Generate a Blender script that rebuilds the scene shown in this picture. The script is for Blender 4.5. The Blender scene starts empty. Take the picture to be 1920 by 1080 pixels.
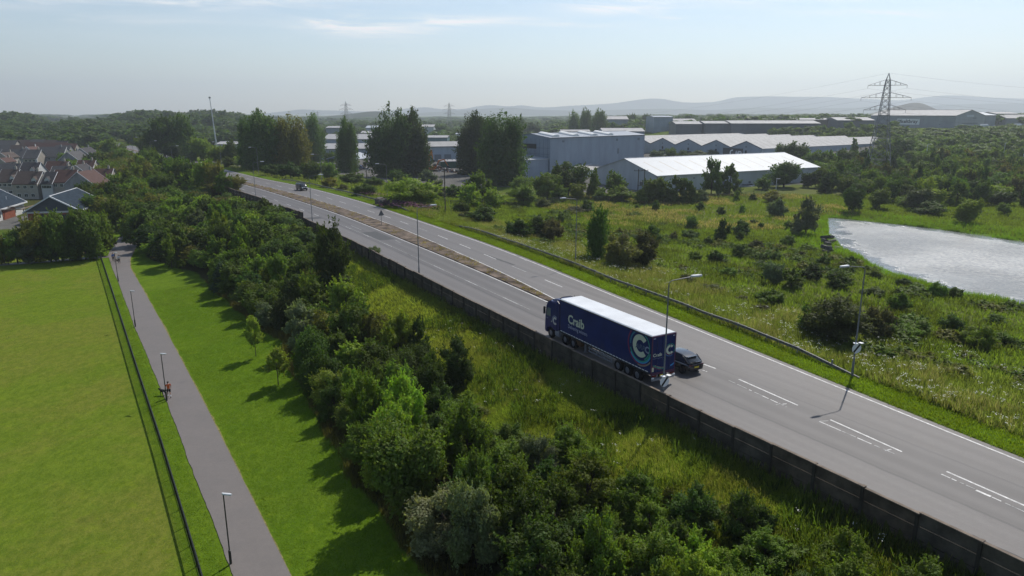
import bpy, bmesh, math, random
import numpy as np
from mathutils import Vector, Matrix
R_ = math.radians
C = bpy.context.scene.collection
SC = bpy.context.scene
rng = np.random.default_rng(7)

# ------------------------------------------------------------------ camera, sky, sun, exposure
CAM_H, PITCH, FPX = 22.0, 0.2435, 1320.0
cam_d = bpy.data.cameras.new('camera'); cam = bpy.data.objects.new('camera', cam_d); C.objects.link(cam)
cam.location = (0, 0, CAM_H); cam.rotation_euler = (math.pi/2 - PITCH, 0, 0)
cam_d.sensor_width = 36.0; cam_d.lens = FPX/1920*36.0; cam_d.clip_end = 40000; cam_d.clip_start = 0.5
SC.camera = cam
SC.view_settings.view_transform = 'Standard'; SC.view_settings.look = 'None'
SC.view_settings.exposure = EXPOSURE = -0.06
SC.view_settings.gamma = 1.0
SC.cycles.use_denoising = True
SC.cycles.max_bounces = 6; SC.cycles.diffuse_bounces = 2; SC.cycles.glossy_bounces = 2
SC.cycles.transmission_bounces = 3; SC.cycles.volume_bounces = 0
SC.cycles.use_adaptive_sampling = True; SC.cycles.adaptive_threshold = 0.02
SUN_EL, SUN_AZ = R_(50), R_(31)      # azimuth from +Y towards +X

def nn(nt, kind, **kw):
    n = nt.nodes.new(kind)
    for k, v in kw.items(): setattr(n, k, v)
    return n
def mth(nt, op, a, b=None, c=None, clamp=False):
    n = nt.nodes.new('ShaderNodeMath'); n.operation = op; n.use_clamp = clamp
    for i, x in enumerate((a, b, c)):
        if x is None: continue
        if isinstance(x, (int, float)): n.inputs[i].default_value = x
        else: nt.links.new(x, n.inputs[i])
    return n.outputs[0]
def mixc(nt, f, a, b, mode='MIX'):
    n = nt.nodes.new('ShaderNodeMix'); n.data_type = 'RGBA'; n.blend_type = mode
    if isinstance(f, (int, float)): n.inputs[0].default_value = f
    else: nt.links.new(f, n.inputs[0])
    for i, x in ((6, a), (7, b)):
        if isinstance(x, (tuple, list)): n.inputs[i].default_value = (*x[:3], 1)
        else: nt.links.new(x, n.inputs[i])
    return n.outputs[2]
def noise(nt, vec, scale, detail=4, rough=.55, dist=0):
    n = nt.nodes.new('ShaderNodeTexNoise'); n.inputs['Scale'].default_value = scale
    n.inputs['Detail'].default_value = detail; n.inputs['Roughness'].default_value = rough
    n.inputs['Distortion'].default_value = dist
    if vec is not None: nt.links.new(vec, n.inputs['Vector'])
    return n.outputs['Fac']
def ramp(nt, f, lo, hi, smooth=True):
    n = nt.nodes.new('ShaderNodeMapRange'); n.interpolation_type = 'SMOOTHSTEP' if smooth else 'LINEAR'
    nt.links.new(f, n.inputs[0]); n.inputs[1].default_value = lo; n.inputs[2].default_value = hi
    return n.outputs[0]
def mapping(nt, vec, scale=(1, 1, 1), loc=(0, 0, 0), rot=(0, 0, 0)):
    n = nt.nodes.new('ShaderNodeMapping'); nt.links.new(vec, n.inputs[0])
    n.inputs['Scale'].default_value = scale; n.inputs['Location'].default_value = loc; n.inputs['Rotation'].default_value = rot
    return n.outputs[0]

world = bpy.data.worlds.new('World'); SC.world = world; world.use_nodes = True
wt = world.node_tree; wt.nodes.clear()
sky = nn(wt, 'ShaderNodeTexSky', sky_type='NISHITA', sun_disc=False)
sky.sun_elevation = SUN_EL; sky.sun_rotation = SUN_AZ
sky.altitude = 60; sky.air_density = 1.0; sky.dust_density = 0.5; sky.ozone_density = 1.5
tc = nn(wt, 'ShaderNodeTexCoord')
sep = nn(wt, 'ShaderNodeSeparateXYZ'); wt.links.new(tc.outputs['Generated'], sep.inputs[0])
az = mth(wt, 'DIVIDE', sep.outputs[0], mth(wt, 'MAXIMUM', sep.outputs[1], .02))
el = mth(wt, 'DIVIDE', sep.outputs[2], mth(wt, 'MAXIMUM', sep.outputs[1], .02))
comb = nn(wt, 'ShaderNodeCombineXYZ')
wt.links.new(mth(wt, 'MULTIPLY', az, 6.0), comb.inputs[0])
wt.links.new(mth(wt, 'MULTIPLY_ADD', el, 60.0, mth(wt, 'MULTIPLY', az, 2.5)), comb.inputs[1])
wisp = ramp(wt, noise(wt, comb.outputs[0], 1.0, 7, .62, .6), .36, .72)
comb2 = nn(wt, 'ShaderNodeCombineXYZ')
wt.links.new(mth(wt, 'MULTIPLY', az, 1.4), comb2.inputs[0]); wt.links.new(mth(wt, 'MULTIPLY', el, 16.0), comb2.inputs[1])
veil = ramp(wt, noise(wt, comb2.outputs[0], 1.6, 5, .55, .3), .42, .78)
tot = None
for (ca, ce, wa, we, s) in [(-.185, .112, .085, .0135, 1.0), (-.235, .122, .03, .008, .9), (-.05, .120, .085, .0055, .75), (.145, .139, .065, .011, .95),
                           (.245, .164, .08, .009, 1.0), (.235, .122, .05, .0035, .8), (.09, .115, .06, .003, .45), (-.6, .12, .25, .006, .3), (-.42, .143, .22, .010, .55), (-.62, .158, .14, .012, .5), (.36, .150, .13, .012, .6), (.5, .128, .1, .005, .4), (.02, .158, .12, .006, .4)]:
    g = mth(wt, 'ADD', mth(wt, 'POWER', mth(wt, 'ABSOLUTE', mth(wt, 'DIVIDE', mth(wt, 'SUBTRACT', az, ca), wa)), 2.0),
            mth(wt, 'POWER', mth(wt, 'ABSOLUTE', mth(wt, 'DIVIDE', mth(wt, 'SUBTRACT', el, ce), we)), 2.0))
    g = mth(wt, 'MULTIPLY', mth(wt, 'EXPONENT', mth(wt, 'MULTIPLY', g, -1.0)), s)
    tot = g if tot is None else mth(wt, 'ADD', tot, g)
cl = mth(wt, 'MULTIPLY', mth(wt, 'MULTIPLY', tot, wisp), 1.5, clamp=True)
cl = mth(wt, 'ADD', cl, mth(wt, 'MULTIPLY', veil, .14), clamp=True)
up = ramp(wt, sep.outputs[2], 0.0, .03)
cl = mth(wt, 'MULTIPLY', cl, up)
skyc = mixc(wt, cl, sky.outputs[0], (8.8, 8.8, 8.9))
bg = nn(wt, 'ShaderNodeBackground'); wt.links.new(skyc, bg.inputs[0]); bg.inputs[1].default_value = 0.128
wo = nn(wt, 'ShaderNodeOutputWorld'); wt.links.new(bg.outputs[0], wo.inputs[0])

sun_d = bpy.data.lights.new('sun', 'SUN'); sun = bpy.data.objects.new('sun', sun_d); C.objects.link(sun)
sun_d.energy = 4.9; sun_d.angle = R_(.53); sun_d.color = (1.0, .95, .87)
sdir = Vector((math.sin(SUN_AZ)*math.cos(SUN_EL), math.cos(SUN_AZ)*math.cos(SUN_EL), math.sin(SUN_EL)))
sun.rotation_euler = sdir.to_track_quat('Z', 'Y').to_euler(); sun.location = sdir*400

# ------------------------------------------------------------------ helpers
def tag(o, label=None, cat=None, group=None, kind=None):
    if label: o['label'] = label
    if cat: o['category'] = cat
    if group: o['group'] = group
    if kind: o['kind'] = kind
    return o
def empty(name, loc=(0, 0, 0), rz=0, label=None, cat=None, group=None, scale=None):
    o = bpy.data.objects.new(name, None); C.objects.link(o); o.location = loc; o.rotation_euler = (0, 0, rz)
    o.empty_display_size = .3
    if scale is not None: o.scale = scale
    return tag(o, label, cat, group)
def copy_tree(o, parent=None):
    c = o.copy(); C.objects.link(c)
    if parent is not None: c.parent = parent
    for ch in list(o.children): copy_tree(ch, c)
    return c
class MB:
    """collects geometry; build() links it as one mesh object"""
    def __init__(s): s.v = []; s.f = []; s.m = []
    def add(s, vs, fs, mi=0):
        o = len(s.v); s.v.extend([tuple(map(float, p)) for p in vs]); s.f.extend([tuple(i+o for i in f) for f in fs]); s.m.extend([mi]*len(fs)); return s
    def box(s, c, d, mi=0, rz=0, M=None):
        x, y, z = d[0]/2, d[1]/2, d[2]/2
        vs = [(-x,-y,-z),(x,-y,-z),(x,y,-z),(-x,y,-z),(-x,-y,z),(x,-y,z),(x,y,z),(-x,y,z)]
        cr, sr = math.cos(rz), math.sin(rz)
        vs = [(p[0]*cr-p[1]*sr, p[0]*sr+p[1]*cr, p[2]) for p in vs]
        if M is not None: vs = [tuple(M @ Vector(p)) for p in vs]
        vs = [(p[0]+c[0], p[1]+c[1], p[2]+c[2]) for p in vs]
        return s.add(vs, [(0,3,2,1),(4,5,6,7),(0,1,5,4),(1,2,6,5),(2,3,7,6),(3,0,4,7)], mi)
    def tube(s, pts, r, n=8, mi=0, cap=True):
        pts = [Vector(p) for p in pts]; rs = r if isinstance(r, (list, tuple)) else [r]*len(pts)
        rings = []
        for i, p in enumerate(pts):
            t = (pts[min(i+1, len(pts)-1)]-pts[max(i-1, 0)]).normalized()
            a = Vector((0, 0, 1)) if abs(t.z) < .9 else Vector((1, 0, 0))
            x = t.cross(a).normalized(); y = t.cross(x).normalized()
            rings.append([p+(x*math.cos(k*2*math.pi/n)+y*math.sin(k*2*math.pi/n))*rs[i] for k in range(n)])
        vs = [q for rg in rings for q in rg]; fs = []
        for i in range(len(pts)-1):
            for k in range(n): fs.append((i*n+k, i*n+(k+1) % n, (i+1)*n+(k+1) % n, (i+1)*n+k))
        if cap: fs.append(tuple(range(n))[::-1]); fs.append(tuple((len(pts)-1)*n+k for k in range(n)))
        return s.add(vs, fs, mi)
    def prism(s, poly, y0, y1, mi=0, axis='y'):
        n = len(poly)
        if axis == 'y': vs = [(p[0], y0, p[1]) for p in poly]+[(p[0], y1, p[1]) for p in poly]
        elif axis == 'x': vs = [(y0, p[0], p[1]) for p in poly]+[(y1, p[0], p[1]) for p in poly]
        else: vs = [(p[0], p[1], y0) for p in poly]+[(p[0], p[1], y1) for p in poly]
        fs = [tuple(range(n)), tuple(range(n, 2*n))[::-1]]+[(i, i+n, (i+1) % n+n, (i+1) % n) for i in range(n)]
        return s.add(vs, fs, mi)
    def loft(s, rings, mi=0, closed=True, caps=True):
        n = len(rings[0]); vs = [p for r in rings for p in r]; fs = []
        for i in range(len(rings)-1):
            for k in range(n if closed else n-1): fs.append((i*n+k, i*n+(k+1) % n, (i+1)*n+(k+1) % n, (i+1)*n+k))
        if caps: fs.append(tuple(range(n))[::-1]); fs.append(tuple((len(rings)-1)*n+k for k in range(n)))
        return s.add(vs, fs, mi)
    def disc(s, c, r, t, axis='y', n=20, mi=0, r2=None):
        r2 = r if r2 is None else r2
        def P(a, rr, h):
            x, y = rr*math.cos(a), rr*math.sin(a)
            return {'y': (c[0]+x, c[1]+h, c[2]+y), 'x': (c[0]+h, c[1]+x, c[2]+y), 'z': (c[0]+x, c[1]+y, c[2]+h)}[axis]
        A = [k*2*math.pi/n for k in range(n)]
        vs = [P(a, r, -t/2) for a in A]+[P(a, r2, t/2) for a in A]
        return s.add(vs, [tuple(range(n)), tuple(range(n, 2*n))[::-1]]+[(k, k+n, (k+1) % n+n, (k+1) % n) for k in range(n)], mi)
    def build(s, name, mats, parent=None, smooth=False, bevel=0, fix=True):
        me = bpy.data.meshes.new(name); me.from_pydata(s.v, [], s.f)
        mats = mats if isinstance(mats, (list, tuple)) else [mats]
        for m in mats: me.materials.append(m)
        if len(mats) > 1: me.polygons.foreach_set('material_index', s.m)
        if fix or bevel:
            bm = bmesh.new(); bm.from_mesh(me)
            bmesh.ops.recalc_face_normals(bm, faces=bm.faces[:])
            if bevel:
                es = [e for e in bm.edges if len(e.link_faces) == 2 and e.calc_face_angle(0) > .5]
                bmesh.ops.bevel(bm, geom=es, offset=bevel, segments=2, affect='EDGES', clamp_overlap=True)
            bm.to_mesh(me); bm.free()
        if smooth:
            me.polygons.foreach_set('use_smooth', [True]*len(me.polygons)); me.update()
            try: me.set_sharp_from_angle(angle=R_(38))
            except Exception: pass
        o = bpy.data.objects.new(name, me); C.objects.link(o)
        if parent is not None: o.parent = parent
        return o
def npmesh(name, V, F, mats, parent=None, attrs=None, midx=None, smooth=False, link=True):
    """mesh from numpy arrays; F is (n,4) or (n,3)"""
    me = bpy.data.meshes.new(name); nv, (nf, k) = len(V), F.shape
    me.vertices.add(nv); me.vertices.foreach_set('co', np.ascontiguousarray(V, dtype=np.float32).ravel())
    me.loops.add(nf*k); me.loops.foreach_set('vertex_index', np.ascontiguousarray(F, dtype=np.int32).ravel())
    me.polygons.add(nf); me.polygons.foreach_set('loop_start', np.arange(0, nf*k, k, dtype=np.int32))
    try: me.polygons.foreach_set('loop_total', np.full(nf, k, dtype=np.int32))
    except Exception: pass
    for m in (mats if isinstance(mats, (list, tuple)) else [mats]): me.materials.append(m)
    if midx is not None: me.polygons.foreach_set('material_index', midx.astype(np.int32))
    me.polygons.foreach_set('use_smooth', np.full(nf, bool(smooth)))
    me.update(calc_edges=True)
    for an, (ty, arr) in (attrs or {}).items():
        a = me.attributes.new(an, ty, 'POINT')
        a.data.foreach_set('value' if ty == 'FLOAT' else 'color', np.ascontiguousarray(arr, dtype=np.float32).ravel())
    me.validate(verbose=False)
    if not link: return me
    o = bpy.data.objects.new(name, me); C.objects.link(o)
    if parent is not None: o.parent = parent
    return o

# ------------------------------------------------------------------ materials
MATS = {}
def mat(name, col, rough=.6, spec=.4, metal=0, nscale=0, namt=.15, bump=0, bscale=20, coat=0, emit=0, trans=0):
    if name in MATS: return MATS[name]
    m = bpy.data.materials.new(name); m.use_nodes = True; nt = m.node_tree; b = nt.nodes['Principled BSDF']
    b.inputs['Roughness'].default_value = rough; b.inputs['Specular IOR Level'].default_value = spec; b.inputs['Metallic'].default_value = metal
    b.inputs['Coat Weight'].default_value = coat; b.inputs['Coat Roughness'].default_value = .08
    tcn = nn(nt, 'ShaderNodeTexCoord')
    if nscale:
        f = ramp(nt, noise(nt, tcn.outputs['Object'], nscale, 6, .6), .3, .7)
        lo = tuple(c*(1-namt) for c in col); hi = tuple(min(1, c*(1+namt)) for c in col)
        nt.links.new(mixc(nt, f, lo, hi), b.inputs['Base Color'])
    else: b.inputs['Base Color'].default_value = (*col, 1)
    if bump:
        bn = nn(nt, 'ShaderNodeBump'); bn.inputs['Strength'].default_value = bump; bn.inputs['Distance'].default_value = .05
        nt.links.new(noise(nt, tcn.outputs['Object'], bscale, 5), bn.inputs['Height']); nt.links.new(bn.outputs[0], b.inputs['Normal'])
    if emit: b.inputs['Emission Color'].default_value = (*col, 1); b.inputs['Emission Strength'].default_value = emit
    MATS[name] = m; return m
def leaf_material(name, trans=.35, var=.35):
    m = bpy.data.materials.new(name); m.use_nodes = True; nt = m.node_tree; b = nt.nodes['Principled BSDF']
    oi = nn(nt, 'ShaderNodeObjectInfo'); at = nn(nt, 'ShaderNodeAttribute', attribute_name='lv')
    v = mth(nt, 'MULTIPLY_ADD', at.outputs['Fac'], var*2, 1.03-var)
    rv = mth(nt, 'MULTIPLY_ADD', oi.outputs['Random'], .3, .85)
    vv = mth(nt, 'MULTIPLY', v, rv)
    hs = nn(nt, 'ShaderNodeHueSaturation'); nt.links.new(oi.outputs['Color'], hs.inputs['Color'])
    nt.links.new(vv, hs.inputs['Value'])
    nt.links.new(mth(nt, 'MULTIPLY_ADD', at.outputs['Fac'], .03, .479), hs.inputs['Hue'])
    nt.links.new(hs.outputs[0], b.inputs['Base Color'])
    b.inputs['Roughness'].default_value = .55; b.inputs['Specular IOR Level'].default_value = .16
    tr = nn(nt, 'ShaderNodeBsdfTranslucent'); mx = nn(nt, 'ShaderNodeMixShader'); mx.inputs[0].default_value = trans
    nt.links.new(mixc(nt, 1.0, hs.outputs[0], (1.25, 1.3, .55), 'MULTIPLY'), tr.inputs[0])
    nt.links.new(b.outputs[0], mx.inputs[1]); nt.links.new(tr.outputs[0], mx.inputs[2])
    nt.links.new(mx.outputs[0], nt.nodes['Material Output'].inputs[0])
    return m
LEAF = leaf_material('leaf', .48)
GRASSB = leaf_material('grass_blade', .72, .4)
BARK = mat('bark', (.07, .055, .04), .85, .2, nscale=3, namt=.4, bump=.5, bscale=30)
METAL = mat('galvanised_metal', (.30, .31, .31), .5, .5, .6, nscale=4, namt=.15)
DARKPOLE = mat('dark_painted_steel', (.035, .038, .038), .45, .4)
LAMPHEAD = mat('lamp_head_grey', (.55, .56, .57), .4, .5)
GLASS = mat('dark_glass', (.02, .025, .03), .08, .6)
BLACK = mat('black_rubber', (.014, .014, .015), .75, .2)
WHITE = mat('white_paint', (.78, .78, .76), .5, .4)

# ------------------------------------------------------------------ plan of the place: road frame (u along, v across)
TH = R_(31); AX = np.array([-math.sin(TH), math.cos(TH)]); NX = np.array([math.cos(TH), math.sin(TH)])
def uv2xy(u, v): return AX[0]*np.asarray(u)+NX[0]*np.asarray(v), AX[1]*np.asarray(u)+NX[1]*np.asarray(v)
def xy2uv(x, y): return AX[0]*np.asarray(x)+AX[1]*np.asarray(y), NX[0]*np.asarray(x)+NX[1]*np.asarray(y)
US = np.arange(-90, 760, 2.0)
def curve(pts, k=9):
    p = np.array(pts, float); y = np.interp(US, p[:, 0], p[:, 1])
    s0 = (p[1, 1]-p[0, 1])/(p[1, 0]-p[0, 0]); s1 = (p[-1, 1]-p[-2, 1])/(p[-1, 0]-p[-2, 0])
    y = np.where(US < p[0, 0], p[0, 1]+s0*(US-p[0, 0]), y); y = np.where(US > p[-1, 0], p[-1, 1]+s1*(US-p[-1, 0]), y)
    for _ in range(2):
        yp = np.pad(y, k//2, mode='reflect', reflect_type='odd'); y = np.convolve(yp, np.ones(k)/k, 'valid')
    return lambda u: np.interp(u, US, y)
WALL = curve([(-20, 37.1), (20, 36.7), (40, 36.4), (60, 36.6), (88, 37.2), (117, 37.9), (150, 38.3), (175, 37.8), (190, 36.8), (205, 35.6), (250, 31.5), (300, 28.6), (378, 25.5), (452, 20), (570, 8)])
FAR = curve([(-20, 47.4), (18.7, 50.2), (33, 51.6), (56, 53.7), (73, 55.4), (89, 57.2), (108, 58.5), (127, 58.9), (149, 59.6), (175, 59.9), (203, 58.6), (216, 57.8), (233, 55.5), (255, 52.3), (300, 48.5), (378, 45.5), (452, 40.5), (570, 30)])
MEDL = curve([(55, 45.2), (68, 45.6), (77, 46.2), (98, 46.9), (120, 47.2), (132, 47.5), (153, 47.6), (172, 46.9), (189, 46.1), (215, 44.6), (241, 42.1), (300, 37.8), (378, 34.5), (452, 29.2), (570, 18)])
MEDR = curve([(55, 45.6), (64, 46.6), (73, 47.8), (81, 48.9), (96, 50.1), (110, 51), (128, 52), (146, 52.3), (166, 51.8), (186, 50.9), (203, 49.8), (226, 47.2), (253, 44.4), (300, 41), (378, 37.6), (452, 32.4), (570, 21.5)])
NLANE = curve([(60, 41.9), (70, 42.2), (94, 42.8), (113, 43.2), (133, 43.4), (150, 43.2), (176, 42.3), (192, 41.5), (202, 40.9), (224, 39.4), (250, 37), (300, 33), (378, 29.8), (452, 24.4), (570, 13)])
FLANE = curve([(40, 49.9), (60, 50.6), (79, 51.9), (103, 53.8), (112, 54.4), (128, 55.3), (147, 55.5), (175, 55.3), (203, 53.9), (226, 51), (255, 48.0), (300, 44.8), (378, 41.5), (452, 36.5), (570, 25.8)])

def sstep(a, b, x): t = np.clip((x-a)/(b-a), 0, 1); return t*t*(3-2*t)
class VN:
    """value noise for terrain"""
    def __init__(s, seed): s.t = np.random.default_rng(seed).random((256, 256))
    def __call__(s, x, y, sc):
        x = np.asarray(x)/sc; y = np.asarray(y)/sc; xi = np.floor(x).astype(int); yi = np.floor(y).astype(int)
        fx = x-xi; fy = y-yi; fx = fx*fx*(3-2*fx); fy = fy*fy*(3-2*fy)
        g = lambda i, j: s.t[i % 256, j % 256]
        return (g(xi, yi)*(1-fx)+g(xi+1, yi)*fx)*(1-fy)+(g(xi, yi+1)*(1-fx)+g(xi+1, yi+1)*fx)*fy
VNA, VNB = VN(1), VN(2)
def fbm(x, y, sc, o=4): return sum(VNA(np.asarray(x)+37*i, np.asarray(y)-11*i, sc/2**i)*.5**i for i in range(o))/sum(.5**i for i in range(o))
POND = np.array([(66.5, 141), (65.4, 128), (66.6, 117), (69, 108), (73, 100), (78, 93), (88, 85), (105, 74), (140, 60), (190, 90), (170, 135), (140, 146.5), (113.4, 153.8), (107, 167.5), (100.8, 177), (93.5, 184.5), (88, 190.5), (84.5, 191), (78, 176), (71.5, 160)])
def polydist(x, y, P):
    """signed distance to polygon, negative inside"""
    x = np.asarray(x, float); y = np.asarray(y, float); d = np.full(x.shape, 1e9); ins = np.zeros(x.shape, bool)
    for i in range(len(P)):
        ax_, ay = P[i]; bx, by = P[(i+1) % len(P)]; ex, ey = bx-ax_, by-ay
        t = np.clip(((x-ax_)*ex+(y-ay)*ey)/(ex*ex+ey*ey), 0, 1); d = np.minimum(d, np.hypot(x-ax_-t*ex, y-ay-t*ey))
        c = ((ay > y) != (by > y)) & (x < ex*(y-ay)/(by-ay+1e-12)+ax_); ins ^= c
    return np.where(ins, -d, d)
WATER_Z = -5.5
def H(x, y):
    x = np.asarray(x, float); y = np.asarray(y, float); u, v = xy2uv(x, y)
    W, F = WALL(u), FAR(u); d = W-v; e = v-F
    left = np.interp(d, [0, 1, 8, 16, 24, 28.5], [-1.3, -1.6, -3.6, -4.8, -5.7, -6.0])
    right = np.interp(e, [0, .6, 4, 7, 15, 30, 55, 66, 90], [-.06, .05, .1, -.25, -1.2, -2.6, -4.6, -5.0, -4.6])
    z = np.where(v < W, left, np.where(v > F, right, -.25))
    off = np.where(v < W, d, np.where(v > F, e, 0))
    Rr = np.hypot(x, y); px = 960+1320*x/np.maximum(np.abs(y)*.985+5, 1)
    px = np.where(y < 1, np.where(x < 0, 0, 1900), px)
    amp = np.interp(px, [0, 420, 560, 1000, 1250, 1900], [14, 14, 3, 3, 12, 15])
    st = np.interp(px, [0, 420, 560, 1000, 1250, 1900], [600, 600, 500, 500, 340, 330])
    en = np.interp(px, [0, 420, 560, 1000, 1250, 1900], [950, 950, 1100, 1100, 720, 700])
    t = np.clip((Rr-st)/(en-st), 0, 1)
    z = z+amp*t*t*(3-2*t)*sstep(8, 60, off)
    rough = sstep(1, 6, off)*np.where(v < W, 1-sstep(17, 23, d), 1)
    z = z+rough*(fbm(x, y, 9)-.5)*.7
    pd = polydist(x, y, POND); pd = np.where(pd < 30, pd+(fbm(x, y, 6, 3)-.5)*6.0, pd)
    bank = np.clip(pd, 0, None)
    z = np.where(pd < 14, np.minimum(z, WATER_Z+.12+bank*.16+bank*bank*.01), z)
    z = np.where(pd < 0, WATER_Z+np.maximum(pd*.25, -1.0)-.02, z)
    return z
cP, sP = math.cos(PITCH), math.sin(PITCH)
def ray(px, py):
    a = (px-960)/FPX; b = (540-py)/FPX
    return np.array([a, cP+b*sP, -sP+b*cP])
def plane(px, py, z=0):
    r = ray(px, py); t = (z-CAM_H)/r[2]; return np.array([r[0]*t, r[1]*t, z])
def hit(px, py, hh=0.0):
    """where the sight line comes to hh metres above the terrain"""
    r = ray(px, py); t = np.concatenate([np.arange(20, 400, .5), np.arange(400, 3000, 4.)])
    g = CAM_H+r[2]*t-H(r[0]*t, r[1]*t)-hh
    k = np.argmax(g < 0)
    if g[k] >= 0: k = len(t)-1
    lo, hi = t[max(k-1, 0)], t[k]
    for _ in range(18):
        m = (lo+hi)/2
        if CAM_H+r[2]*m-float(H(r[0]*m, r[1]*m))-hh < 0: hi = m
        else: lo = m
    return np.array([r[0]*hi, r[1]*hi, float(H(r[0]*hi, r[1]*hi))])
def atY(px, py, Y):
    """point of the sight line at forward distance Y"""
    r = ray(px, py); t = Y/r[1]; return np.array([r[0]*t, Y, CAM_H+r[2]*t])
def proj(x, y, z):
    z = z-CAM_H; d = y*cP-z*sP; return 960+FPX*x/d, 540-FPX*(z*cP+y*sP)/d
def depth(p): return p[1]*cP-(p[2]-CAM_H)*sP
# ------------------------------------------------------------------ ground
PATH_L = [(2, 7), (-6, 20), (-18.1, 39.4), (-34.6, 65.7), (-50, 89.5), (-67, 116.5), (-75, 129), (-82.2, 140.6), (-88.5, 155), (-95.2, 170.7), (-104, 190), (-116, 212), (-134, 244), (-150, 272)]
PATH_R = [(6.3, 6), (-1.8, 19), (-13.8, 38.3), (-29.6, 63.6), (-47.0, 91), (-62.5, 115), (-71, 128), (-75.5, 136.5), (-81.5, 150.5), (-90, 167), (-101.5, 191), (-113, 213.5), (-131, 245.5), (-147, 273.5)]
def resample(P, n):
    P = np.array(P, float); s = np.concatenate([[0], np.cumsum(np.hypot(*np.diff(P, axis=0).T))]); t = np.linspace(0, s[-1], n)
    Q = np.stack([np.interp(t, s, P[:, 0]), np.interp(t, s, P[:, 1])], 1)
    for _ in range(3): Q[1:-1] = (Q[:-2]+2*Q[1:-1]+Q[2:])/4
    return Q
FENCE = [(-6.5, 17), (-19.5, 38.3), (-29.6, 54.6), (-42, 74.2), (-62.2, 106.3), (-83.2, 139.5)]

def zones(x, y):
    """what covers the ground: R mown, G pale dry grass, B paved, A bare brown soil under the trees"""
    u, v = xy2uv(x, y); W, F = WALL(u), FAR(u); d = W-v; e = v-F
    n1 = fbm(x, y, 14); n2 = fbm(x, y, 3.5)
    edge = 20.3+(n1-.5)*5+np.interp(u, [30, 45, 75, 100, 120, 160], [1.0, 0.6, -.2, 1.2, 2.0, 9])
    mown = sstep(edge-.25, edge+.25, d)*(1-sstep(246, 252, y))*sstep(-250, -240, x)
    fl = np.interp(y, [139.5, 160, 250], [-84, -100, -150])
    mown = mown*np.where((y > 139.0) & (x < np.interp(y, [139, 172, 250], [-83.5, -97, -140])-5.5*sstep(141, 150, y)), 0, 1)
    verge = sstep(.25, .5, e)*(1-sstep(2.6, 3.4, e+(n2-.5)*1.2))
    dry = np.clip((fbm(x+50, y, 30)-.45)*5, 0, 1)*sstep(2, 6, e)*.6
    dry = np.maximum(dry, sstep(3.5, 6, e)*(1-sstep(9, 16, e))*(.35+.5*n2))
    far_mead = sstep(155, 185, y)*(1-sstep(225, 240, y))*sstep(10, 30, x)*(1-sstep(75, 100, x))
    dry = np.maximum(dry, far_mead*(.45+.5*n1))
    paved = ((polydist(x, y, np.array([(-140, 330), (-40, 268), (10, 262), (28, 240), (140, 285), (150, 330), (280, 460), (260, 520), (-60, 560), (-160, 500)])) < 0) |
             (polydist(x, y, np.array([(-134, 172), (-105, 176), (-112, 196), (-160, 196), (-160, 172)])) < 0)).astype(float)
    paved = np.maximum(paved, ((x < -112) & (x > -330) & (y > 205) & (y < 470) & (n1 > .5)).astype(float)*.9*(x < -.47*y))
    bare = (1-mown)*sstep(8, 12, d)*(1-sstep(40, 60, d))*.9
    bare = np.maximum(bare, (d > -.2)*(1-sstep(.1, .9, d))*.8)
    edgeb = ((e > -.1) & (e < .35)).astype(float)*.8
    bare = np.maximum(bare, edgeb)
    return np.stack([np.clip(mown+verge*.85, 0, 1), dry, paved, bare], 1)

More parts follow.
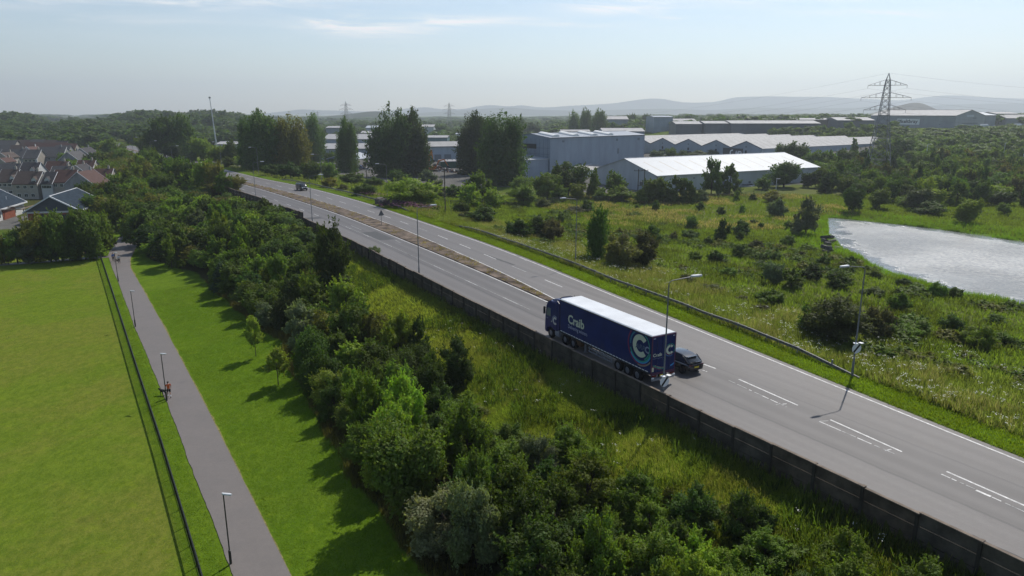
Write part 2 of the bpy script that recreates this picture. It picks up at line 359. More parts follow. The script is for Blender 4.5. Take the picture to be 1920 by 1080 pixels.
def ground_material():
    m = bpy.data.materials.new('grass_ground'); m.use_nodes = True; nt = m.node_tree; b = nt.nodes['Principled BSDF']
    g = nn(nt, 'ShaderNodeNewGeometry'); P = g.outputs['Position']
    at = nn(nt, 'ShaderNodeAttribute', attribute_name='zone'); sp = nn(nt, 'ShaderNodeSeparateColor'); nt.links.new(at.outputs['Color'], sp.inputs[0])
    n_big = ramp(nt, noise(nt, P, .035, 5, .6), .35, .65); n_mid = ramp(nt, noise(nt, P, .25, 6, .65), .3, .7)
    n_fine = ramp(nt, noise(nt, P, 2.2, 6, .75), .25, .75); n_vf = ramp(nt, noise(nt, P, 9, 4, .7), .2, .8)
    # mown: lush, with yellow-brown worn patches and faint mower bands
    m1 = mixc(nt, n_mid, (.094, .166, .012), (.126, .198, .015))
    worn = mth(nt, 'MULTIPLY', ramp(nt, noise(nt, P, .075, 7, .68, .4), .40, .58), .9)
    fieldside = nn(nt, 'ShaderNodeAttribute', attribute_name='field')
    worn = mth(nt, 'MULTIPLY', worn, mth(nt, 'MULTIPLY_ADD', fieldside.outputs['Fac'], .95, .10))
    m1 = mixc(nt, worn, m1, (.185, .168, .040))
    m1 = mixc(nt, mth(nt, 'MULTIPLY', fieldside.outputs['Fac'], .5), m1, (.178, .204, .030))
    worn2 = mth(nt, 'MULTIPLY', ramp(nt, noise(nt, P, .22, 6, .7), .60, .78), mth(nt, 'MULTIPLY', fieldside.outputs['Fac'], .55))
    m1 = mixc(nt, worn2, m1, (.15, .125, .035))
    mow = nn(nt, 'ShaderNodeTexWave', wave_type='BANDS', bands_direction='X'); mow.inputs['Scale'].default_value = .16; mow.inputs['Distortion'].default_value = 1.5; mow.inputs['Detail'].default_value = 2
    nt.links.new(mapping(nt, P, rot=(0, 0, R_(31))), mow.inputs['Vector'])
    m1 = mixc(nt, mth(nt, 'MULTIPLY', mow.outputs['Fac'], .10), m1, (.055, .105, .009))
    tex = ramp(nt, noise(nt, mapping(nt, P, (1, .6, 1), rot=(0, 0, .6)), 1.9, 7, .85), .38, .62)
    m1 = mixc(nt, mth(nt, 'MULTIPLY', tex, .55), m1, (.046, .086, .008))
    m1 = mixc(nt, mth(nt, 'MULTIPLY', n_vf, .35), m1, (.055, .10, .008))
    tex2 = ramp(nt, noise(nt, P, .9, 7, .75), .52, .72); m1 = mixc(nt, mth(nt, 'MULTIPLY', tex2, .5), m1, (.155, .215, .012))
    # rough grass
    r1 = mixc(nt, n_mid, (.066, .098, .016), (.115, .145, .022)); r1 = mixc(nt, mth(nt, 'MULTIPLY', n_big, .6), r1, (.092, .150, .014))
    r1 = mixc(nt, mth(nt, 'MULTIPLY', n_fine, .45), r1, (.032, .046, .012))
    c = mixc(nt, sp.outputs[1], r1, mixc(nt, n_fine, (.17, .155, .075), (.105, .12, .05)))
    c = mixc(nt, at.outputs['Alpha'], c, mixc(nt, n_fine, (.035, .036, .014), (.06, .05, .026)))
    c = mixc(nt, sp.outputs[0], c, m1)
    c = mixc(nt, sp.outputs[2], c, mixc(nt, n_mid, (.10, .098, .092), (.15, .145, .135)))
    nt.links.new(c, b.inputs['Base Color']); b.inputs['Roughness'].default_value = .85; b.inputs['Specular IOR Level'].default_value = 0.0
    bn = nn(nt, 'ShaderNodeBump'); bn.inputs['Strength'].default_value = .7; bn.inputs['Distance'].default_value = .12
    hgt = mth(nt, 'ADD', mth(nt, 'MULTIPLY', noise(nt, P, 5, 5, .75), 1.0), mth(nt, 'MULTIPLY', noise(nt, P, .7, 5, .6), .8))
    nt.links.new(hgt, bn.inputs['Height']); nt.links.new(bn.outputs[0], b.inputs['Normal'])
    tr = nn(nt, 'ShaderNodeBsdfTranslucent'); nt.links.new(c, tr.inputs[0])
    return m
GROUND = ground_material()
def build_ground():
    ang = np.concatenate([np.arange(-180, -46, 4), np.arange(-46, 46.01, .2), np.arange(50, 180, 4)])
    rad = [9.0]
    while rad[-1] < 9000: rad.append(rad[-1]*(1.0085 if rad[-1] < 260 else 1.016 if rad[-1] < 900 else 1.06))
    rad = np.array(rad); A, Rr = np.meshgrid(np.radians(ang), rad)
    x = (Rr*np.sin(A)).ravel(); y = (Rr*np.cos(A)).ravel(); z = H(x, y)
    V = np.stack([x, y, z], 1); na, nr = len(ang), len(rad)
    i, j = np.meshgrid(np.arange(na), np.arange(nr-1)); i2 = (i+1) % na
    F = np.stack([j*na+i, (j+1)*na+i, (j+1)*na+i2, j*na+i2], -1).reshape(-1, 4)[:, ::-1]
    V = np.vstack([V, [[0, 0, float(H(0., 0.1))]]]); c = len(V)-1
    T = np.stack([np.arange(na), (np.arange(na)+1) % na, np.full(na, c), np.full(na, c)], 1)
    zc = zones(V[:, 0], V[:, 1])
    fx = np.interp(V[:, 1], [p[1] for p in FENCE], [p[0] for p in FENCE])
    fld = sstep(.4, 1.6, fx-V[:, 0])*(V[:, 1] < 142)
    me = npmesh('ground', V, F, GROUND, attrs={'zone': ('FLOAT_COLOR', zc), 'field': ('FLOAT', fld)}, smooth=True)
    bm = bmesh.new(); bm.from_mesh(me.data); bm.verts.ensure_lookup_table()
    cv = bm.verts[c]
    for k in range(na):
        try: bm.faces.new((bm.verts[(k+1) % na], bm.verts[k], cv))
        except Exception: pass
    bm.to_mesh(me.data); bm.free()
    tag(me, 'rough and mown grassland spreading to the horizon', 'ground', kind='structure')
build_ground()

# ------------------------------------------------------------------ road
def asphalt_material(name, base=(.124, .114, .108), streak=True, warm=0):
    m = bpy.data.materials.new(name); m.use_nodes = True; nt = m.node_tree; b = nt.nodes['Principled BSDF']
    at = nn(nt, 'ShaderNodeAttribute', attribute_name='uvw'); P = at.outputs['Color']
    g = nn(nt, 'ShaderNodeNewGeometry')
    long_ = mapping(nt, P, (.012, 1.1, 1)); streaks = ramp(nt, noise(nt, long_, 1.0, 5, .6), .3, .7)
    blot = ramp(nt, noise(nt, g.outputs['Position'], .35, 6, .65), .3, .7); fine = ramp(nt, noise(nt, g.outputs['Position'], 14, 4, .8), .2, .8)
    lo = tuple(c*.74 for c in base); hi = tuple(c*1.22 for c in base)
    c = mixc(nt, streaks, lo, hi) if streak else mixc(nt, blot, tuple(c*.9 for c in base), tuple(c*1.08 for c in base))
    c = mixc(nt, mth(nt, 'MULTIPLY', blot, .35), c, tuple(x*.9 for x in (base[0]*1.1, base[1]*1.02, base[2])))
    if streak:
        # long patched strips and a dark tar seam wandering along the lane
        pt = mapping(nt, P, (.03, .28, 1)); vor = nn(nt, 'ShaderNodeTexVoronoi'); vor.inputs['Scale'].default_value = 1; nt.links.new(pt, vor.inputs['Vector'])
        sc_ = nn(nt, 'ShaderNodeSeparateColor'); nt.links.new(vor.outputs['Color'], sc_.inputs[0])
        c = mixc(nt, mth(nt, 'MULTIPLY', ramp(nt, sc_.outputs[0], .45, .55), .22), c, (base[0]*.72, base[1]*.70, base[2]*.70))
        spv = nn(nt, 'ShaderNodeSeparateColor'); nt.links.new(P, spv.inputs[0])
        wob = mth(nt, 'MULTIPLY', mth(nt, 'SUBTRACT', noise(nt, mapping(nt, P, (.25, 0, 0)), 1, 6, .7), .5), .5)
        vv = mth(nt, 'ADD', spv.outputs[1], wob)
        crack = None
        for s0 in (4.55, 9.6):
            q = mth(nt, 'SUBTRACT', 1.0, ramp(nt, mth(nt, 'ABSOLUTE', mth(nt, 'SUBTRACT', vv, s0)), .06, .17))
            crack = q if crack is None else mth(nt, 'MAXIMUM', crack, q)
        crack = mth(nt, 'MULTIPLY', crack, ramp(nt, noise(nt, mapping(nt, P, (.12, .1, 0)), 1, 4), .34, .46))
        c = mixc(nt, mth(nt, 'MULTIPLY', crack, .9), c, (.022, .022, .023))
        mid_ = mth(nt, 'MULTIPLY', ramp(nt, vv, 4.0, 5.0), mth(nt, 'SUBTRACT', 1.0, ramp(nt, vv, 9.2, 10.2)))
        c = mixc(nt, mth(nt, 'MULTIPLY', mid_, .8), c, mixc(nt, blot, (.058, .052, .050), (.080, .073, .071)))
        dust = mth(nt, 'SUBTRACT', 1.0, ramp(nt, vv, .15, .8)); c = mixc(nt, mth(nt, 'MULTIPLY', dust, .6), c, (.13, .105, .085))
        # wheel tracks worn pale
        per = mth(nt, 'ABSOLUTE', mth(nt, 'SUBTRACT', mth(nt, 'FRACT', mth(nt, 'DIVIDE', spv.outputs[1], 1.86)), .5))
        c = mixc(nt, mth(nt, 'MULTIPLY', ramp(nt, per, .12, .45), .34), c, tuple(x*1.35 for x in base))
    mott = ramp(nt, noise(nt, g.outputs['Position'], 2.2, 7, .8), .36, .64); c = mixc(nt, mth(nt, 'MULTIPLY', mott, .30), c, tuple(x*.66 for x in base))
    stain = ramp(nt, noise(nt, g.outputs['Position'], .55, 4, .6), .63, .74); c = mixc(nt, mth(nt, 'MULTIPLY', stain, .35), c, tuple(x*.5 for x in base))
    c = mixc(nt, mth(nt, 'MULTIPLY', fine, .42), c, tuple(x*.6 for x in base))
    nt.links.new(c, b.inputs['Base Color']); b.inputs['Roughness'].default_value = .62; b.inputs['Specular IOR Level'].default_value = .42
    bn = nn(nt, 'ShaderNodeBump'); bn.inputs['Strength'].default_value = .35; bn.inputs['Distance'].default_value = .02
    nt.links.new(noise(nt, g.outputs['Position'], 25, 4, .8), bn.inputs['Height']); nt.links.new(bn.outputs[0], b.inputs['Normal'])
    return m
ASPHALT = asphalt_material('road_asphalt')
PATHM = asphalt_material('path_asphalt', (.160, .142, .129), streak=False)
def ribbon(name, left, right, m, zf, nv=2, lift=0.0, skirt=0.0, uv0=None, kind='structure', label=None, cat=None):
    L, Rg = np.array(left, float), np.array(right, float); n = len(L)
    t = np.linspace(0, 1, nv); X = L[:, None, :]*(1-t[None, :, None])+Rg[:, None, :]*t[None, :, None]
    x = X[..., 0].ravel(); y = X[..., 1].ravel(); z = zf(x, y)+lift
    V = np.stack([x, y, z], 1); i, j = np.meshgrid(np.arange(nv-1), np.arange(n-1))
    F = np.stack([j*nv+i, j*nv+i+1, (j+1)*nv+i+1, (j+1)*nv+i], -1).reshape(-1, 4)
    if skirt:
        a = np.concatenate([np.arange(n)*nv, np.arange(n)*nv+nv-1]); S = V[a].copy(); S[:, 2] -= skirt; o = len(V); V = np.vstack([V, S])
        k = np.arange(n-1); F = np.vstack([F, np.stack([k*nv, (k+1)*nv, o+k+1, o+k], 1), np.stack([k*nv+nv-1, o+n+k, o+n+k+1, (k+1)*nv+nv-1], 1)])
    u, v = xy2uv(V[:, 0], V[:, 1])
    ob = npmesh(name, V, F, m, attrs={'uvw': ('FLOAT_COLOR', np.stack([u, v-WALL(u), 0*u, 1+0*u], 1))})
    return tag(ob, label, cat, kind=kind)
def uvline(fu, u): return np.stack(uv2xy(u, fu), 1)
Z0 = lambda x, y: np.zeros_like(x)
ur = np.arange(-60, 700, 2.0)
ribbon('road', uvline(WALL(ur)+.1, ur), uvline(FAR(ur)+.25, ur), ASPHALT, Z0, 14, 0, .3, label='grey dual carriageway crossing the picture on a low embankment', cat='road')
PAINT = mat('road_paint', (.52, .51, .49), .6, .3, nscale=2.5, namt=.30)
WORN = mat('worn_road_paint', (.28, .275, .265), .65, .3, nscale=2.5, namt=.45)
mk, mw = [], []
def mark_strip(fu, u0, u1, w, lst, step=1.0):
    u = np.linspace(u0, u1, max(2, int((u1-u0)/step)+1)); v = fu(u); lst.append((uvline(v-w/2, u), uvline(v+w/2, u)))
mark_strip(lambda u: FAR(u)-.35, -50, 640, .16, mk); mark_strip(MEDL, 66, 640, .16, mk); mark_strip(MEDR, 62, 640, .16, mk)
mark_strip(lambda u: WALL(u)+.75, 95, 640, .12, mw)
for k in range(0, 22): mark_strip(NLANE, 68.6+k*10.7, 72.4+k*10.7, .13, mk if k != 3 else mw)
mark_strip(NLANE, 66, 140, .07, mw)
for k in range(-1, 20): mark_strip(FLANE, 83+k*10.0, 87.6+k*10.0, .14, mk if k % 4 else mw)
for q in [(1385, 711, 1496, 760), (1557, 787, 1691, 847), (1775, 884, 1935, 954), (1320, 683, 1342, 691)]:
    a, b_ = plane(q[0], q[1]), plane(q[2], q[3]); dd = (b_-a)/np.linalg.norm(b_-a); nv_ = np.array([-dd[1], dd[0]])*.075
    mk.append((np.array([a[:2]-nv_, b_[:2]-nv_]), np.array([a[:2]+nv_, b_[:2]+nv_])))
for q in [(1830, 919, 1858, 931)]:
    a, b_ = plane(q[0], q[1]), plane(q[2], q[3]); dd = (b_-a)/np.linalg.norm(b_-a); nv_ = np.array([-dd[1], dd[0]])*.1
    mk.append((np.array([a[:2]-nv_, b_[:2]-nv_]), np.array([a[:2]+nv_, b_[:2]+nv_])))
rr = random.Random(5)
for q in [(1366, 713, 1475, 763), (1536, 790, 1677, 851), (1765, 889, 1828, 917), (1860, 932, 1935, 966), (1317, 694, 1326, 697), (1536, 790, 1553, 789), (1660, 845, 1672, 842), (1455, 759, 1475, 757)]:
    a, b_ = plane(q[0], q[1]), plane(q[2], q[3]); ln = np.linalg.norm(b_-a); dd = (b_-a)/ln; nv_ = np.array([-dd[1], dd[0]])*.05; s = 0
    while s < ln:
        e_ = min(ln, s+rr.uniform(.25, 1.1)); p, r = a+dd*s, a+dd*e_
        (mk if rr.random() < .55 else mw).append((np.array([p[:2]-nv_, r[:2]-nv_]), np.array([p[:2]+nv_, r[:2]+nv_]))); s = e_+rr.uniform(.04, .3)
# old ghosted hatch arrows near the start of the reserve
for (u0, v0, u1, v1) in [(137.4, 44.7, 131, 44.6), (117, 46.0, 114, 45.8), (60.5, 44.6, 60.1, 41.4), (95, 57.4, 89.5, 56.4)]:
    a, b_ = np.array(uv2xy(u0, v0)), np.array(uv2xy(u1, v1)); dd = (b_-a)/np.linalg.norm(b_-a); nv_ = np.array([-dd[1], dd[0]])*.07
    (mk if u0 < 61 else mw).append((np.array([a-nv_, b_-nv_]), np.array([a+nv_, b_+nv_])))
def strips(name, lst, m, z, label):
    V, F = [], []
    for L, Rg in lst:
        o = len(V); n = len(L); V += [(*p, z) for p in L]+[(*p, z) for p in Rg]
        F += [(o+i, o+n+i, o+n+i+1, o+i+1) for i in range(n-1)]
    tag(npmesh(name, np.array(V), np.array(F), m), label, 'road paint', kind='structure')
strips('road_marking', mk, PAINT, .004, 'white edge lines and lane dashes on the road')
PATCHM = mat('dark_tar_patch', (.045, .044, .044), .7, .4, nscale=2, namt=.2)
pt_ = []
for (u0, u1, v0, v1) in [(118, 128, 43.6, 46.4), (150, 153, 38.8, 42.8), (9, 16, 38.0, 38.5), (88, 96, 53.0, 53.5), ]:
    uu_ = np.linspace(u0, u1, 8); pt_.append((uvline(v0+.06*np.sin(uu_*3), uu_), uvline(v1+.06*np.cos(uu_*2.3), uu_)))
strips('tar_patch', pt_, PATCHM, .002, 'dark repaired patches and trenches in the road surface')
strips('worn_road_marking', mw, WORN, .008, 'faded and broken old lines on the road')
# central reserve of bare soil and dry weeds
DIRT = mat('reserve_soil', (.118, .092, .072), .95, .1, nscale=.55, namt=.62, bump=.9, bscale=6)
um = np.arange(64, 640, .8)
ribbon('central_reserve', uvline(MEDL(um)+.28, um), uvline(MEDR(um)-.28, um), DIRT, lambda x, y: .02+.16*fbm(x, y, 1.2, 3), 9, 0, .3, label='brown bare soil reserve between the carriageways', cat='verge')
# foot paths
PL, PR = resample(PATH_L, 420), resample(PATH_R, 420)
PL = PL+np.array([.85, .53])*((VNA(PL[:, 0], PL[:, 1], .7)-.5)*.10+(VNA(PL[:, 0], PL[:, 1], 9)-.5)*.12)[:, None]
ribbon('path', PL, PR, PATHM, lambda x, y: H(x, y), 7, .05, .2, label='purple grey tarmac footpath between field and lawn', cat='path')
def simple_path(name, pts, w, lift, label):
    Q = resample(pts, 40); T = np.gradient(Q, axis=0); T /= np.linalg.norm(T, axis=1)[:, None]; N = np.stack([-T[:, 1], T[:, 0]], 1)
    return ribbon(name, Q+N*w/2, Q-N*w/2, PATHM, lambda x, y: H(x, y), 4, lift, .2, label=label, cat='path')
simple_path('cross_path', [(-200, 114), (-120, 126.5), (-96.2, 130.8), (-83.5, 138.2), (-78, 139.6)], 1.9, .042, 'narrow tarmac path along the far edge of the playing field')
simple_path('branch_path', [(-86, 158), (-80, 159.5), (-72, 156.5), (-62, 152)], 2.2, .046, 'short tarmac branch leading from the footpath into the trees')
DUSTY = mat('dry_edge_grass', (.17, .155, .05), .95, .1, nscale=3, namt=.4)
ribbon('path_edge', PR, PR+np.array([.30, .17])*(.05+1.0*VNA(PR[:, 0], PR[:, 1], 1.1)*VNA(PR[:, 0], PR[:, 1], 6))[:, None], DUSTY, lambda x, y: H(x, y), 2, .035, .1, label='strip of dried grass along the footpath edge', cat='verge')

# ------------------------------------------------------------------ pond
def water_material():
    m = bpy.data.materials.new('pond_water'); m.use_nodes = True; nt = m.node_tree; b = nt.nodes['Principled BSDF']
    g = nn(nt, 'ShaderNodeNewGeometry'); P = g.outputs['Position']
    weed = ramp(nt, noise(nt, mapping(nt, P, (1, .8, 1), rot=(0, 0, .6)), .12, 6, .7), .55, .75)
    b.inputs['Base Color'].default_value = (.10, .11, .11, 1); fl = ramp(nt, noise(nt, P, 1.3, 7, .8), .42, .62); farw = ramp(nt, noise(nt, mapping(nt, P, (1, 1, 1)), .035, 3), .40, .62); nt.links.new(mixc(nt, mth(nt, 'MULTIPLY', fl, mth(nt, 'MULTIPLY_ADD', farw, .35, .35)), mixc(nt, weed, (.14, .155, .165), (.17, .178, .175)), (.40, .385, .36)), b.inputs['Base Color'])  # pale flecks in the base colour stand for sparkle on the ripples
    sh_ = nn(nt, 'ShaderNodeAttribute', attribute_name='shore'); shw = mth(nt, 'ADD', sh_.outputs['Fac'], mth(nt, 'MULTIPLY', mth(nt, 'SUBTRACT', noise(nt, P, .18, 4, .6), .5), 14.0)); open_ = ramp(nt, shw, 1.0, 8.0); nt.links.new(mth(nt, 'MULTIPLY_ADD', open_, mth(nt, 'MULTIPLY_ADD', noise(nt, P, .10, 4), .16, .28), .07), b.inputs['Roughness']); b.inputs['Specular IOR Level'].default_value = .9; b.inputs['IOR'].default_value = 1.34
    calm = ramp(nt, noise(nt, P, .05, 3, .5), .35, .6)
    bn = nn(nt, 'ShaderNodeBump'); bn.inputs['Strength'].default_value = 1.0; bn.inputs['Distance'].default_value = .55
    h_ = mth(nt, 'ADD', noise(nt, P, 1.3, 4, .7), mth(nt, 'MULTIPLY', noise(nt, P, .2, 3, .6), 1.6))
    nt.links.new(h_, bn.inputs['Height']); nt.links.new(mth(nt, 'MULTIPLY', mth(nt, 'MULTIPLY_ADD', calm, .5, .5), mth(nt, 'MULTIPLY_ADD', open_, .85, .15)), bn.inputs['Strength'])
    nt.links.new(bn.outputs[0], b.inputs['Normal'])
    return m
gx, gy = np.meshgrid(np.arange(58, 200, 1.5), np.arange(54, 200, 1.5)); gd = polydist(gx.ravel(), gy.ravel(), POND)
nx_, ny_ = gx.shape[1], gx.shape[0]; i, j = np.meshgrid(np.arange(nx_-1), np.arange(ny_-1)); F = np.stack([j*nx_+i, j*nx_+i+1, (j+1)*nx_+i+1, (j+1)*nx_+i], -1).reshape(-1, 4)
F = F[gd[F].min(1) < 5.0]
pw = npmesh('pond_water', np.stack([gx.ravel(), gy.ravel(), np.full(gx.size, WATER_Z)], 1), F, water_material(), attrs={'shore': ('FLOAT', np.clip(-gd, -5, 30))}, smooth=True)
tag(pw, 'silvery rippled pond reflecting the bright sky', 'pond', kind='structure')

# ------------------------------------------------------------------ retaining wall along the near side of the road
WALLM = mat('weathered_wall_board', (.072, .068, .058), .9, .2, nscale=.8, namt=.35, bump=.5, bscale=8)
POSTM = mat('weathered_wall_post', (.040, .035, .028), .9, .2, nscale=1.5, namt=.3)
WALLV = [mat('weathered_wall_board_%s' % n, c, .9, .2, nscale=.9, namt=.4, bump=.5, bscale=8) for n, c in (('grey', (.070, .060, .047)), ('brown', (.076, .060, .043)), ('dark', (.056, .048, .038)))]
COPEM = mat('wall_coping', (.17, .135, .105), .9, .2, nscale=1, namt=.3)
def walltop(u):
    base = np.interp(u, [-30, 40, 60, 120, 146, 149.5, 150.5, 158, 167, 168, 176, 177, 190, 230, 300], [.85, .82, .8, .8, .7, .75, 1.7, 1.5, 1.2, .5, .7, 1.3, 1.3, 1.2, 1.1])
    return base
wroot = empty('retaining_wall', (*uv2xy(40, float(WALL(40))), 0), 0, 'dark weathered panel wall between the road and the grass bank', 'wall')
def rel(o, root):
    o.parent = root; o.matrix_parent_inverse = Matrix.Translation(-root.location); return o
uu = np.arange(-14, 262, 3.2); rw = random.Random(3)
for i in range(len(uu)-1):
    u0, u1 = uu[i], uu[i+1]; v0, v1 = float(WALL(u0)), float(WALL(u1))
    a, b_ = np.array(uv2xy(u0, v0)), np.array(uv2xy(u1, v1)); dd = b_-a; ln = np.linalg.norm(dd); rz = math.atan2(dd[1], dd[0])
    broken = 166 < u0 < 177
    tz = float(walltop((u0+u1)/2))+rw.uniform(-.05, .05); bz = -2.3; c = (a+b_)/2
    p = MB(); n = 4; hh = (tz-bz)/n; pm = WALLV[rw.randrange(3)]; t_ = rw.uniform(-.006, .006)
    for k in range(n):
        if broken and k == n-1 and rw.random() < .6: continue
        p.box((c[0], c[1], bz+hh*(k+.5)), (ln-.16, .085+(.012 if k % 2 else 0), hh-.05), 0, rz+t_)
    if not broken: p.box((c[0], c[1], tz+.03), (ln-.16, .2, .05), 1, rz+t_)
    rel(p.build('panel', [pm, COPEM]), wroot)
    q = MB(); q.box((a[0], a[1], (tz+bz)/2), (.18, .26, tz-bz+.02), 0, rz); q.box((a[0], a[1], tz+.045), (.20, .29, .06), 1, rz)
    rel(q.build('post', [POSTM, COPEM]), wroot)

# ------------------------------------------------------------------ crash barriers
BARM = mat('dull_barrier_steel', (.13, .13, .125), .6, .4, .2, nscale=3, namt=.3)
def barrier(name, u0, u1, off, label, ends=True):
    us = np.arange(u0, u1, 1.0); x, y = uv2xy(us, FAR(us)+off(us)); z = np.maximum(H(x, y), -.05)
    r = empty(name, (x[0], y[0], z[0]), 0, label, 'barrier', 'crash barriers along the far verge')
    prof = [(-.03, .40), (.05, .44), (.05, .50), (-.01, .54), (-.01, .58), (.05, .62), (.05, .68), (-.03, .72), (-.045, .72), (-.045, .40)]
    rings = []
    for i in range(len(us)):
        dz = 0
        if ends: dz = -.55*(1-min(1, i/7)) - .55*(1-min(1, (len(us)-1-i)/7))
        rings.append([(x[i]-NX[0]*p[0], y[i]-NX[1]*p[0], z[i]+p[1]+dz) for p in prof])
    rel(MB().loft(rings).build('rail', BARM, smooth=True), r)
    for i in range(3, len(us)-3, 4):
        q = MB().box((x[i]+NX[0]*.12, y[i]+NX[1]*.12, z[i]+.25), (.07, .14, .95), 0, TH); rel(q.build('post', METAL), r)
barrier('crash_barrier', 33, 127, lambda u: np.interp(u, [30, 46, 80, 128], [2.6, 3.2, 3.3, 3.4]), 'long steel crash barrier on the far verge ending beside a speed sign post')
barrier('crash_barrier', 150, 247, lambda u: 3.0+0*u, 'steel crash barrier on the far verge behind the dark oncoming vehicle')

# ------------------------------------------------------------------ field fence and chain link fence
FBLACK = mat('black_fence_steel', (.012, .013, .014), .5, .4)
def fence(name, pts, h, gap, post_every, label, rails=(.08, 1.0), r_bar=.009, mats_=FBLACK, top_r=.03, cat='fence'):
    P = resample(pts, 400); s = np.concatenate([[0], np.cumsum(np.hypot(*np.diff(P, axis=0).T))]); L = s[-1]
    pt = lambda t: np.array([np.interp(t, s, P[:, 0]), np.interp(t, s, P[:, 1])])
    o = pt(0); root = empty(name, (o[0], o[1], float(H(*o))), 0, label, cat)
    rail = MB(); ts = np.arange(0, L, 2.5)
    for f in rails:
        pp = [(*pt(t), float(H(*pt(t)))+h*f) for t in ts]
        rail.tube(pp, top_r if f > .9 else top_r*.6, 6)
    rel(rail.build('rails', mats_), root)
    bars = MB()
    t = 0
    while t < L:
        p = pt(t); z = float(H(*p)); bars.box((p[0], p[1], z+h*.5), (r_bar*2, r_bar*2, h*.96), 0, .5); t += gap
    rel(bars.build('infill_bars', mats_, fix=False), root)
    for t in np.arange(0, L, post_every):
        p = pt(t); z = float(H(*p)); rel(MB().box((p[0], p[1], z+h*.5+.02), (.07, .07, h+.06), 0, .5).build('post', mats_), root)
fence('field_fence', FENCE, 1.15, .13, 2.6, 'long black steel railing between the playing field and the footpath', rails=(.08, .92, 1.0), top_r=.045, r_bar=.011)
a = hit(842, 392); cfp = [hit(p, q)[:2] for p, q in [(845, 391), (930, 386), (1060, 381), (1180, 380), (1300, 378), (1370, 374), (1440, 366)]]
fence('mesh_fence', cfp, 2.0, .35, 4.0, 'grey mesh security fence along the back of the meadow', rails=(.05, 1.0), r_bar=.02, mats_=mat('dull_mesh', (.06, .062, .06), .7, .3), top_r=.03)
# ------------------------------------------------------------------ lamps, signs, poles
SIGNW = mat('sign_white', (.70, .71, .72), .35, .5); SIGNB = mat('sign_black', (.012, .012, .013), .4, .4); SIGNG = mat('sign_back_grey', (.10, .105, .11), .5, .4)
def road_lamp(p, rz, label, h=9.7, arm=2.0, group='tall lamp posts along the road'):
    r = empty('street_lamp', p, rz, label, 'street lamp', group)
    MB().tube([(0, 0, -.2), (0, 0, 1.4), (0, 0, 1.45), (0, 0, h-.35)], [.10, .10, .07, .05], 10).build('pole', METALD, r, smooth=True)
    pts = [(0, 0, h-.36)]+[(.35*(1-math.cos(a)), 0, h-.36+.32*math.sin(a)) for a in np.linspace(.2, 1.35, 6)]+[(arm, 0, h+.16)]
    MB().tube(pts, .038, 8).build('arm', METALD, r, smooth=True)
    hd = MB(); x = arm-.15
    hd.loft([[(x+q*.95, s*w, h+.17+z) for s, z in ((-1, 0), (-.8, .09), (0, .13*k), (.8, .09), (1, 0), (.6, -.06), (-.6, -.06))] for q, w, k in ((0, .07, .7), (.2, .15, 1), (.6, .16, 1), (1.0, .07, .6))])
    hd.build('lamp_head', LAMPHEAD, r, smooth=True)
    return r
METALD = mat('weathered_lamp_steel', (.15, .155, .155), .5, .4, .3, nscale=2, namt=.2)
ROADR = TH  # arms reach across the carriageway
def near_side(px, py_ground):  # post just behind the wall
    us_ = np.linspace(20, 330, 6200); x, y = uv2xy(us_, WALL(us_)+.5); k = int(np.argmin(np.abs(proj(x, y, 0.0)[0]-px))); return (float(x[k]), float(y[k]), 0.0)
def lamp_at_u(u, side):
    if side == 'n': v = float(WALL(u))+.5; x, y = uv2xy(u, v); return (float(x), float(y), 0.)
    v = float(FAR(u))+3.9; x, y = uv2xy(u, v); return (float(x), float(y), float(H(x, y)))
def speed_sign(p, rz, label):
    r = empty('speed_sign', p, rz, label, 'road sign', 'round end of restriction signs')
    MB().disc((0, 0, 0), .43, .02, 'y', 32).build('plate', SIGNW, r)
    a = R_(52); d_ = Vector((math.cos(a), 0, math.sin(a))); n_ = Vector((-d_.z, 0, d_.x))
    st = MB(); w = .09; L_ = .415; o = -.016
    st.add([tuple(d_*L_+n_*w+Vector((0, o, 0))), tuple(-d_*L_+n_*w+Vector((0, o, 0))), tuple(-d_*L_-n_*w+Vector((0, o, 0))), tuple(d_*L_-n_*w+Vector((0, o, 0)))], [(0, 1, 2, 3)])
    st.build('diagonal_stripe', SIGNB, r)
    b = MB().box((0, .05, .12), (.3, .04, .04)).box((0, .05, -.12), (.3, .04, .04)); b.build('bracket', SIGNG, r)
    l = MB()
    for s in (-1, 1): l.box((s*.26, -.12, .52), (.30, .34, .05), 0, s*.3); l.box((s*.1, 0, .47), (.24, .03, .03))
    l.build('sign_light', WHITE, r)
    return r
pL = (11.25+NX[0]*0, 49.6, 0.0)
uL = float(xy2uv(11.3, 49.3)[0])
p = near_side(1242, 0); road_lamp(p, ROADR-.25, 'tall grey lamp post in front of the lorry, carrying a round speed sign')
speed_sign((p[0]-AX[0]*.12, p[1]-AX[1]*.12, 1.55), TH-.1, 'round white sign with black diagonal on the lamp post by the wall')
for (px, py, lab) in [(786, 514, 'tall lamp post by the wall, nearest before the triangular sign'), (586, 415, 'lamp post by the wall level with the dark oncoming vehicle'), (480, 372, 'lamp post by the wall at the end of the visible road')]:
    road_lamp(near_side(px, py), ROADR-.1, lab)
q = plane(1597, 708); pR = (float(q[0]), float(q[1]), float(H(q[0], q[1])))
road_lamp(pR, ROADR+math.pi-.15, 'tall lamp post on the far verge by the barrier end, with speed sign')
speed_sign((pR[0]-AX[0]*.12, pR[1]-AX[1]*.12, pR[2]+2.6), TH-.35, 'round white sign with black diagonal on the far verge lamp post')
q = plane(1079, 496); road_lamp((float(q[0]), float(q[1]), float(H(q[0], q[1]))), ROADR+math.pi-.1, 'lamp post on the far verge opposite the wall lamp, beside dark bushes')
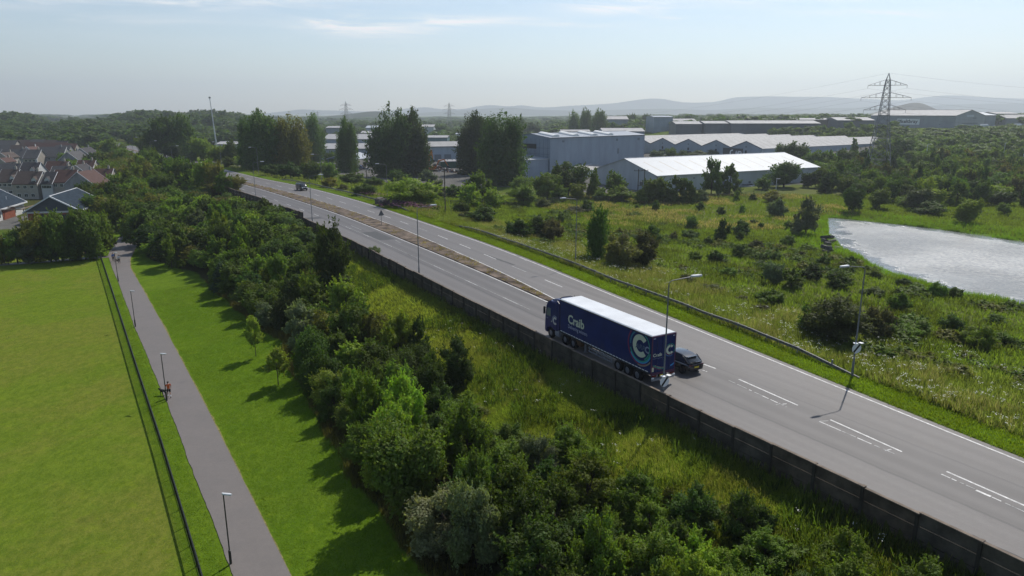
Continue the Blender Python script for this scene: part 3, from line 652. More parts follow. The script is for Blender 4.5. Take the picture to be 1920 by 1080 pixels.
for u, lab in [(215, 'lamp post on the far verge under the dark poplars'), (272, 'distant lamp post on the far verge by the bend of the road'), (330, 'small far lamp post over the trees at the road bend'), (166, 'lamp post on the far verge behind the leafy round bush')]:
    road_lamp(lamp_at_u(u, 'f'), ROADR+math.pi, lab)
for u, lab in [(300, 'far lamp post by the wall beyond the last tree'), (360, 'tiny far lamp post where the road leaves the trees'), (420, 'tiny lamp post left of the distant road')]:
    road_lamp(lamp_at_u(u, 'n'), ROADR, lab)
# warning triangle, seen from the back
q = uv2xy(134, 49.9); r = empty('warning_sign', (float(q[0]), float(q[1]), .05), TH, 'grey backed triangular road sign standing in the central reserve', 'road sign')
MB().tube([(0, 0, -.2), (0, 0, 2.9)], .045, 8).build('post', METALD, r)
tri = MB(); tri.prism([(-.62, 2.0), (.62, 2.0), (.05, 3.1), (-.05, 3.1)], -.075, -.055); tri.box((0, -.085, 2.25), (.8, .02, .05)); tri.box((0, -.085, 2.6), (.4, .02, .05)); tri.build('plate', SIGNG, r)
# path lamps
DPOLE = mat('dark_green_black_pole', (.022, .026, .025), .45, .4)
def path_lamp(px, py, label, h=5.0, rz=-.3):
    q = hit(px, py); r = empty('path_lamp', tuple(q), rz, label, 'path lamp', 'slim dark lamp posts along the footpath')
    MB().tube([(0, 0, -.1), (0, 0, 1.0), (0, 0, 1.02), (0, 0, h)], [.085, .085, .045, .038], 10).build('pole', DPOLE, r, smooth=True)
    hd = MB(); hd.loft([[(x, s*w, h+z+k) for s, z in ((-1, 0), (-.7, .06), (.7, .06), (1, 0), (.7, -.04), (-.7, -.04))] for x, w, k in ((-.08, .05, 0), (.05, .09, 0), (.45, .11, .03), (.62, .06, .04))])
    hd.build('lamp_head', LAMPHEAD, r, smooth=True); return r
path_lamp(433, 1058, 'slim dark path lamp, nearest on the footpath edge')
path_lamp(313, 752, 'slim dark path lamp beside the jogger with the dog')
path_lamp(254, 613, 'slim dark path lamp, first beyond the jogger')
path_lamp(222, 528, 'slim dark path lamp right by the walking couple')
path_lamp(200, 474, 'slim dark path lamp at the path junction before the hedge', rz=2.8)
path_lamp(16, 496, 'path lamp standing in front of the shaded hedge by the cross path', rz=1.2)
# little bin by the fence end
q = hit(170, 484); r = empty('litter_bin', tuple(q), .3, 'dark litter bin at the fence end beside the cross path', 'bin')
MB().loft([[(math.cos(a)*w, math.sin(a)*w, z) for a in np.linspace(0, 6.283, 12, endpoint=False)] for w, z in ((.24, 0), (.28, .8), (.3, .85))]).build('body', DPOLE, r, smooth=True)
MB().loft([[(math.cos(a)*w, math.sin(a)*w, z) for a in np.linspace(0, 6.283, 12, endpoint=False)] for w, z in ((.3, 1.0), (.28, 1.06), (.1, 1.1))]).tube([(.25, 0, .8), (.25, 0, 1.02)], .02, 6).tube([(-.25, 0, .8), (-.25, 0, 1.02)], .02, 6).build('hood', SIGNG, r)
# wooden power poles with a transformer
WOOD = mat('pole_wood', (.10, .082, .06), .9, .2, nscale=3, namt=.3)
r0 = hit(1195, 380); r1 = hit(1205.5, 379); Yp = r0[1]
r = empty('power_poles', tuple(r0), 0, 'pair of wooden power poles with a transformer in front of the white shed', 'power pole')
sp = float(r1[0]-r0[0]); hp = 10.2
for xx in (0, sp): MB().tube([(xx, 0, -.3), (xx, 0, hp)], [.17, .12], 8).build('pole', WOOD, r)
MB().box((-.1, 0, hp-.5), (2.6, .12, .14)).box((sp+.2, 0, hp-.4), (1.8, .12, .14)).box((sp/2, 0, 5.2), (sp+.4, .14, .14)).build('crossarm', WOOD, r)
MB().box((sp/2, -.1, 5.9), (1.0, .7, 1.1)).tube([(sp/2-.3, -.1, 6.4), (sp/2-.3, -.1, 6.8)], .07, 6).tube([(sp/2+.3, -.1, 6.4), (sp/2+.3, -.1, 6.8)], .07, 6).build('transformer', SIGNG, r, bevel=.04)
ins = MB()
for xx in (-1.2, -.1, 1.0, sp+.9): ins.tube([(xx, 0, hp-.45), (xx, 0, hp-.1)], .05, 6)
ins.build('insulator', mat('brown_ceramic', (.06, .03, .02), .3, .5), r)
for px, py, top, lab in [(835, 400, 318, 'dark wooden pole with a stay beside the leafy bush'), (688, 348, 305, 'slim pole in the bushes right of the poplar')]:
    q = hit(px, py); hgt_ = (py-top)*depth(q)/FPX*1.03; r = empty('wooden_pole', tuple(q), 0, lab, 'pole')
    MB().tube([(0, 0, -.2), (0, 0, hgt_)], [.15, .1], 8).build('pole', WOOD, r); MB().box((0, 0, hgt_-.4), (1.3, .1, .12)).build('crossarm', WOOD, r)
    MB().tube([(0, 0, hgt_*.5), (1.6, -.8, 0)], .03, 5).build('stay_wire', SIGNG, r)
for px, py, top, lab in [(1565, 312, 283, 'pale lamp column among trees left of the pylon'), (1734, 300, 272, 'pale lamp column in the wood right of the pylon'), (1877, 305, 270, 'tall pale lamp column in the right hand wood'), (1914, 310, 290, 'grey twin lamp column in the wood at the frame edge'), (1454, 353, 336, 'short pale post beside the white shed corner')]:
    q = hit(px, py+12); hgt_ = (py+12-top)*depth(q)/FPX*1.02; r = empty('lamp_column', tuple(q), 0, lab, 'lamp column')
    MB().tube([(0, 0, -.2), (0, 0, hgt_)], [.16, .1], 8).build('pole', LAMPHEAD, r); MB().box((.5, 0, hgt_), (1.3, .3, .15)).build('lamp_head', LAMPHEAD, r)

# ------------------------------------------------------------------ pylons and wires
PYL = mat('pylon_steel', (.20, .205, .205), .5, .5, .5)
ARMS = [(32.4+5, 7.0), (27.7+5, 9.0), (23.0+5, 7.6)]  # heights above the base, half lengths
def pylon_mesh():
    body, arms = MB(), MB()
    lev = [0, 4.2, 8.6, 13, 17, 20.5, 23.6, 26, 28, 30.3, 32.7, 35, 37.4, 39.4]; wid = [4.6, 4.15, 3.7, 3.2, 2.75, 2.35, 2.0, 1.75, 1.6, 1.45, 1.3, 1.15, .95, .7]; top = 42.0
    r = .125
    for i in range(len(lev)):
        w, z = wid[i], lev[i]; cs = [(-w, -w), (w, -w), (w, w), (-w, w)]
        if i < len(lev)-1:
            w2, z2 = wid[i+1], lev[i+1]; c2 = [(-w2, -w2), (w2, -w2), (w2, w2), (-w2, w2)]
            for k in range(4):
                body.tube([(*cs[k], z), (*c2[k], z2)], r if z < 20 else .095, 4, cap=False)
                a, b_ = cs[k], cs[(k+1) % 4]; a2, b2 = c2[k], c2[(k+1) % 4]
                body.tube([(*a, z), (*b2, z2)], .075, 4, cap=False); body.tube([(*b_, z), (*a2, z2)], .075, 4, cap=False)
        if i in (1, 2, 4, 7, 10, 12, 13):
            for k in range(4): body.tube([(*cs[k], z), (*cs[(k+1) % 4], z)], .085, 4, cap=False)
    for k in range(4): w = wid[-1]; body.tube([((-w, w, w, -w)[k], (-w, -w, w, w)[k], lev[-1]), (0, 0, top)], .1, 4, cap=False)
    for z, L in ARMS:
        w = float(np.interp(z, lev, wid))
        for s in (-1, 1):
            tip = (s*L, 0, z)
            for yy in (-w, w):
                arms.tube([(s*w, yy, z), tip], .075, 4, cap=False); arms.tube([(s*w, yy, z+2.0), tip], .05, 4, cap=False)
                for f in (.3, .6): arms.tube([(s*(w+(L-w)*f), yy*(1-f), z), (s*(w+(L-w)*f), yy*(1-f), z+2*(1-f))], .05, 4, cap=False)
            arms.tube([tip, (s*L, 0, z-1.2)], [.06, .06], 6)
    return body, arms
pb, pa = pylon_mesh()
q = atY(1643, 331, 288); base = (float(q[0]), 288.0, float(H(q[0], 288.0)))
pr = empty('pylon', base, R_(-16), 'large steel lattice pylon standing in the trees beyond the pond', 'pylon', 'lattice pylons')
pb.build('lattice_body', PYL, pr); pa.build('crossarms', PYL, pr)
pyl = [pr]
for px, top, Y, rz, lab in [(842, 192, 930, -.25, 'small far lattice pylon against the hills behind the poplars'), (648, 190, 860, -.25, 'small far lattice pylon left of the double poplar'), (595, 208, 1700, -.25, 'tiny far pylon on the skyline above the sheds')]:
    c = copy_tree(pr); t_ = atY(px, top, Y); c.location = (t_[0], Y, t_[2]-42.0); c.rotation_euler = (0, 0, rz); c['label'] = lab; pyl.append(c)
WIRE = mat('power_wire', (.12, .12, .12), .5, .3)
def tipw(r, L, z): 
    a = r.rotation_euler.z; return Vector((r.location.x+math.cos(a)*L, r.location.y+math.sin(a)*L, r.location.z+z))
off = Vector((330, 60, 3))
for nm, A, B in (('left', pyl[0], pyl[1]), ('right', pyl[0], None)):
    for (z, L) in ARMS+[(42.0, 0)]:
        for s in ((-1, 1) if L else (1,)):
            a = tipw(A, s*L, z-(1.2 if L else 0)); b_ = tipw(B, s*L, z-(1.2 if L else 0)) if B else a+off
            sag = (b_-a).length*.028; pts = [a.lerp(b_, t)-Vector((0, 0, sag*4*t*(1-t))) for t in np.linspace(0, 1, 26)]
            o = MB().tube(pts, .016, 4).build('power_line', WIRE)
            tag(o, ('thin power line running from the big pylon to the far pylon behind the poplars' if B else 'thin power line running right from the big pylon out of the picture'), 'power line', 'power lines toward the far pylon' if B else 'power lines toward the right')
# leaning pale crane boom
a = atY(403, 252, 430); b_ = atY(393, 183, 430); dz = a-b_; a2 = a+dz*.55
r = empty('crane_boom', (float(a2[0]), float(a2[1]), float(a2[2])), 0, 'slender pale crane boom leaning above the trees at left', 'crane boom')
A0 = Vector((0, 0, 0)); B0 = Vector(b_-a2)
for nm, f0, f1, rr_ in (('lower_section', 0, .5, .42), ('middle_section', .5, .8, .32), ('upper_section', .8, 1.0, .22)):
    MB().tube([A0.lerp(B0, f0), A0.lerp(B0, f1)], rr_, 8).build(nm, mat('pale_crane_paint', (.5, .51, .52), .5, .4), r)
MB().box(tuple(B0), (.9, .6, .9)).build('boom_head', METALD, r)
# ------------------------------------------------------------------ lettering
def lettering(text, w, h, origin, right, up, m, parent, name='lettering', bold=.0, shear=0., lift=.006):
    cu = bpy.data.curves.new('lettering', 'FONT'); cu.body = text; cu.offset = bold; cu.shear = shear; cu.resolution_u = 3
    to = bpy.data.objects.new('lettering', cu); C.objects.link(to)
    dg = bpy.context.evaluated_depsgraph_get(); dg.update(); me = bpy.data.meshes.new_from_object(to.evaluated_get(dg))
    bpy.data.objects.remove(to); 
    co = np.zeros(len(me.vertices)*3); me.vertices.foreach_get('co', co); co = co.reshape(-1, 3)
    mn, mx = co.min(0), co.max(0); s = np.zeros_like(co)
    right, up = np.array(right, float), np.array(up, float); nrm = np.cross(right, up)
    k = (co[:, :1]-mn[0])/(mx[0]-mn[0])*w; q = (co[:, 1:2])/(mx[1])*h   # h is the height above the base line
    P = np.array(origin)+k*right+q*up+nrm*lift
    me.vertices.foreach_set('co', P.astype(np.float32).ravel()); me.materials.clear(); me.materials.append(m); me.update()
    me.name = name; o = bpy.data.objects.new(name, me); C.objects.link(o); o.parent = parent; return o
def arc(mb, c, r0, r1, a0, a1, right, up, lift, mi=0, n=28, clip=None, ytop=None):
    right, up, c = np.array(right, float), np.array(up, float), np.array(c, float); nrm = np.cross(right, up); vs = []
    for k in range(n+1):
        a = R_(a0+(a1-a0)*k/n)
        for r in (r0, r1):
            x, y = r*math.cos(a), r*math.sin(a)
            if clip is not None: x = min(x, clip)
            if ytop is not None: y = min(y, ytop)
            vs.append(tuple(c+right*x+up*y+nrm*lift))
    mb.add(vs, [(2*k, 2*k+1, 2*k+3, 2*k+2) for k in range(n)], mi)
def wheel(parent, x, y, r, w, name='wheel', rimm=None, side=1):
    t = MB(); P = [(r*.58, -.5), (r*.9, -.5), (r, -.38), (r, .38), (r*.9, .5), (r*.58, .5)]
    n = 22; rings = [[(x+math.cos(a)*p[0], y+p[1]*w, r+math.sin(a)*p[0]) for p in P] for a in np.linspace(0, 2*math.pi, n+1)]
    t.loft(rings, 0, closed=True, caps=False); o = t.build('wheel', BLACK, parent, smooth=True)
    o.name = name
    m = MB(); m.disc((x, y+side*w*.28, r), r*.6, w*.12, 'y', 18); m.disc((x, y+side*w*.40, r), r*.26, w*.16, 'y', 12)
    for k in range(8): a = k*math.pi/4; m.disc((x+math.cos(a)*r*.42, y+side*w*.35, r+math.sin(a)*r*.42), r*.07, w*.1, 'y', 6)
    m.build('rim', rimm or RIM, o); return o
RIM = mat('wheel_rim', (.33, .33, .34), .4, .5, .5)
# ------------------------------------------------------------------ articulated lorry
BLUE = mat('curtain_blue', (.008, .018, .098), .6, .2, nscale=.6, namt=.22, bump=.10, bscale=1.2)
_nt = BLUE.node_tree; _b = _nt.nodes['Principled BSDF']; _tc = nn(_nt, 'ShaderNodeTexCoord'); _s = nn(_nt, 'ShaderNodeSeparateXYZ'); _nt.links.new(_tc.outputs['Object'], _s.inputs[0])
_d = mth(_nt, 'MULTIPLY', mth(_nt, 'SUBTRACT', 1.0, ramp(_nt, _s.outputs[2], 1.2, 2.3)), ramp(_nt, noise(_nt, mapping(_nt, _tc.outputs['Object'], (1.2, 1, .5)), 1.5, 6, .7), .35, .7))
_nt.links.new(mixc(_nt, mth(_nt, 'MULTIPLY', _d, .30), _b.inputs['Base Color'].links[0].from_socket, (.10, .09, .075)), _b.inputs['Base Color'])
CABB = mat('cab_blue', (.008, .018, .105), .35, .35, coat=.2)
CHAS = mat('chassis_dark', (.025, .025, .028), .7, .3)
GREYM = mat('chassis_grey', (.22, .22, .23), .6, .4)
ROOFW = mat('trailer_roof_white', (.58, .60, .62), .6, .3, nscale=.45, namt=.10, bump=.3, bscale=1.0)
CREAM = mat('livery_cream', (.52, .55, .42), .6, .3); LILAC = mat('livery_lilac', (.25, .28, .40), .6, .3)
LRED = mat('livery_red', (.17, .018, .06), .6, .3); LGRN = mat('livery_green', (.03, .26, .20), .6, .3); LCYAN = mat('livery_cyan', (.04, .25, .55), .6, .3)
LGOLD = mat('livery_gold', (.25, .20, .14), .6, .3); LTEAL = mat('livery_teal', (.02, .13, .22), .6, .3)
AMBER = mat('plate_yellow', (.65, .48, .03), .5, .4); REDL = mat('tail_lamp_red', (.12, .008, .01), .25, .5)
YAW = .514; hd_ = np.array([-math.sin(YAW), math.cos(YAW)]); lf_ = np.array([-math.cos(YAW), -math.sin(YAW)])
rc = np.array([11.38, 54.45])-lf_*1.275
lorry = empty('articulated_lorry', (rc[0], rc[1], 0), math.pi/2+YAW, 'blue articulated lorry with white roof and cream lettering driving beside the wall', 'lorry')
cw = 1.275
b = MB(); b.box((6.8, 0, 2.79), (13.56, 2*cw-.02, 3.16)); cs_ = b.build('curtain_side', BLUE, lorry, bevel=.03)
b = MB(); b.add([(0, -cw, 4.36), (13.6, -cw, 4.36), (13.6, cw, 4.36), (0, cw, 4.36), (.02, -cw+.08, 4.44), (13.58, -cw+.08, 4.44), (13.58, cw-.08, 4.44), (.02, cw-.08, 4.44)], [(0,3,2,1),(4,5,6,7),(0,1,5,4),(1,2,6,5),(2,3,7,6),(3,0,4,7)])
b.build('roof', ROOFW, lorry)
b = MB()
for s in (1, -1): b.box((6.8, s*(cw+.006), 4.32), (13.6, .03, .09)); b.box((6.8, s*(cw-.01), 1.14), (13.6, .06, .12))
b.build('side_rail', CHAS, lorry)
b = MB()
for k in range(30): b.box((13.25-k*.44, cw+.012, 1.27), (.34, .012, .06))
b.build('reflective_strip', WHITE, cs_)
b = MB()
for k in range(28): b.box((13.1-k*.475, cw+.010, 1.36), (.03, .012, .22))
b.build('curtain_strap', mat('strap_blue', (.02, .04, .16), .7, .3), cs_)
Rt, Up = (-1, 0, 0), (0, 0, 1)
lettering('Craib', 2.66, .86, (12.15, cw, 2.42), Rt, Up, CREAM, cs_, bold=.028)
lettering('Delivering winners', 3.15, .36, (12.12, cw, 1.90), Rt, Up, mat('livery_pale_lilac', (.36, .38, .50), .6, .3), cs_, bold=.006)
lc = (1.42, cw, 3.2)
g = MB(); arc(g, lc, 1.52, 1.66, 140, 300, Rt, Up, .006, 0, ytop=1.04); arc(g, lc, 1.12, 1.22, -60, 64, Rt, Up, .006, 1, clip=1.33, ytop=1.04); arc(g, lc, 1.26, 1.40, 200, 345, Rt, Up, .006, 1, clip=1.33)
arc(g, lc, 1.40, 1.50, 215, 335, Rt, Up, .006, 2, clip=1.33); arc(g, lc, 1.62, 1.74, 262, 322, Rt, Up, .0065, 3, clip=1.33); arc(g, lc, 1.2, 1.36, 125, 185, Rt, Up, .006, 4, ytop=1.04)
g.build('coloured_ring', [LRED, LGRN, LCYAN, LGOLD, LTEAL], cs_, fix=False)
g = MB(); arc(g, lc, .52, .98, 42, 318, Rt, Up, .009, 0, 40); g.build('ring_letter', CREAM, cs_, fix=False)
lettering('ARRC', 1.75, .42, (lc[0]+.62, cw, lc[2]-.28), Rt, Up, mat('livery_slate', (.06, .09, .16), .5, .4), cs_, bold=.02, shear=.15, lift=.013)
lettering('C', .52, .56, (lc[0]-.62, cw, lc[2]-.36), Rt, Up, LILAC, cs_, bold=.02, lift=.016)
# rear doors
rd = MB().box((-.012, 0, 2.78), (.03, 2*cw-.06, 3.1)).build('rear_door', BLUE, lorry)
fr = MB()
for s in (-1, 1): fr.box((-.02, s*(cw-.04), 2.75), (.06, .09, 3.25))
fr.box((-.02, 0, 4.34), (.06, 2*cw, .1)); fr.box((-.03, 0, 1.13), (.08, 2*cw, .16)); fr.build('door_frame', mat('frame_plum', (.08, .02, .06), .5, .4), lorry)
lk = MB()
for yy in (.12, .7, -.12, -.7): lk.tube([(-.05, yy, 1.25), (-.05, yy, 4.25)], .018, 6)
lk.build('lock_bar', mat('lock_bar_blue', (.02, .03, .11), .4, .5), rd)
Rr_, o_ = (0, -1, 0), -.03
lettering('Craib', .95, .27, (o_, 1.12, 2.62), Rr_, Up, CREAM, rd, bold=.03); lettering('Delivering winners', 1.1, .07, (o_, 1.12, 2.42), Rr_, Up, LILAC, rd)
g = MB(); c2 = (o_, -.68, 3.0); arc(g, c2, .22, .42, 40, 320, Rr_, Up, .008, 0); arc(g, c2, .47, .53, -40, 130, Rr_, Up, .006, 1); arc(g, c2, .47, .52, 200, 320, Rr_, Up, .006, 2); arc(g, c2, .54, .58, 215, 300, Rr_, Up, .006, 3)
g.build('ring_letter', [CREAM, LGRN, LRED, LCYAN], rd, fix=False)
g = MB(); arc(g, (o_, -.2, 3.6), 2.18, 2.26, 232, 262, Rr_, Up, .006, 0); arc(g, (o_, -.2, 3.6), 2.08, 2.18, 234, 266, Rr_, Up, .006, 1); arc(g, (o_, -.2, 3.6), 2.0, 2.08, 238, 268, Rr_, Up, .006, 2); arc(g, (o_, -.3, 3.4), 1.84, 1.96, 285, 318, Rr_, Up, .006, 3, clip=.92)
g.build('coloured_swoosh', [LRED, LGRN, LGOLD, LCYAN], rd, fix=False)
MB().box((o_-.004, 1.08, 1.52), (.008, .2, .36)).build('warning_sticker', mat('sticker_cream', (.62, .58, .36), .5, .4), rd)
MB().box((o_-.004, 1.02, 4.18), (.008, .24, .08)).box((o_-.004, -1.05, 4.18), (.008, .2, .08)).build('marker_plate', mat('marker_grey', (.35, .36, .42), .5, .4), rd)
u_ = MB().box((-.06, 0, .62), (.12, 2.4, .16)); u_.box((.3, .5, .8), (.5, .1, .4)); u_.box((.3, -.5, .8), (.5, .1, .4)); u_.build('rear_bumper', GREYM, lorry)
for s in (-1, 1): MB().box((-.1, s*.95, .95), (.06, .45, .14)).build('tail_light', REDL, lorry); MB().box((-.12, s*1.12, .80), (.10, .22, .10)).build('rear_reflector', WHITE, lorry)
MB().box((-.1, .1, .94), (.02, .52, .11)).build('number_plate', AMBER, lorry)
# trailer chassis, running gear
MB().box((6.2, .45, .95), (12.2, .16, .3)).box((6.2, -.45, .95), (12.2, .16, .3)).box((2.7, 0, .62), (3.4, .5, .2)).build('chassis', CHAS, lorry)
for x in (1.75, 3.06, 4.37):
    for s in (1, -1): wheel(lorry, x, s*1.05, .52, .40, side=s)
    MB().tube([(x, -1, .52), (x, 1, .52)], .09, 8).build('axle', CHAS, lorry)
for s in (1, -1):
    sg = MB()
    for z in (.55, .85): sg.box((7.0, s*1.2, z), (3.6, .04, .1))
    for x in (5.3, 6.4, 7.6, 8.7): sg.box((x, s*1.17, .8), (.06, .05, .7))
    sg.build('side_guard', GREYM, lorry)
    MB().box((9.6, s*.95, .62), (.16, .16, .95)).box((9.6, s*.95, .12), (.34, .3, .05)).build('landing_leg', GREYM, lorry)
MB().box((6.6, .92, .92), (1.4, .06, .18)).box((5.6, .95, .92), (.5, .05, .14)).build('white_side_panel', WHITE, lorry)
MB().box((10.6, .8, .75), (.9, .6, .5)).build('pallet_box', mat('box_brown', (.10, .05, .02), .7, .3), lorry, bevel=.02)
# tractor cab
prof = [(14.15, .95), (14.15, 3.72), (14.35, 3.86), (15.5, 3.84), (15.95, 3.62), (16.2, 3.2), (16.36, 2.2), (16.42, 1.3), (16.42, .62), (16.3, .42), (15.95, .42), (15.9, .9), (15.55, 1.12), (15.1, 1.1), (14.8, .95)]
cab = MB().prism(prof, -1.24, 1.24).build('cab', CABB, lorry, bevel=.07, smooth=True)
df = MB(); df.loft([[(x, s*w, z) for s, z in ((-1, 3.8), (-.9, zt), (.9, zt), (1, 3.8))] for x, w, zt in ((15.75, .85, 3.86), (15.2, 1.05, 4.02), (14.3, 1.12, 4.2), (14.12, 1.1, 4.18))]); df.build('roof_deflector', CABB, lorry, smooth=True)
for s in (1, -1):
    MB().add([(14.15, s*1.235, 1.2), (13.78, s*1.22, 1.2), (13.78, s*1.22, 3.9), (14.15, s*1.235, 4.1), (14.15, s*1.20, 1.2), (13.78, s*1.19, 1.2), (13.78, s*1.19, 3.9), (14.15, s*1.20, 4.1)], [(0,1,2,3),(7,6,5,4),(0,4,5,1),(1,5,6,2),(2,6,7,3),(3,7,4,0)]).build('side_deflector', CABB, lorry)
    MB().prism([(15.32, 2.22), (16.1, 2.22), (16.02, 2.75), (15.9, 3.05), (15.32, 3.05)], s*1.235, s*1.252).build('side_window', mat('pale_cab_glass', (.16, .19, .18), .12, .6), cab)
    MB().box((15.35, s*1.245, 2.05), (.14, .03, .05)).box((14.72, s*1.245, 2.1), (.012, .012, 1.9)).box((16.05, s*1.245, 1.7), (.3, .012, .02)).build('door_trim', CHAS, cab)
    m_ = MB().box((16.1, s*1.5, 2.75), (.12, .22, .75)).box((16.1, s*1.36, 3.0), (.05, .3, .05)); m_.build('mirror', CHAS, lorry, bevel=.03)
    wheel(lorry, 15.3, s*1.06, .52, .34, side=s); wheel(lorry, 12.75, s*.98, .52, .5, side=s); wheel(lorry, 11.35, s*.98, .52, .5, side=s)
    MB().box((14.1, s*1.0, .75), (.95, .5, .62)).build('fuel_tank', GREYM, lorry, bevel=.1, smooth=True)
    MB().box((12.75, s*.98, 1.09), (1.15, .56, .05)).box((11.35, s*.98, 1.09), (1.15, .56, .05)).build('mudguard', CHAS, lorry)
    MB().box((16.4, s*.95, .78), (.06, .42, .2)).build('headlight', LAMPHEAD, lorry, bevel=.02)
MB().add([(16.215, -1.1, 3.15), (16.215, 1.1, 3.15), (16.355, 1.12, 2.15), (16.355, -1.12, 2.15)], [(0, 1, 2, 3)]).build('windscreen', GLASS, cab)
MB().box((16.43, 0, 1.5), (.03, 1.9, .7)).box((16.43, 0, .95), (.03, 1.5, .2)).build('grille', CHAS, cab)
MB().box((16.15, 0, 3.42), (.45, 2.3, .04)).build('sun_visor', CHAS, cab)
MB().box((12.6, 0, .9), (3.4, .9, .3)).box((12.2, 0, 1.1), (1, 1, .08)).build('tractor_chassis', CHAS, lorry)
MB().tube([(14.02, .9, 1.3), (14.02, .9, 3.7)], .07, 8).tube([(14.6, -1.1, 3.95), (14.6, -1.1, 4.3)], .02, 5).tube([(14.4, .9, 4.1), (14.4, .5, 4.32), (14.4, -.5, 4.32), (14.4, -.9, 4.1)], .035, 6).build('light_bar', CHAS, lorry)
g = MB(); arc(g, (14.52, 1.245, 1.95), .20, .40, 40, 320, Rt, Up, .006, 0); arc(g, (14.52, 1.245, 1.95), .47, .54, 30, 200, Rt, Up, .006, 1, clip=.36); g.build('ring_letter', [mat('livery_pale', (.5, .5, .46), .5, .4), LILAC], cab, fix=False)
lettering('Craib', .42, .12, (16.2, 1.247, 1.9), Rt, Up, LILAC, cab, bold=.02)
MB().box((15.15, 1.25, 1.75), (.1, .012, .14)).build('door_badge', CREAM, cab)
# ------------------------------------------------------------------ cars
def ring(x, w, z0, z1, n=4, sq=3.2):
    """rounded box section"""
    pts = []; c = (z0+z1)/2; h = (z1-z0)/2
    for k in range(16):
        a = 2*math.pi*k/16; ca, sa = math.cos(a), math.sin(a)
        pts.append((x, w*math.copysign(abs(ca)**(2/sq), ca), c+h*math.copysign(abs(sa)**(2/sq), sa)))
    return pts
def cabin(x, wb, wt, z0, z1): return [(x, -wb, z0), (x, -wt, z1-.06), (x, -wt*.86, z1), (x, wt*.86, z1), (x, wt, z1-.06), (x, wb, z0)]
CARBLK = mat('car_black_paint', (.010, .011, .014), .18, .5, coat=.7)
suv = empty('parked_car', (0, 0, 0), 0); suv.name = 'car'
x_, y_ = uv2xy(41.0, 43.25); suv.location = (float(x_), float(y_), 0); suv.rotation_euler = (0, 0, math.pi/2+YAW+.01)
tag(suv, 'glossy black car driving close beside the rear of the blue lorry', 'car')
st = [(0, .78, .46, .94), (.1, .90, .36, 1.02), (.5, .955, .28, 1.06), (1.4, .965, .24, 1.05), (3.1, .965, .24, 1.0), (4.0, .94, .27, .95), (4.5, .86, .32, .84), (4.68, .70, .40, .72)]
bd = MB().loft([ring(*s) for s in st]).build('body', CARBLK, suv, smooth=True)
gh = [(.12, .78, .70, .98, 1.10), (.65, .80, .66, 1.0, 1.46), (1.2, .80, .65, 1.0, 1.60), (2.2, .80, .65, 1.0, 1.63), (2.8, .80, .64, 1.0, 1.56), (3.55, .78, .72, .95, 1.06)]
MB().loft([cabin(*s) for s in gh]).build('windows', GLASS, suv, smooth=True)
rf = [[(x, -w, z), (x, 0, z+.035), (x, w, z)] for x, w, z in ((.62, .60, 1.475), (1.2, .60, 1.606), (2.2, .60, 1.636), (2.75, .58, 1.575))]
MB().loft(rf, closed=False, caps=False).build('roof', CARBLK, suv, smooth=True, fix=False)
MB().box((.16, 0, 1.11), (.25, 1.3, .035)).box((.58, 0, 1.50), (.2, 1.15, .035)).build('spoiler', CARBLK, suv, bevel=.01)
for s in (-1, 1):
    MB().prism([(.2, 1.06), (.42, 1.06), (.95, 1.56), (.80, 1.52)], s*.74, s*.80).build('rear_pillar', CARBLK, suv)
    MB().prism([(1.95, 1.02), (2.03, 1.02), (2.03, 1.6), (1.95, 1.6)], s*.70, s*.79).build('door_pillar', CARBLK, suv)
    MB().box((.03, s*.62, .90), (.06, .42, .07)).build('tail_light', mat('dim_tail_lamp', (.12, .01, .012), .2, .5), suv)
    MB().box((3.0, s*1.03, 1.03), (.12, .18, .14)).build('mirror', CARBLK, suv, bevel=.03)
    MB().box((4.58, s*.62, .72), (.1, .32, .09)).build('headlight', LAMPHEAD, suv)
    for x in (.85, 3.72): wheel(suv, x, s*.86, .36, .24, side=s, rimm=mat('dark_rim', (.06, .06, .065), .35, .5, .4))
MB().box((-.01, 0, .70), (.03, .52, .115)).build('number_plate', AMBER, suv)
MB().box((.02, 0, .48), (.06, 1.5, .12)).build('rear_bumper', CHAS, suv, bevel=.02)
# dark van coming the other way
van = empty('van', (0, 0, 0)); q = plane(566, 356.5); van.location = (float(q[0]), float(q[1]), 0)
vu, vv_ = xy2uv(q[0], q[1]); a_, b_ = np.array(uv2xy(vu+4, float(FLANE(vu+4)))), np.array(uv2xy(vu-4, float(FLANE(vu-4)))); dv = b_-a_
van.rotation_euler = (0, 0, math.atan2(dv[1], dv[0]))
tag(van, 'dark grey van with white front corners coming along the far carriageway', 'van')
VANG = mat('van_dark_paint', (.035, .038, .042), .3, .5, coat=.4)
st = [(-2.4, .90, .45, 1.9), (-2.3, .97, .35, 2.05), (-1, .98, .32, 2.1), (.9, .98, .32, 2.08)]
MB().loft([ring(*s, sq=5) for s in st]).build('load_body', VANG, van, smooth=True)
MB().loft([ring(*s, sq=4) for s in [(.85, .97, .32, 1.25), (1.6, .96, .32, 1.22), (2.2, .93, .36, 1.1), (2.45, .82, .42, .95)]]).build('bonnet', VANG, van, smooth=True)
MB().loft([cabin(*s) for s in ((.85, .96, .84, 1.15, 2.06), (1.1, .95, .84, 1.15, 1.98), (1.85, .90, .84, 1.12, 1.24))]).build('windscreen', GLASS, van, smooth=True)
MB().box((-.6, .6, 2.14), (2.8, .06, .05)).box((-.6, -.6, 2.14), (2.8, .06, .05)).box((.5, 0, 2.15), (.06, 1.4, .05)).box((-.6, 0, 2.15), (.06, 1.4, .05)).box((-1.7, 0, 2.15), (.06, 1.4, .05)).build('roof_rack', mat('rack_grey', (.12, .125, .13), .5, .4), van)
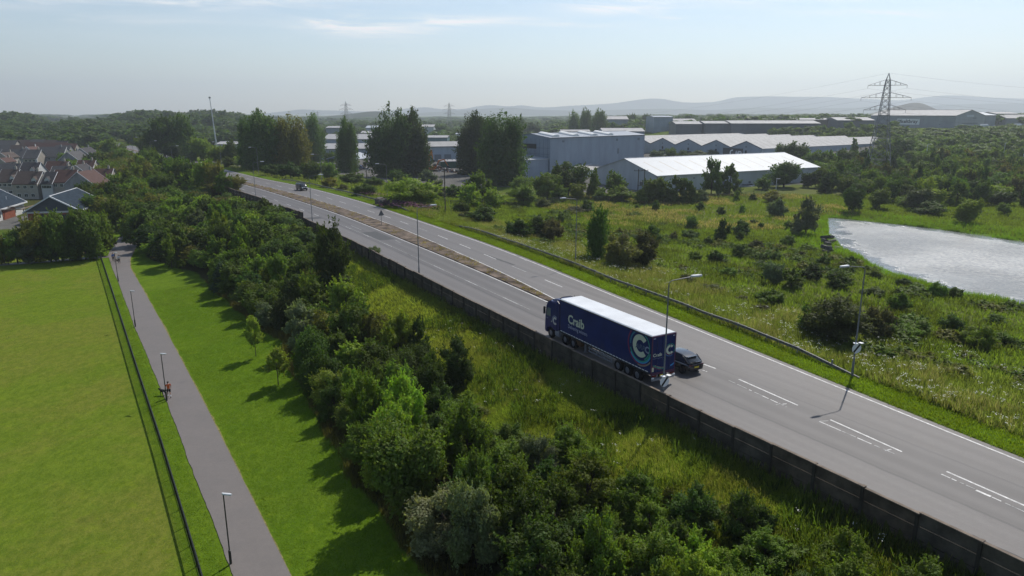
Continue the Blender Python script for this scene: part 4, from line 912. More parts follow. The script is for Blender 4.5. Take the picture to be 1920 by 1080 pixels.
for s in (-1, 1):
    MB().box((2.38, s*.66, .86), (.2, .40, .30)).build('headlight', WHITE, van, bevel=.05)
    MB().box((1.3, s*1.06, 1.35), (.14, .2, .28)).build('mirror', VANG, van, bevel=.03)
    for x in (-1.5, 1.55): wheel(van, x, s*.86, .35, .24, side=s)
MB().box((2.4, 0, 1.02), (.12, .6, .10)).build('bonnet_edge', WHITE, van, bevel=.02)
MB().box((2.47, 0, .58), (.1, 1.5, .28)).build('front_bumper', CHAS, van, bevel=.04)

# ------------------------------------------------------------------ people and dogs: one skinned surface each
SKIN = mat('skin', (.42, .24, .17), .6, .3); HAIRD = mat('dark_hair', (.018, .012, .009), .7, .3)
def skinned(name, verts, edges, m, parent, sub=1):
    """verts: (x,y,z,r); grows a continuous surface"""
    me = bpy.data.meshes.new(name); me.from_pydata([v[:3] for v in verts], edges, []); me.materials.append(m)
    o = bpy.data.objects.new(name, me); C.objects.link(o); o.parent = parent
    md = o.modifiers.new('skin', 'SKIN'); md.use_smooth_shade = True
    if not me.skin_vertices: me.skin_vertices.new() if hasattr(me.skin_vertices, 'new') else None
    bm = bmesh.new(); bm.from_mesh(me); lay = bm.verts.layers.skin.verify(); bm.verts.ensure_lookup_table()
    for i, v in enumerate(bm.verts): v[lay].radius = (verts[i][3], verts[i][4] if len(verts[i]) > 4 else verts[i][3]); v[lay].use_root = (i == 0)
    bm.to_mesh(me); bm.free()
    s = o.modifiers.new('smooth', 'SUBSURF'); s.levels = sub; s.render_levels = sub
    return o
def person(loc, rz, label, top, bottom, hair, sock=None, stride=.28, shorts=False, height=1.75, bag=None, arm_l=None):
    r = empty('person', loc, rz, label, 'person'); k = height/1.75; r.scale = (k, k, k)
    # faces +X, left is +Y
    hipz, kz = .92, .50; sx = stride
    V = []; E = []
    def add(p, parent=None):
        V.append(p); i = len(V)-1
        if parent is not None: E.append((parent, i))
        return i
    pel = add((0, 0, .95, .105, .13)); w = add((0, 0, 1.10, .10, .125), pel); ch = add((.01, 0, 1.28, .105, .145), w); nk0 = add((.0, 0, 1.44, .075, .085), ch); nk = add((.01, 0, 1.51, .052), nk0)
    h1 = add((.03, 0, 1.58, .075, .07), nk); h2 = add((.025, 0, 1.66, .098, .078), h1); add((.02, 0, 1.73, .07, .06), h2); add((.125, 0, 1.645, .016), h2)
    for s, ph in ((1, 1), (-1, -1)):
        hp = add((0, s*.09, .90, .085), pel); kn = add((ph*sx*.55+.05, s*.10, kz, .056), hp); an = add((ph*sx-.03 if ph > 0 else -sx*1.05, s*.10, .10 if ph > 0 else .16, .037), kn)
        fx = V[an][0]; add((fx+.13, s*.115, .045 if ph > 0 else .07, .032), an); 
        sh = add((0, s*.19, 1.40, .055), nk0)
        if s == 1 and arm_l: ea, wa = arm_l
        else: ea, wa = (-ph*.13, s*.25, 1.13), (-ph*.13+.12, s*.24, .93)
        eb = add((*ea, .040), sh); wr = add((*wa, .028), eb)
        d = (Vector(wa)-Vector(ea)).normalized(); pm = add((*(Vector(wa)+d*.07), .033, .022), wr)
        for q, L in ((-.028, .075), (-.010, .088), (.010, .082), (.028, .066)):
            f1 = add((*(Vector(wa)+d*.11+Vector((q, 0, 0))), .0095), pm); add((*(Vector(wa)+d*(.11+L)+Vector((q+.012, -s*.012, 0))), .0075), f1)
        add((*(Vector(wa)+d*.06+Vector((.045, -s*.01, 0))), .0095), wr)
    skinned('body', V, E, SKIN, r)
    # shirt
    v2 = [(0, 0, .92, .125, .155), (0, 0, 1.10, .115, .145), (.01, 0, 1.28, .118, .162), (0, 0, 1.44, .085, .10)]; e2 = [(0, 1), (1, 2), (2, 3)]
    for s in (1, -1):
        ph = s; i = len(v2); ea = arm_l[0] if (s == 1 and arm_l) else (-ph*.13, s*.25, 1.13)
        S = Vector((0, s*.19, 1.40)); Em = S.lerp(Vector(ea), .65 if shorts else 1.0)
        v2 += [(*S, .072), (*Em, .060)]; e2 += [(3, i), (i, i+1)]
        if not shorts:
            wa = arm_l[1] if (s == 1 and arm_l) else (-ph*.13+.12, s*.24, .93); v2.append((*Vector(ea).lerp(Vector(wa), .9), .042)); e2.append((i+1, i+2))
    skinned('top', v2, e2, top, r)
    v3 = [(0, 0, 1.02, .112, .142)]; e3 = []
    for s in (1, -1):
        i = len(v3); hp = Vector((0, s*.09, .88)); kn = Vector((s*sx*.55+.05, s*.10, kz)); an = Vector((s*sx-.03 if s > 0 else -sx*1.05, s*.10, .10 if s > 0 else .16))
        if shorts: v3 += [(*hp, .105), (*hp.lerp(kn, .72), .088)]; e3 += [(0, i), (i, i+1)]
        else: v3 += [(*hp, .10), (*kn, .072), (*kn.lerp(an, .93), .052)]; e3 += [(0, i), (i, i+1), (i+1, i+2)]
    skinned('shorts' if shorts else 'trousers', v3, e3, bottom, r)
    for s in (1, -1):
        kn = Vector((s*sx*.55+.05, s*.10, kz)); an = Vector((s*sx-.03 if s > 0 else -sx*1.05, s*.10, .10 if s > 0 else .16))
        if sock: skinned('sock', [(*kn.lerp(an, .35), .055), (*kn.lerp(an, .95), .046)], [(0, 1)], sock, r)
        z = .05 if s > 0 else .09
        skinned('shoe', [(an.x-.05, an.y, z, .042), (an.x+.06, an.y, z, .046), (an.x+.16, an.y+s*.01, z-.01, .036)], [(0, 1), (1, 2)], mat('dark_shoe', (.02, .02, .022), .6, .3), r)
    skinned('hair', [(-.02, 0, 1.60, .098, .088), (-.005, 0, 1.70, .112, .100), (.0, 0, 1.75, .085, .08)], [(0, 1), (1, 2)], hair, r)
    return r
def dog(loc, rz, label, col, k=1.0):
    r = empty('dog', loc, rz, label, 'dog'); r.scale = (k, k, k)
    V = [(-.27, 0, .49, .115), (-.05, 0, .49, .118), (.18, 0, .47, .138), (.29, 0, .53, .105), (.37, 0, .60, .080), (.43, 0, .64, .085), (.53, 0, .61, .055), (.60, 0, .59, .038),
         (-.36, 0, .53, .032), (-.50, 0, .60, .022), (-.58, 0, .72, .014)]
    E = [(0, 1), (1, 2), (2, 3), (3, 4), (4, 5), (5, 6), (6, 7), (0, 8), (8, 9), (9, 10)]
    for s, o in ((1, .05), (-1, -.05)):
        i = len(V); V += [(.22+o*.5, s*.085, .38, .055), (.20+o, s*.085, .22, .032), (.21+o*1.4, s*.085, .05, .024), (.27+o*1.4, s*.085, .025, .022)]; E += [(2, i), (i, i+1), (i+1, i+2), (i+2, i+3)]
        i = len(V); V += [(-.24-o*.5, s*.085, .40, .072), (-.20-o, s*.085, .28, .042), (-.34-o, s*.085, .18, .026), (-.31-o, s*.085, .04, .022), (-.25-o, s*.085, .025, .02)]; E += [(0, i), (i, i+1), (i+1, i+2), (i+2, i+3), (i+3, i+4)]
        i = len(V); V += [(.41, s*.06, .69, .03), (.39, s*.095, .62, .022)]; E += [(5, i), (i, i+1)]
    skinned('body', V, E, col, r)
    skinned('collar', [(.325, 0, .555, .098), (.345, 0, .575, .092)], [(0, 1)], mat('red_collar', (.25, .03, .03), .6, .3), r); return r
pd_ = math.atan2(.85, -.53)
q = hit(318, 746); BLACKFUR = mat('black_fur', (.012, .011, .011), .7, .3)
jl = Vector(q)
person(tuple(q), pd_, 'person in orange top, black shorts and white socks walking a dog on the path', mat('orange_shirt', (.68, .13, .035), .7, .2), mat('black_shorts', (.015, .015, .017), .7, .2), HAIRD, WHITE, .22, True, 1.78, arm_l=((.08, .28, 1.12), (.20, .30, .95)))
q2 = hit(307, 741); dg_ = dog(tuple(q2), math.pi-.25, 'black dog on a lead beside the person in orange', BLACKFUR, 1.05)
hand = Vector(q)+Matrix.Rotation(pd_, 3, 'Z') @ Vector((.22, .30, .86)); neck = Vector(q2)+Matrix.Rotation(math.pi-.25, 3, 'Z') @ Vector((.34, 0, .64))
tag(MB().tube([hand.lerp(neck, t)-Vector((0, 0, .12*4*t*(1-t))) for t in np.linspace(0, 1, 9)], .012, 5).build('dog_lead', mat('lead_black', (.02, .02, .02), .7, .2)), 'thin dark dog lead between the person in orange and the black dog', 'dog lead')
q = hit(213.5, 491); person(tuple(q), pd_, 'person in blue jacket and dark trousers walking by the far path lamp', mat('blue_jacket', (.03, .12, .36), .7, .2), mat('dark_trousers', (.02, .022, .03), .7, .2), HAIRD, None, .24, False, 1.8)
q = hit(224, 494); person(tuple(q), pd_, 'person in white and grey top walking beside the person in blue', mat('white_grey_top', (.55, .56, .58), .7, .2), mat('black_trousers', (.018, .018, .022), .7, .2), HAIRD, None, .2, False, 1.72)
q = hit(219.5, 491); dog(tuple(q), pd_+.5, 'small black dog walking between the two people by the far path lamp', BLACKFUR, .8)
# ------------------------------------------------------------------ industrial sheds
def cladding(name, col, rib=.9, amt=.10, rough=.5, metal=0.0, axis='X', bandscale=1.0):
    m = bpy.data.materials.new(name); m.use_nodes = True; nt = m.node_tree; b = nt.nodes['Principled BSDF']
    t = nn(nt, 'ShaderNodeTexCoord'); P = t.outputs['Object']
    w = nn(nt, 'ShaderNodeTexWave', wave_type='BANDS', bands_direction=axis, wave_profile='SAW'); w.inputs['Scale'].default_value = rib; nt.links.new(P, w.inputs['Vector'])
    n = ramp(nt, noise(nt, mapping(nt, P, (.5, .5, .12)), .6, 6, .65), .3, .7)
    c = mixc(nt, n, tuple(x*(1-amt) for x in col), tuple(min(1, x*(1+amt)) for x in col)); c = mixc(nt, mth(nt, 'MULTIPLY', w.outputs['Fac'], .14), c, tuple(x*.7 for x in col))
    nt.links.new(c, b.inputs['Base Color']); b.inputs['Roughness'].default_value = rough; b.inputs['Metallic'].default_value = metal; b.inputs['Specular IOR Level'].default_value = .4
    bn = nn(nt, 'ShaderNodeBump'); bn.inputs['Strength'].default_value = .4; bn.inputs['Distance'].default_value = .05; nt.links.new(w.outputs['Fac'], bn.inputs['Height']); nt.links.new(bn.outputs[0], b.inputs['Normal'])
    return m
CL_WHITE = cladding('white_cladding', (.42, .45, .48)); CL_BLUE = cladding('blue_grey_cladding', (.235, .285, .345), .5); CL_PALE = cladding('pale_blue_cladding', (.28, .34, .40)); CL_GREY = cladding('grey_cladding', (.26, .28, .31))
CL_DARK = cladding('dark_cladding', (.085, .098, .12)); CL_TEAL = cladding('teal_cladding', (.10, .17, .18)); CL_GREEN = cladding('green_cladding', (.015, .085, .055)); CL_BROWN = cladding('brown_cladding', (.13, .10, .085))
RF_WHITE = cladding('white_sheet_roof', (.37, .395, .415), .35, .06, .45); RF_GREY = cladding('grey_sheet_roof', (.29, .285, .28), .5, .12, .6); RF_FIBRE = cladding('fibre_cement_roof', (.315, .31, .305), .5, .14, .7); RF_DULL = cladding('dull_sheet_roof', (.28, .275, .27), .4, .12, .7)
RF_BLUE = cladding('blue_grey_roof', (.22, .25, .29), .4, .08, .5)
SKYL = mat('rooflight_strip', (.30, .275, .235), .5, .4); SKYW = mat('barrel_rooflight', (.66, .66, .63), .35, .5); OPEN = mat('dark_opening', (.03, .032, .035), .6, .3); TRIM = mat('white_trim', (.62, .63, .64), .5, .4); DTRIM = mat('dark_trim', (.07, .08, .095), .5, .4); GREYP = mat('vent_grey', (.13, .15, .17), .5, .4)
def shed_root(name, P1, P2, z0, label, cat='warehouse', group=None):
    d = np.array(P2[:2])-np.array(P1[:2]); L = float(np.hypot(*d)); r = empty(name, (P1[0], P1[1], z0), math.atan2(d[1], d[0]), label, cat, group); return r, L
def gable(r, L, W, h, hr, wallm, roofm, over=.4, y0=0., trim=TRIM, thick=.22, wall=True, gut=True):
    if wall:
        b = MB(); b.add([(0, y0, 0), (L, y0, 0), (L, y0+W, 0), (0, y0+W, 0), (0, y0, h), (L, y0, h), (L, y0+W, h), (0, y0+W, h), (0, y0+W/2, hr), (L, y0+W/2, hr)], [(0, 1, 5, 4), (2, 3, 7, 6), (1, 2, 6, 9, 5), (3, 0, 4, 8, 7)])
        b.build('wall', wallm, r)
    sl = (hr-h)/(W/2); b = MB(); yo = y0-over; zo = h-over*sl
    for s in (0, 1):
        Y = lambda y: y if s == 0 else 2*y0+W-y
        b.add([(-over, Y(yo), zo+.05), (L+over, Y(yo), zo+.05), (L+over, y0+W/2, hr+.05), (-over, y0+W/2, hr+.05), (-over, Y(yo), zo+thick), (L+over, Y(yo), zo+thick), (L+over, y0+W/2, hr+thick), (-over, y0+W/2, hr+thick)],
              [(0, 1, 2, 3), (7, 6, 5, 4), (0, 4, 5, 1), (1, 5, 6, 2), (3, 7, 4, 0)])
    ro = b.build('roof', roofm, r)
    if gut:
        for y in (yo-.06, 2*y0+W-yo+.06): MB().box((L/2, y, zo+.08), (L+2*over, .14, .22)).build('gutter', trim, ro)
        MB().tube([(-over, y0+W/2, hr+thick+.02), (L+over, y0+W/2, hr+thick+.02)], .14, 6).build('ridge_cap', trim, ro)
    return ro
def slope_strip(roof, r, L, W, h, hr, xs, y_lo, y_hi, wid, m, name, y0=0., lift=.235):
    """strips laid on the near roof slope"""
    sl = (hr-h)/(W/2); b = MB()
    for x in xs: b.add([(x-wid/2, y0+y_lo, h+sl*y_lo+lift), (x+wid/2, y0+y_lo, h+sl*y_lo+lift), (x+wid/2, y0+y_hi, h+sl*y_hi+lift), (x-wid/2, y0+y_hi, h+sl*y_hi+lift)], [(0, 1, 2, 3)])
    b.build(name, m, roof)
def wallbox(r, x, z, w, h, m, name, y=-.04, d=.1): return MB().box((x, y, z), (w, d, h)).build(name, m, r)
# near white shed
P1, P2 = plane(1232, 330, 1.0), plane(1536, 313.5, 1.0)
r, L = shed_root('warehouse', P1, P2, -5, 'low white warehouse with a wide white roof, nearest to the meadow')
ro = gable(r, L, 36, 6.0, 10.8, CL_WHITE, RF_WHITE, gut=True)
slope_strip(ro, r, L, 36, 6.0, 10.8, np.arange(5, L-3, 7.2), 3.0, 13.5, .55, SKYL, 'rooflight')
for x, z in ((6, 4.6), (10, 4.7), (17, 4.6), (70, 4.9), (36, 4.8)): wallbox(r, x, z, .6, .5, GREYP, 'wall_lamp')
wallbox(r, 64, 1.9, 5, 3.8, OPEN, 'loading_door'); wallbox(r, 30, 2.0, 4.5, 4, GREYP, 'roller_door'); wallbox(r, 45, 1.1, 1.1, 2.2, GREYP, 'door')
MB().box((0.05, -.08, 3), (.5, .12, 6)).build('corner_trim', DTRIM, r)
# big blue grey hall
P1, P2 = plane(1032, 259, 11.7), plane(1209, 253.2, 11.7)
r, L = shed_root('factory_hall', P1, P2, -5.2, 'tall blue grey factory hall with curved white rooflights', 'factory hall')
ro = gable(r, L, 24, 16.9, 18.4, CL_BLUE, RF_BLUE, over=.25, trim=DTRIM)
rl = MB(); sl = 1.5/12
for x in (5, 17.5, 30, 41):
    rings = []
    for t in np.linspace(0, 1, 2):
        y = 1.5+t*9; rings.append([(x+2.2*math.cos(a), y, 16.9+sl*y+.2+.95*math.sin(a)) for a in np.linspace(0, math.pi, 9)])
    rl.loft(rings, closed=True)
rl.build('barrel_rooflight', SKYW, ro, smooth=True)
gp = MB(); gp.box((-.05, 13, 13.2), (.1, 9, 2.0)); gp.build('louvre', OPEN, r)
gl = MB()
for y in np.arange(1.5, 23, 2.6): gl.box((-.03, y, 8.5), (.05, .08, 16))
for z in (4, 7, 10, 12.6): gl.box((-.035, 12, z), (.05, 23, .08))
gl.build('panel_joint', DTRIM, r)
for x, z, w, h_ in ((45, 10, .9, 2.4), (44, 15.2, 1.2, 1.0), (60, 15.2, 1.6, 1.1), (8, 15.4, 1.2, .8), (19, 4.4, 1.6, 2.4), (37.5, 3.2, 1.6, 2.6)): wallbox(r, x, z, w, h_, GREYP, 'window')
an = MB().box((-9, 8, 4.0), (17.8, 14, 8)).build('annex', CL_BLUE, r); MB().add([(-18.2, .8, 8.02), (.0, .8, 8.02), (.0, 15.2, 9.2), (-18.2, 15.2, 9.2), (-18.2, .8, 8.3), (.0, .8, 8.3), (.0, 15.2, 9.5), (-18.2, 15.2, 9.5)], [(0, 1, 2, 3), (7, 6, 5, 4), (0, 4, 5, 1), (2, 6, 7, 3), (3, 7, 4, 0), (1, 5, 6, 2)]).build('roof', RF_WHITE, an)
P1, P2 = plane(966, 314, -1.2), plane(1014, 313, -1.2)
r, L = shed_root('small_shed', P1, P2, -5.2, 'small white roofed shed at the foot of the tall hall', 'shed'); gable(r, L, 9, 4.0, 5.6, CL_WHITE, RF_WHITE)
P1, P2 = plane(1096, 321, -2.0), plane(1134, 314, -2.0)
r, L = shed_root('small_shed', P1, P2, -5.2, 'small dull roofed shed between the tall hall and the white warehouse', 'shed'); gable(r, L, 10, 3.2, 4.6, CL_WHITE, RF_DULL)
# long multi gabled shed
P1, P2 = plane(1429, 279.3, 3.0), plane(1668, 268, 3.0)
r, L = shed_root('multi_bay_shed', P1, P2, -5.0, 'long pale blue shed with a row of low gables and striped white roofs', 'warehouse')
BW = 20.6
for k in range(6):
    ro = gable(r, L-k*.5, BW, 8.0, 11.7, CL_PALE, RF_FIBRE, over=.25, y0=k*BW, trim=DTRIM, gut=False)
    b = MB()
    for (ya, yb, za, zb) in ((0, BW/2, 8, 11.7), (BW, BW/2, 8, 11.7)): b.tube([(-.3, k*BW+ya, za+.1), (-.3, k*BW+yb, zb+.1)], .22, 4)
    b.build('verge_trim', DTRIM, ro)
    slope_strip(ro, r, L, BW, 8, 11.7, np.arange(4, L-4, 6.2), 1.2, 8.8, .9, mat('old_rooflight', (.20, .20, .19), .6, .3), 'rooflight', y0=k*BW)
    MB().box((-.06, k*BW+BW/2, 2.4), (.14, 5.2, 4.8)).build('loading_door', OPEN, r)
    MB().box((-.06, k*BW+BW/2, 6.0), (.14, 1.1, 1.6)).build('flue', OPEN, r)
    MB().box((-.06, k*BW+BW/2+.1, 8.8), (.2, .7, .9)).build('wall_lamp', GREYP, r)
BB = mat('sign_slate', (.05, .055, .065), .5, .4); sgn = MB().box((-.16, 19.0, 5.4), (.18, 13.5, 4.6)).build('sign_board', BB, r)
SGW = mat('sign_lettering_white', (.72, .73, .74), .5, .4)
lettering('HD', 4.3, 2.2, (-.26, 17.3, 4.1), (0, -1, 0), (0, 0, 1), SGW, sgn, bold=.05, shear=.25)
g = MB(); arc(g, (-.26, 19.3, 5.2), .95, 1.7, 70, 265, (0, -1, 0), (0, 0, 1), .02, 0, 20); g.build('crescent_emblem', SGW, sgn, fix=False)
# hall with the name board
zc = 19.6; Cc = atY(1792.5, 217, 600); P2 = np.array([Cc[0], 600, Cc[2]]); dl = np.array([-.53, .85]); P1 = np.array([P2[0]+dl[0]*74, P2[1]+dl[1]*74])
z0 = 8.6; h_ = float(Cc[2])-z0
r, L = shed_root('signed_warehouse', P1, P2, z0, 'big grey warehouse with a white name board on the hill at right', 'warehouse')
ro = gable(r, L, 48, h_, h_+4.6, CL_GREY, RF_FIBRE, over=.5, trim=DTRIM)
bd_ = MB().box((35, -.12, h_-5.2), (20, .2, 5.0)).build('sign_board', mat('sign_board_white', (.70, .71, .72), .5, .4), r)
SGD = mat('sign_lettering_dark', (.03, .035, .04), .5, .4)
lettering('keltbray', 14.6, 2.9, (28.9, -.22, h_-6.2), (1, 0, 0), (0, 0, 1), SGD, bd_, bold=.03)
e = MB(); e.box((27.0, -.24, h_-5.0), (2.9, .06, 2.9)); e.build('square_emblem', SGD, bd_); lettering('B', 1.3, 1.9, (26.3, -.27, h_-5.95), (1, 0, 0), (0, 0, 1), SGW, bd_, bold=.02)
for x in (27, 33, 36, 39, 45, 62): wallbox(r, x, 4.0, .9, .7, GREYP, 'window')
MB().box((L+.08, 24, h_*.45), (.2, 26, .5)).build('canopy', DTRIM, r); MB().box((L+.08, 23, h_-.2), (.2, 12, 1.7)).build('sign_strip', mat('sign_pale', (.40, .44, .50), .5, .4), r); MB().box((L+.08, 31, h_-2), (.2, 5, .9)).build('window', GREYP, r)
# row sheds seen far off: near eave from (pxl) to (pxr), at forward distance Y
def far_shed(pxl, pxr, y_ridge, y_eave, y_base, Y, W, wm, rm, label, dY=0., cat='warehouse', group=None, extras=()):
    a, b_ = atY(pxl, y_eave, Y), atY(pxr, y_eave, Y+dY); zb = min(atY(pxl, y_base, Y)[2], float(H(a[0], a[1]))+.3)-1.0
    ze = (a[2]+b_[2])/2; zr = max(atY((pxl+pxr)/2, y_ridge, Y+dY/2+W/2)[2], ze+.6)
    r, L = shed_root('warehouse', a, b_, zb, label, cat, group); ro = gable(r, L, W, ze-zb, zr-zb, wm, rm, trim=DTRIM, over=.5, thick=.35)
    for (f, wz, ww, hh, m) in extras: wallbox(r, L*f, wz, ww, hh, m, 'door' if hh > 2 else 'window')
    return r, L, ro, ze-zb, zr-zb
EX = [(.3, 2.2, 4, 4.4, GREYP), (.55, 2.2, 4, 4.4, GREYP), (.75, 4.5, 2, 1, OPEN)]
far_shed(596, 868, 269, 279, 295, 425, 30, CL_PALE, RF_GREY, 'long pale shed with grey roof behind the poplars, front of the pair', 12, extras=EX)
far_shed(606, 760, 252, 261.5, 272, 505, 34, CL_PALE, RF_GREY, 'long pale shed with grey roof behind the poplars, rear of the pair', 0)
far_shed(798, 872, 266, 275, 292, 405, 18, CL_PALE, RF_DULL, 'pale shed with dull grey roof between the two poplar groups', 8, extras=EX[:2])
for a in [(801, 838, 254.5, 258.5, 266, 540, 24, CL_TEAL, RF_GREY, 'teal walled shed above the poplar gap'), (547, 563, 233, 236, 243, 760, 20, CL_PALE, RF_FIBRE, 'small pale shed left of the single poplar'),
          (611, 643, 237, 240, 248, 700, 24, CL_GREY, RF_FIBRE, 'grey box shed right of the single poplar'), (686, 706, 236, 240, 246, 720, 22, CL_WHITE, RF_WHITE, 'small white shed left of the double poplar'),
          (677, 704, 246, 250, 253, 640, 16, CL_BROWN, RF_FIBRE, 'low shed with brown front left of the double poplar'), (790, 813, 234, 238, 243, 800, 24, CL_WHITE, RF_FIBRE, 'small white roofed shed right of the double poplar'),
          (855, 868, 250, 252, 262, 620, 14, CL_WHITE, RF_WHITE, 'tiny white shed left of the far poplar pair'), (421, 456, 238, 240, 244, 820, 22, CL_DARK, RF_WHITE, 'low white roof on the skyline beside the crane boom'), (372, 404, 240.5, 242.5, 247, 830, 22, CL_DARK, RF_WHITE, 'low white roof on the skyline left of the crane boom'),
          (404, 458, 266, 271, 280, 470, 20, CL_WHITE, RF_FIBRE, 'white roof among trees under the crane boom'), (1053, 1106, 244, 247.5, 253, 420, 18, CL_GREY, RF_DULL, 'low dull roof behind the tall hall'),
          (1131, 1208, 241, 247, 253, 440, 22, CL_PALE, RF_FIBRE, 'pale roof with dark front behind the tall hall'), (1137, 1178, 218.5, 224, 236, 720, 26, CL_GREY, RF_FIBRE, 'far grey shed behind the poplar clump'),
          (1227, 1262, 217.5, 220, 237, 650, 40, CL_BLUE, RF_BLUE, 'far tall blue grey box shed at the foot of the hills'), (1263, 1306, 223, 228, 236, 700, 26, CL_GREY, RF_DULL, 'far grey roofed shed beside the tall blue box'),
          (1268, 1317, 228, 233, 241, 575, 26, CL_DARK, RF_FIBRE, 'dark walled shed, left of the far dark row'), (1322, 1374, 227.5, 232, 241, 570, 26, CL_DARK, RF_FIBRE, 'dark walled shed, second of the far dark row'),
          (1372, 1538, 226.5, 232, 241, 565, 30, CL_DARK, RF_FIBRE, 'very long dark walled shed in the far row'), (1495, 1570, 222, 225, 234, 660, 30, CL_BROWN, RF_FIBRE, 'brown fronted far shed behind the long dark shed'),
          (1571, 1640, 220.5, 226, 236, 640, 30, CL_DARK, RF_FIBRE, 'dark far shed just left of the big pylon'), (1868, 1908, 210.5, 213.5, 222, 820, 30, CL_GREY, RF_FIBRE, 'far pale roof right of the signed warehouse'),
          (1888, 1935, 215.5, 222, 234, 700, 26, CL_GREY, RF_DULL, 'brown grey shed at the right frame edge'), (1846, 1868, 211, 216.5, 233, 690, 44, CL_GREY, RF_WHITE, 'white gabled hall beside the signed warehouse')]: far_shed(*a)
for px0, px1, y, Y, lab in [(1390, 1420, 226, 566, 'l'), (1455, 1490, 225.5, 566, 'm')]:
    pass
# green yard hut, canopy, scrap heaps, diggers, parked cars
a, b_ = plane(826, 303, -1.2), plane(884, 302, -1.2); r, L = shed_root('yard_hut', a, b_, -5, 'dark green yard building behind the orange diggers', 'shed'); gable(r, L, 8, 3.8, 4.3, CL_GREEN, RF_DULL)
b = MB()
for x in np.arange(1.5, L, 2.4): b.tube([(x, 2.2, 4.0), (x, 2.2, 4.9)], .3, 8)
b.build('roof_vent', RF_WHITE, r)
a, b_ = plane(664, 299, -1.0), plane(700, 295, -1.0); r, L = shed_root('open_canopy', a, b_, -5, 'teal edged open canopy with pale roof behind the slim poplar', 'canopy'); gable(r, L, 16, 4.0, 6.2, CL_TEAL, RF_WHITE, wall=False)
for x in (.2, L-.2):
    for y in (.3, 15.7): MB().tube([(x, y, 0), (x, y, 4)], .2, 6).build('post', CL_TEAL, r)
MB().add([(0, 0, 4), (0, 16, 4), (0, 8, 6.1), (.1, 0, 4), (.1, 16, 4), (.1, 8, 6.1)], [(0, 1, 2), (3, 5, 4), (0, 3, 4, 1), (1, 4, 5, 2), (2, 5, 3, 0)]).build('gable_panel', CL_TEAL, r)
ORANGE = mat('digger_orange', (.55, .16, .02), .5, .4)
def digger(loc, rz, label, k=1., up=False):
    r = empty('excavator', loc, rz, label, 'excavator', 'orange diggers in the scrap yard'); r.scale = (k, k, k)
    for s in (-1, 1): MB().prism([(-1.9, .1), (-1.6, .0), (1.6, 0), (1.9, .1), (2.1, .5), (1.8, .9), (-1.8, .9), (-2.1, .5)], s*1.1-.3, s*1.1+.3).build('track', CHAS, r, bevel=.05)
    MB().box((-.6, 0, 1.7), (3.2, 2.5, 1.2)).build('engine_house', ORANGE, r, bevel=.15)
    MB().prism([(.1, 1.1), (1.6, 1.1), (1.6, 2.0), (1.2, 3.0), (.1, 3.0)], .2, 1.2).build('cab', GLASS, r, bevel=.05)
    bm_ = [(1.0, -.4, 1.6), (2.4, -.4, 4.6), (4.6, -.4, 5.2)] if not up else [(1.0, -.4, 1.6), (1.6, -.4, 5.0), (2.6, -.4, 8.0)]
    stt = [(4.6, -.4, 5.2), (6.2, -.4, 2.4)] if not up else [(2.6, -.4, 8.0), (3.2, -.4, 4.0)]
    MB().tube(bm_, [.36, .42, .26], 6).build('boom', ORANGE, r); MB().tube(stt, [.3, .18], 6).build('stick', ORANGE, r)
    e = Vector(stt[1]); MB().prism([(e.x-.4, e.z+.3), (e.x+.4, e.z+.2), (e.x+.5, e.z-.6), (e.x-.1, e.z-1.0), (e.x-.7, e.z-.5)], -.9, .1).build('bucket', CHAS, r)
q = plane(797, 321, -5); digger(tuple(q), .5, 'orange digger with raised boom in the scrap yard', 1.25, True)
q = plane(812, 323, -5); digger(tuple(q), .1, 'orange digger with bent boom beside the scrap heap', 1.15)
SCR = [mat('scrap_rust', (.12, .06, .035), .8, .3), mat('scrap_grey', (.20, .20, .20), .6, .4), mat('scrap_white', (.55, .55, .54), .5, .4), mat('scrap_dark', (.04, .04, .042), .7, .3), mat('scrap_blue', (.06, .10, .18), .6, .3)]
rs = random.Random(11)
for px, py, w, h_, lab in [(835, 323, 9, 2.6, 'scrap heap of white and rusty pieces in front of the green hut'), (852, 325, 8, 1.8, 'scrap heap right of the diggers behind the bushes'), (676, 318, 10, 2.6, 'dark scrap heap seen right of the slim poplar'), (640, 315, 9, 2.2, 'scrap heap seen left of the slim poplar'), (820, 318, 7, 3.4, 'tall rusty scrap heap behind the diggers'), (692, 312, 8, 2.4, 'scrap heap under the teal canopy edge')]:
    q = plane(px, py, -5); b = MB()
    for k in range(70):
        rad = rs.random()**.6; a_ = rs.uniform(0, 6.28); x, y = math.cos(a_)*rad*w/2, math.sin(a_)*rad*w/3; z = h_*(1-rad**1.5)*rs.uniform(.2, 1)
        b.box((x, y, z+.2), (rs.uniform(.3, 1.8), rs.uniform(.2, 1.0), rs.uniform(.15, .7)), rs.choice([0, 0, 1, 2, 3, 3, 4]), 0, Matrix.Rotation(rs.uniform(-.5, .5), 3, 'X') @ Matrix.Rotation(rs.uniform(0, 3), 3, 'Z'))
    o = b.build('scrap_heap', SCR, fix=False); o.location = (float(q[0]), float(q[1]), -5.05); tag(o, lab, 'scrap heap')
PC = [mat('paint_%s' % n, c, .3, .5, coat=.3) for n, c in (('silver', (.40, .41, .42)), ('white', (.68, .69, .70)), ('charcoal', (.06, .06, .065)), ('navy', (.03, .05, .12)), ('maroon', (.22, .03, .03)))]
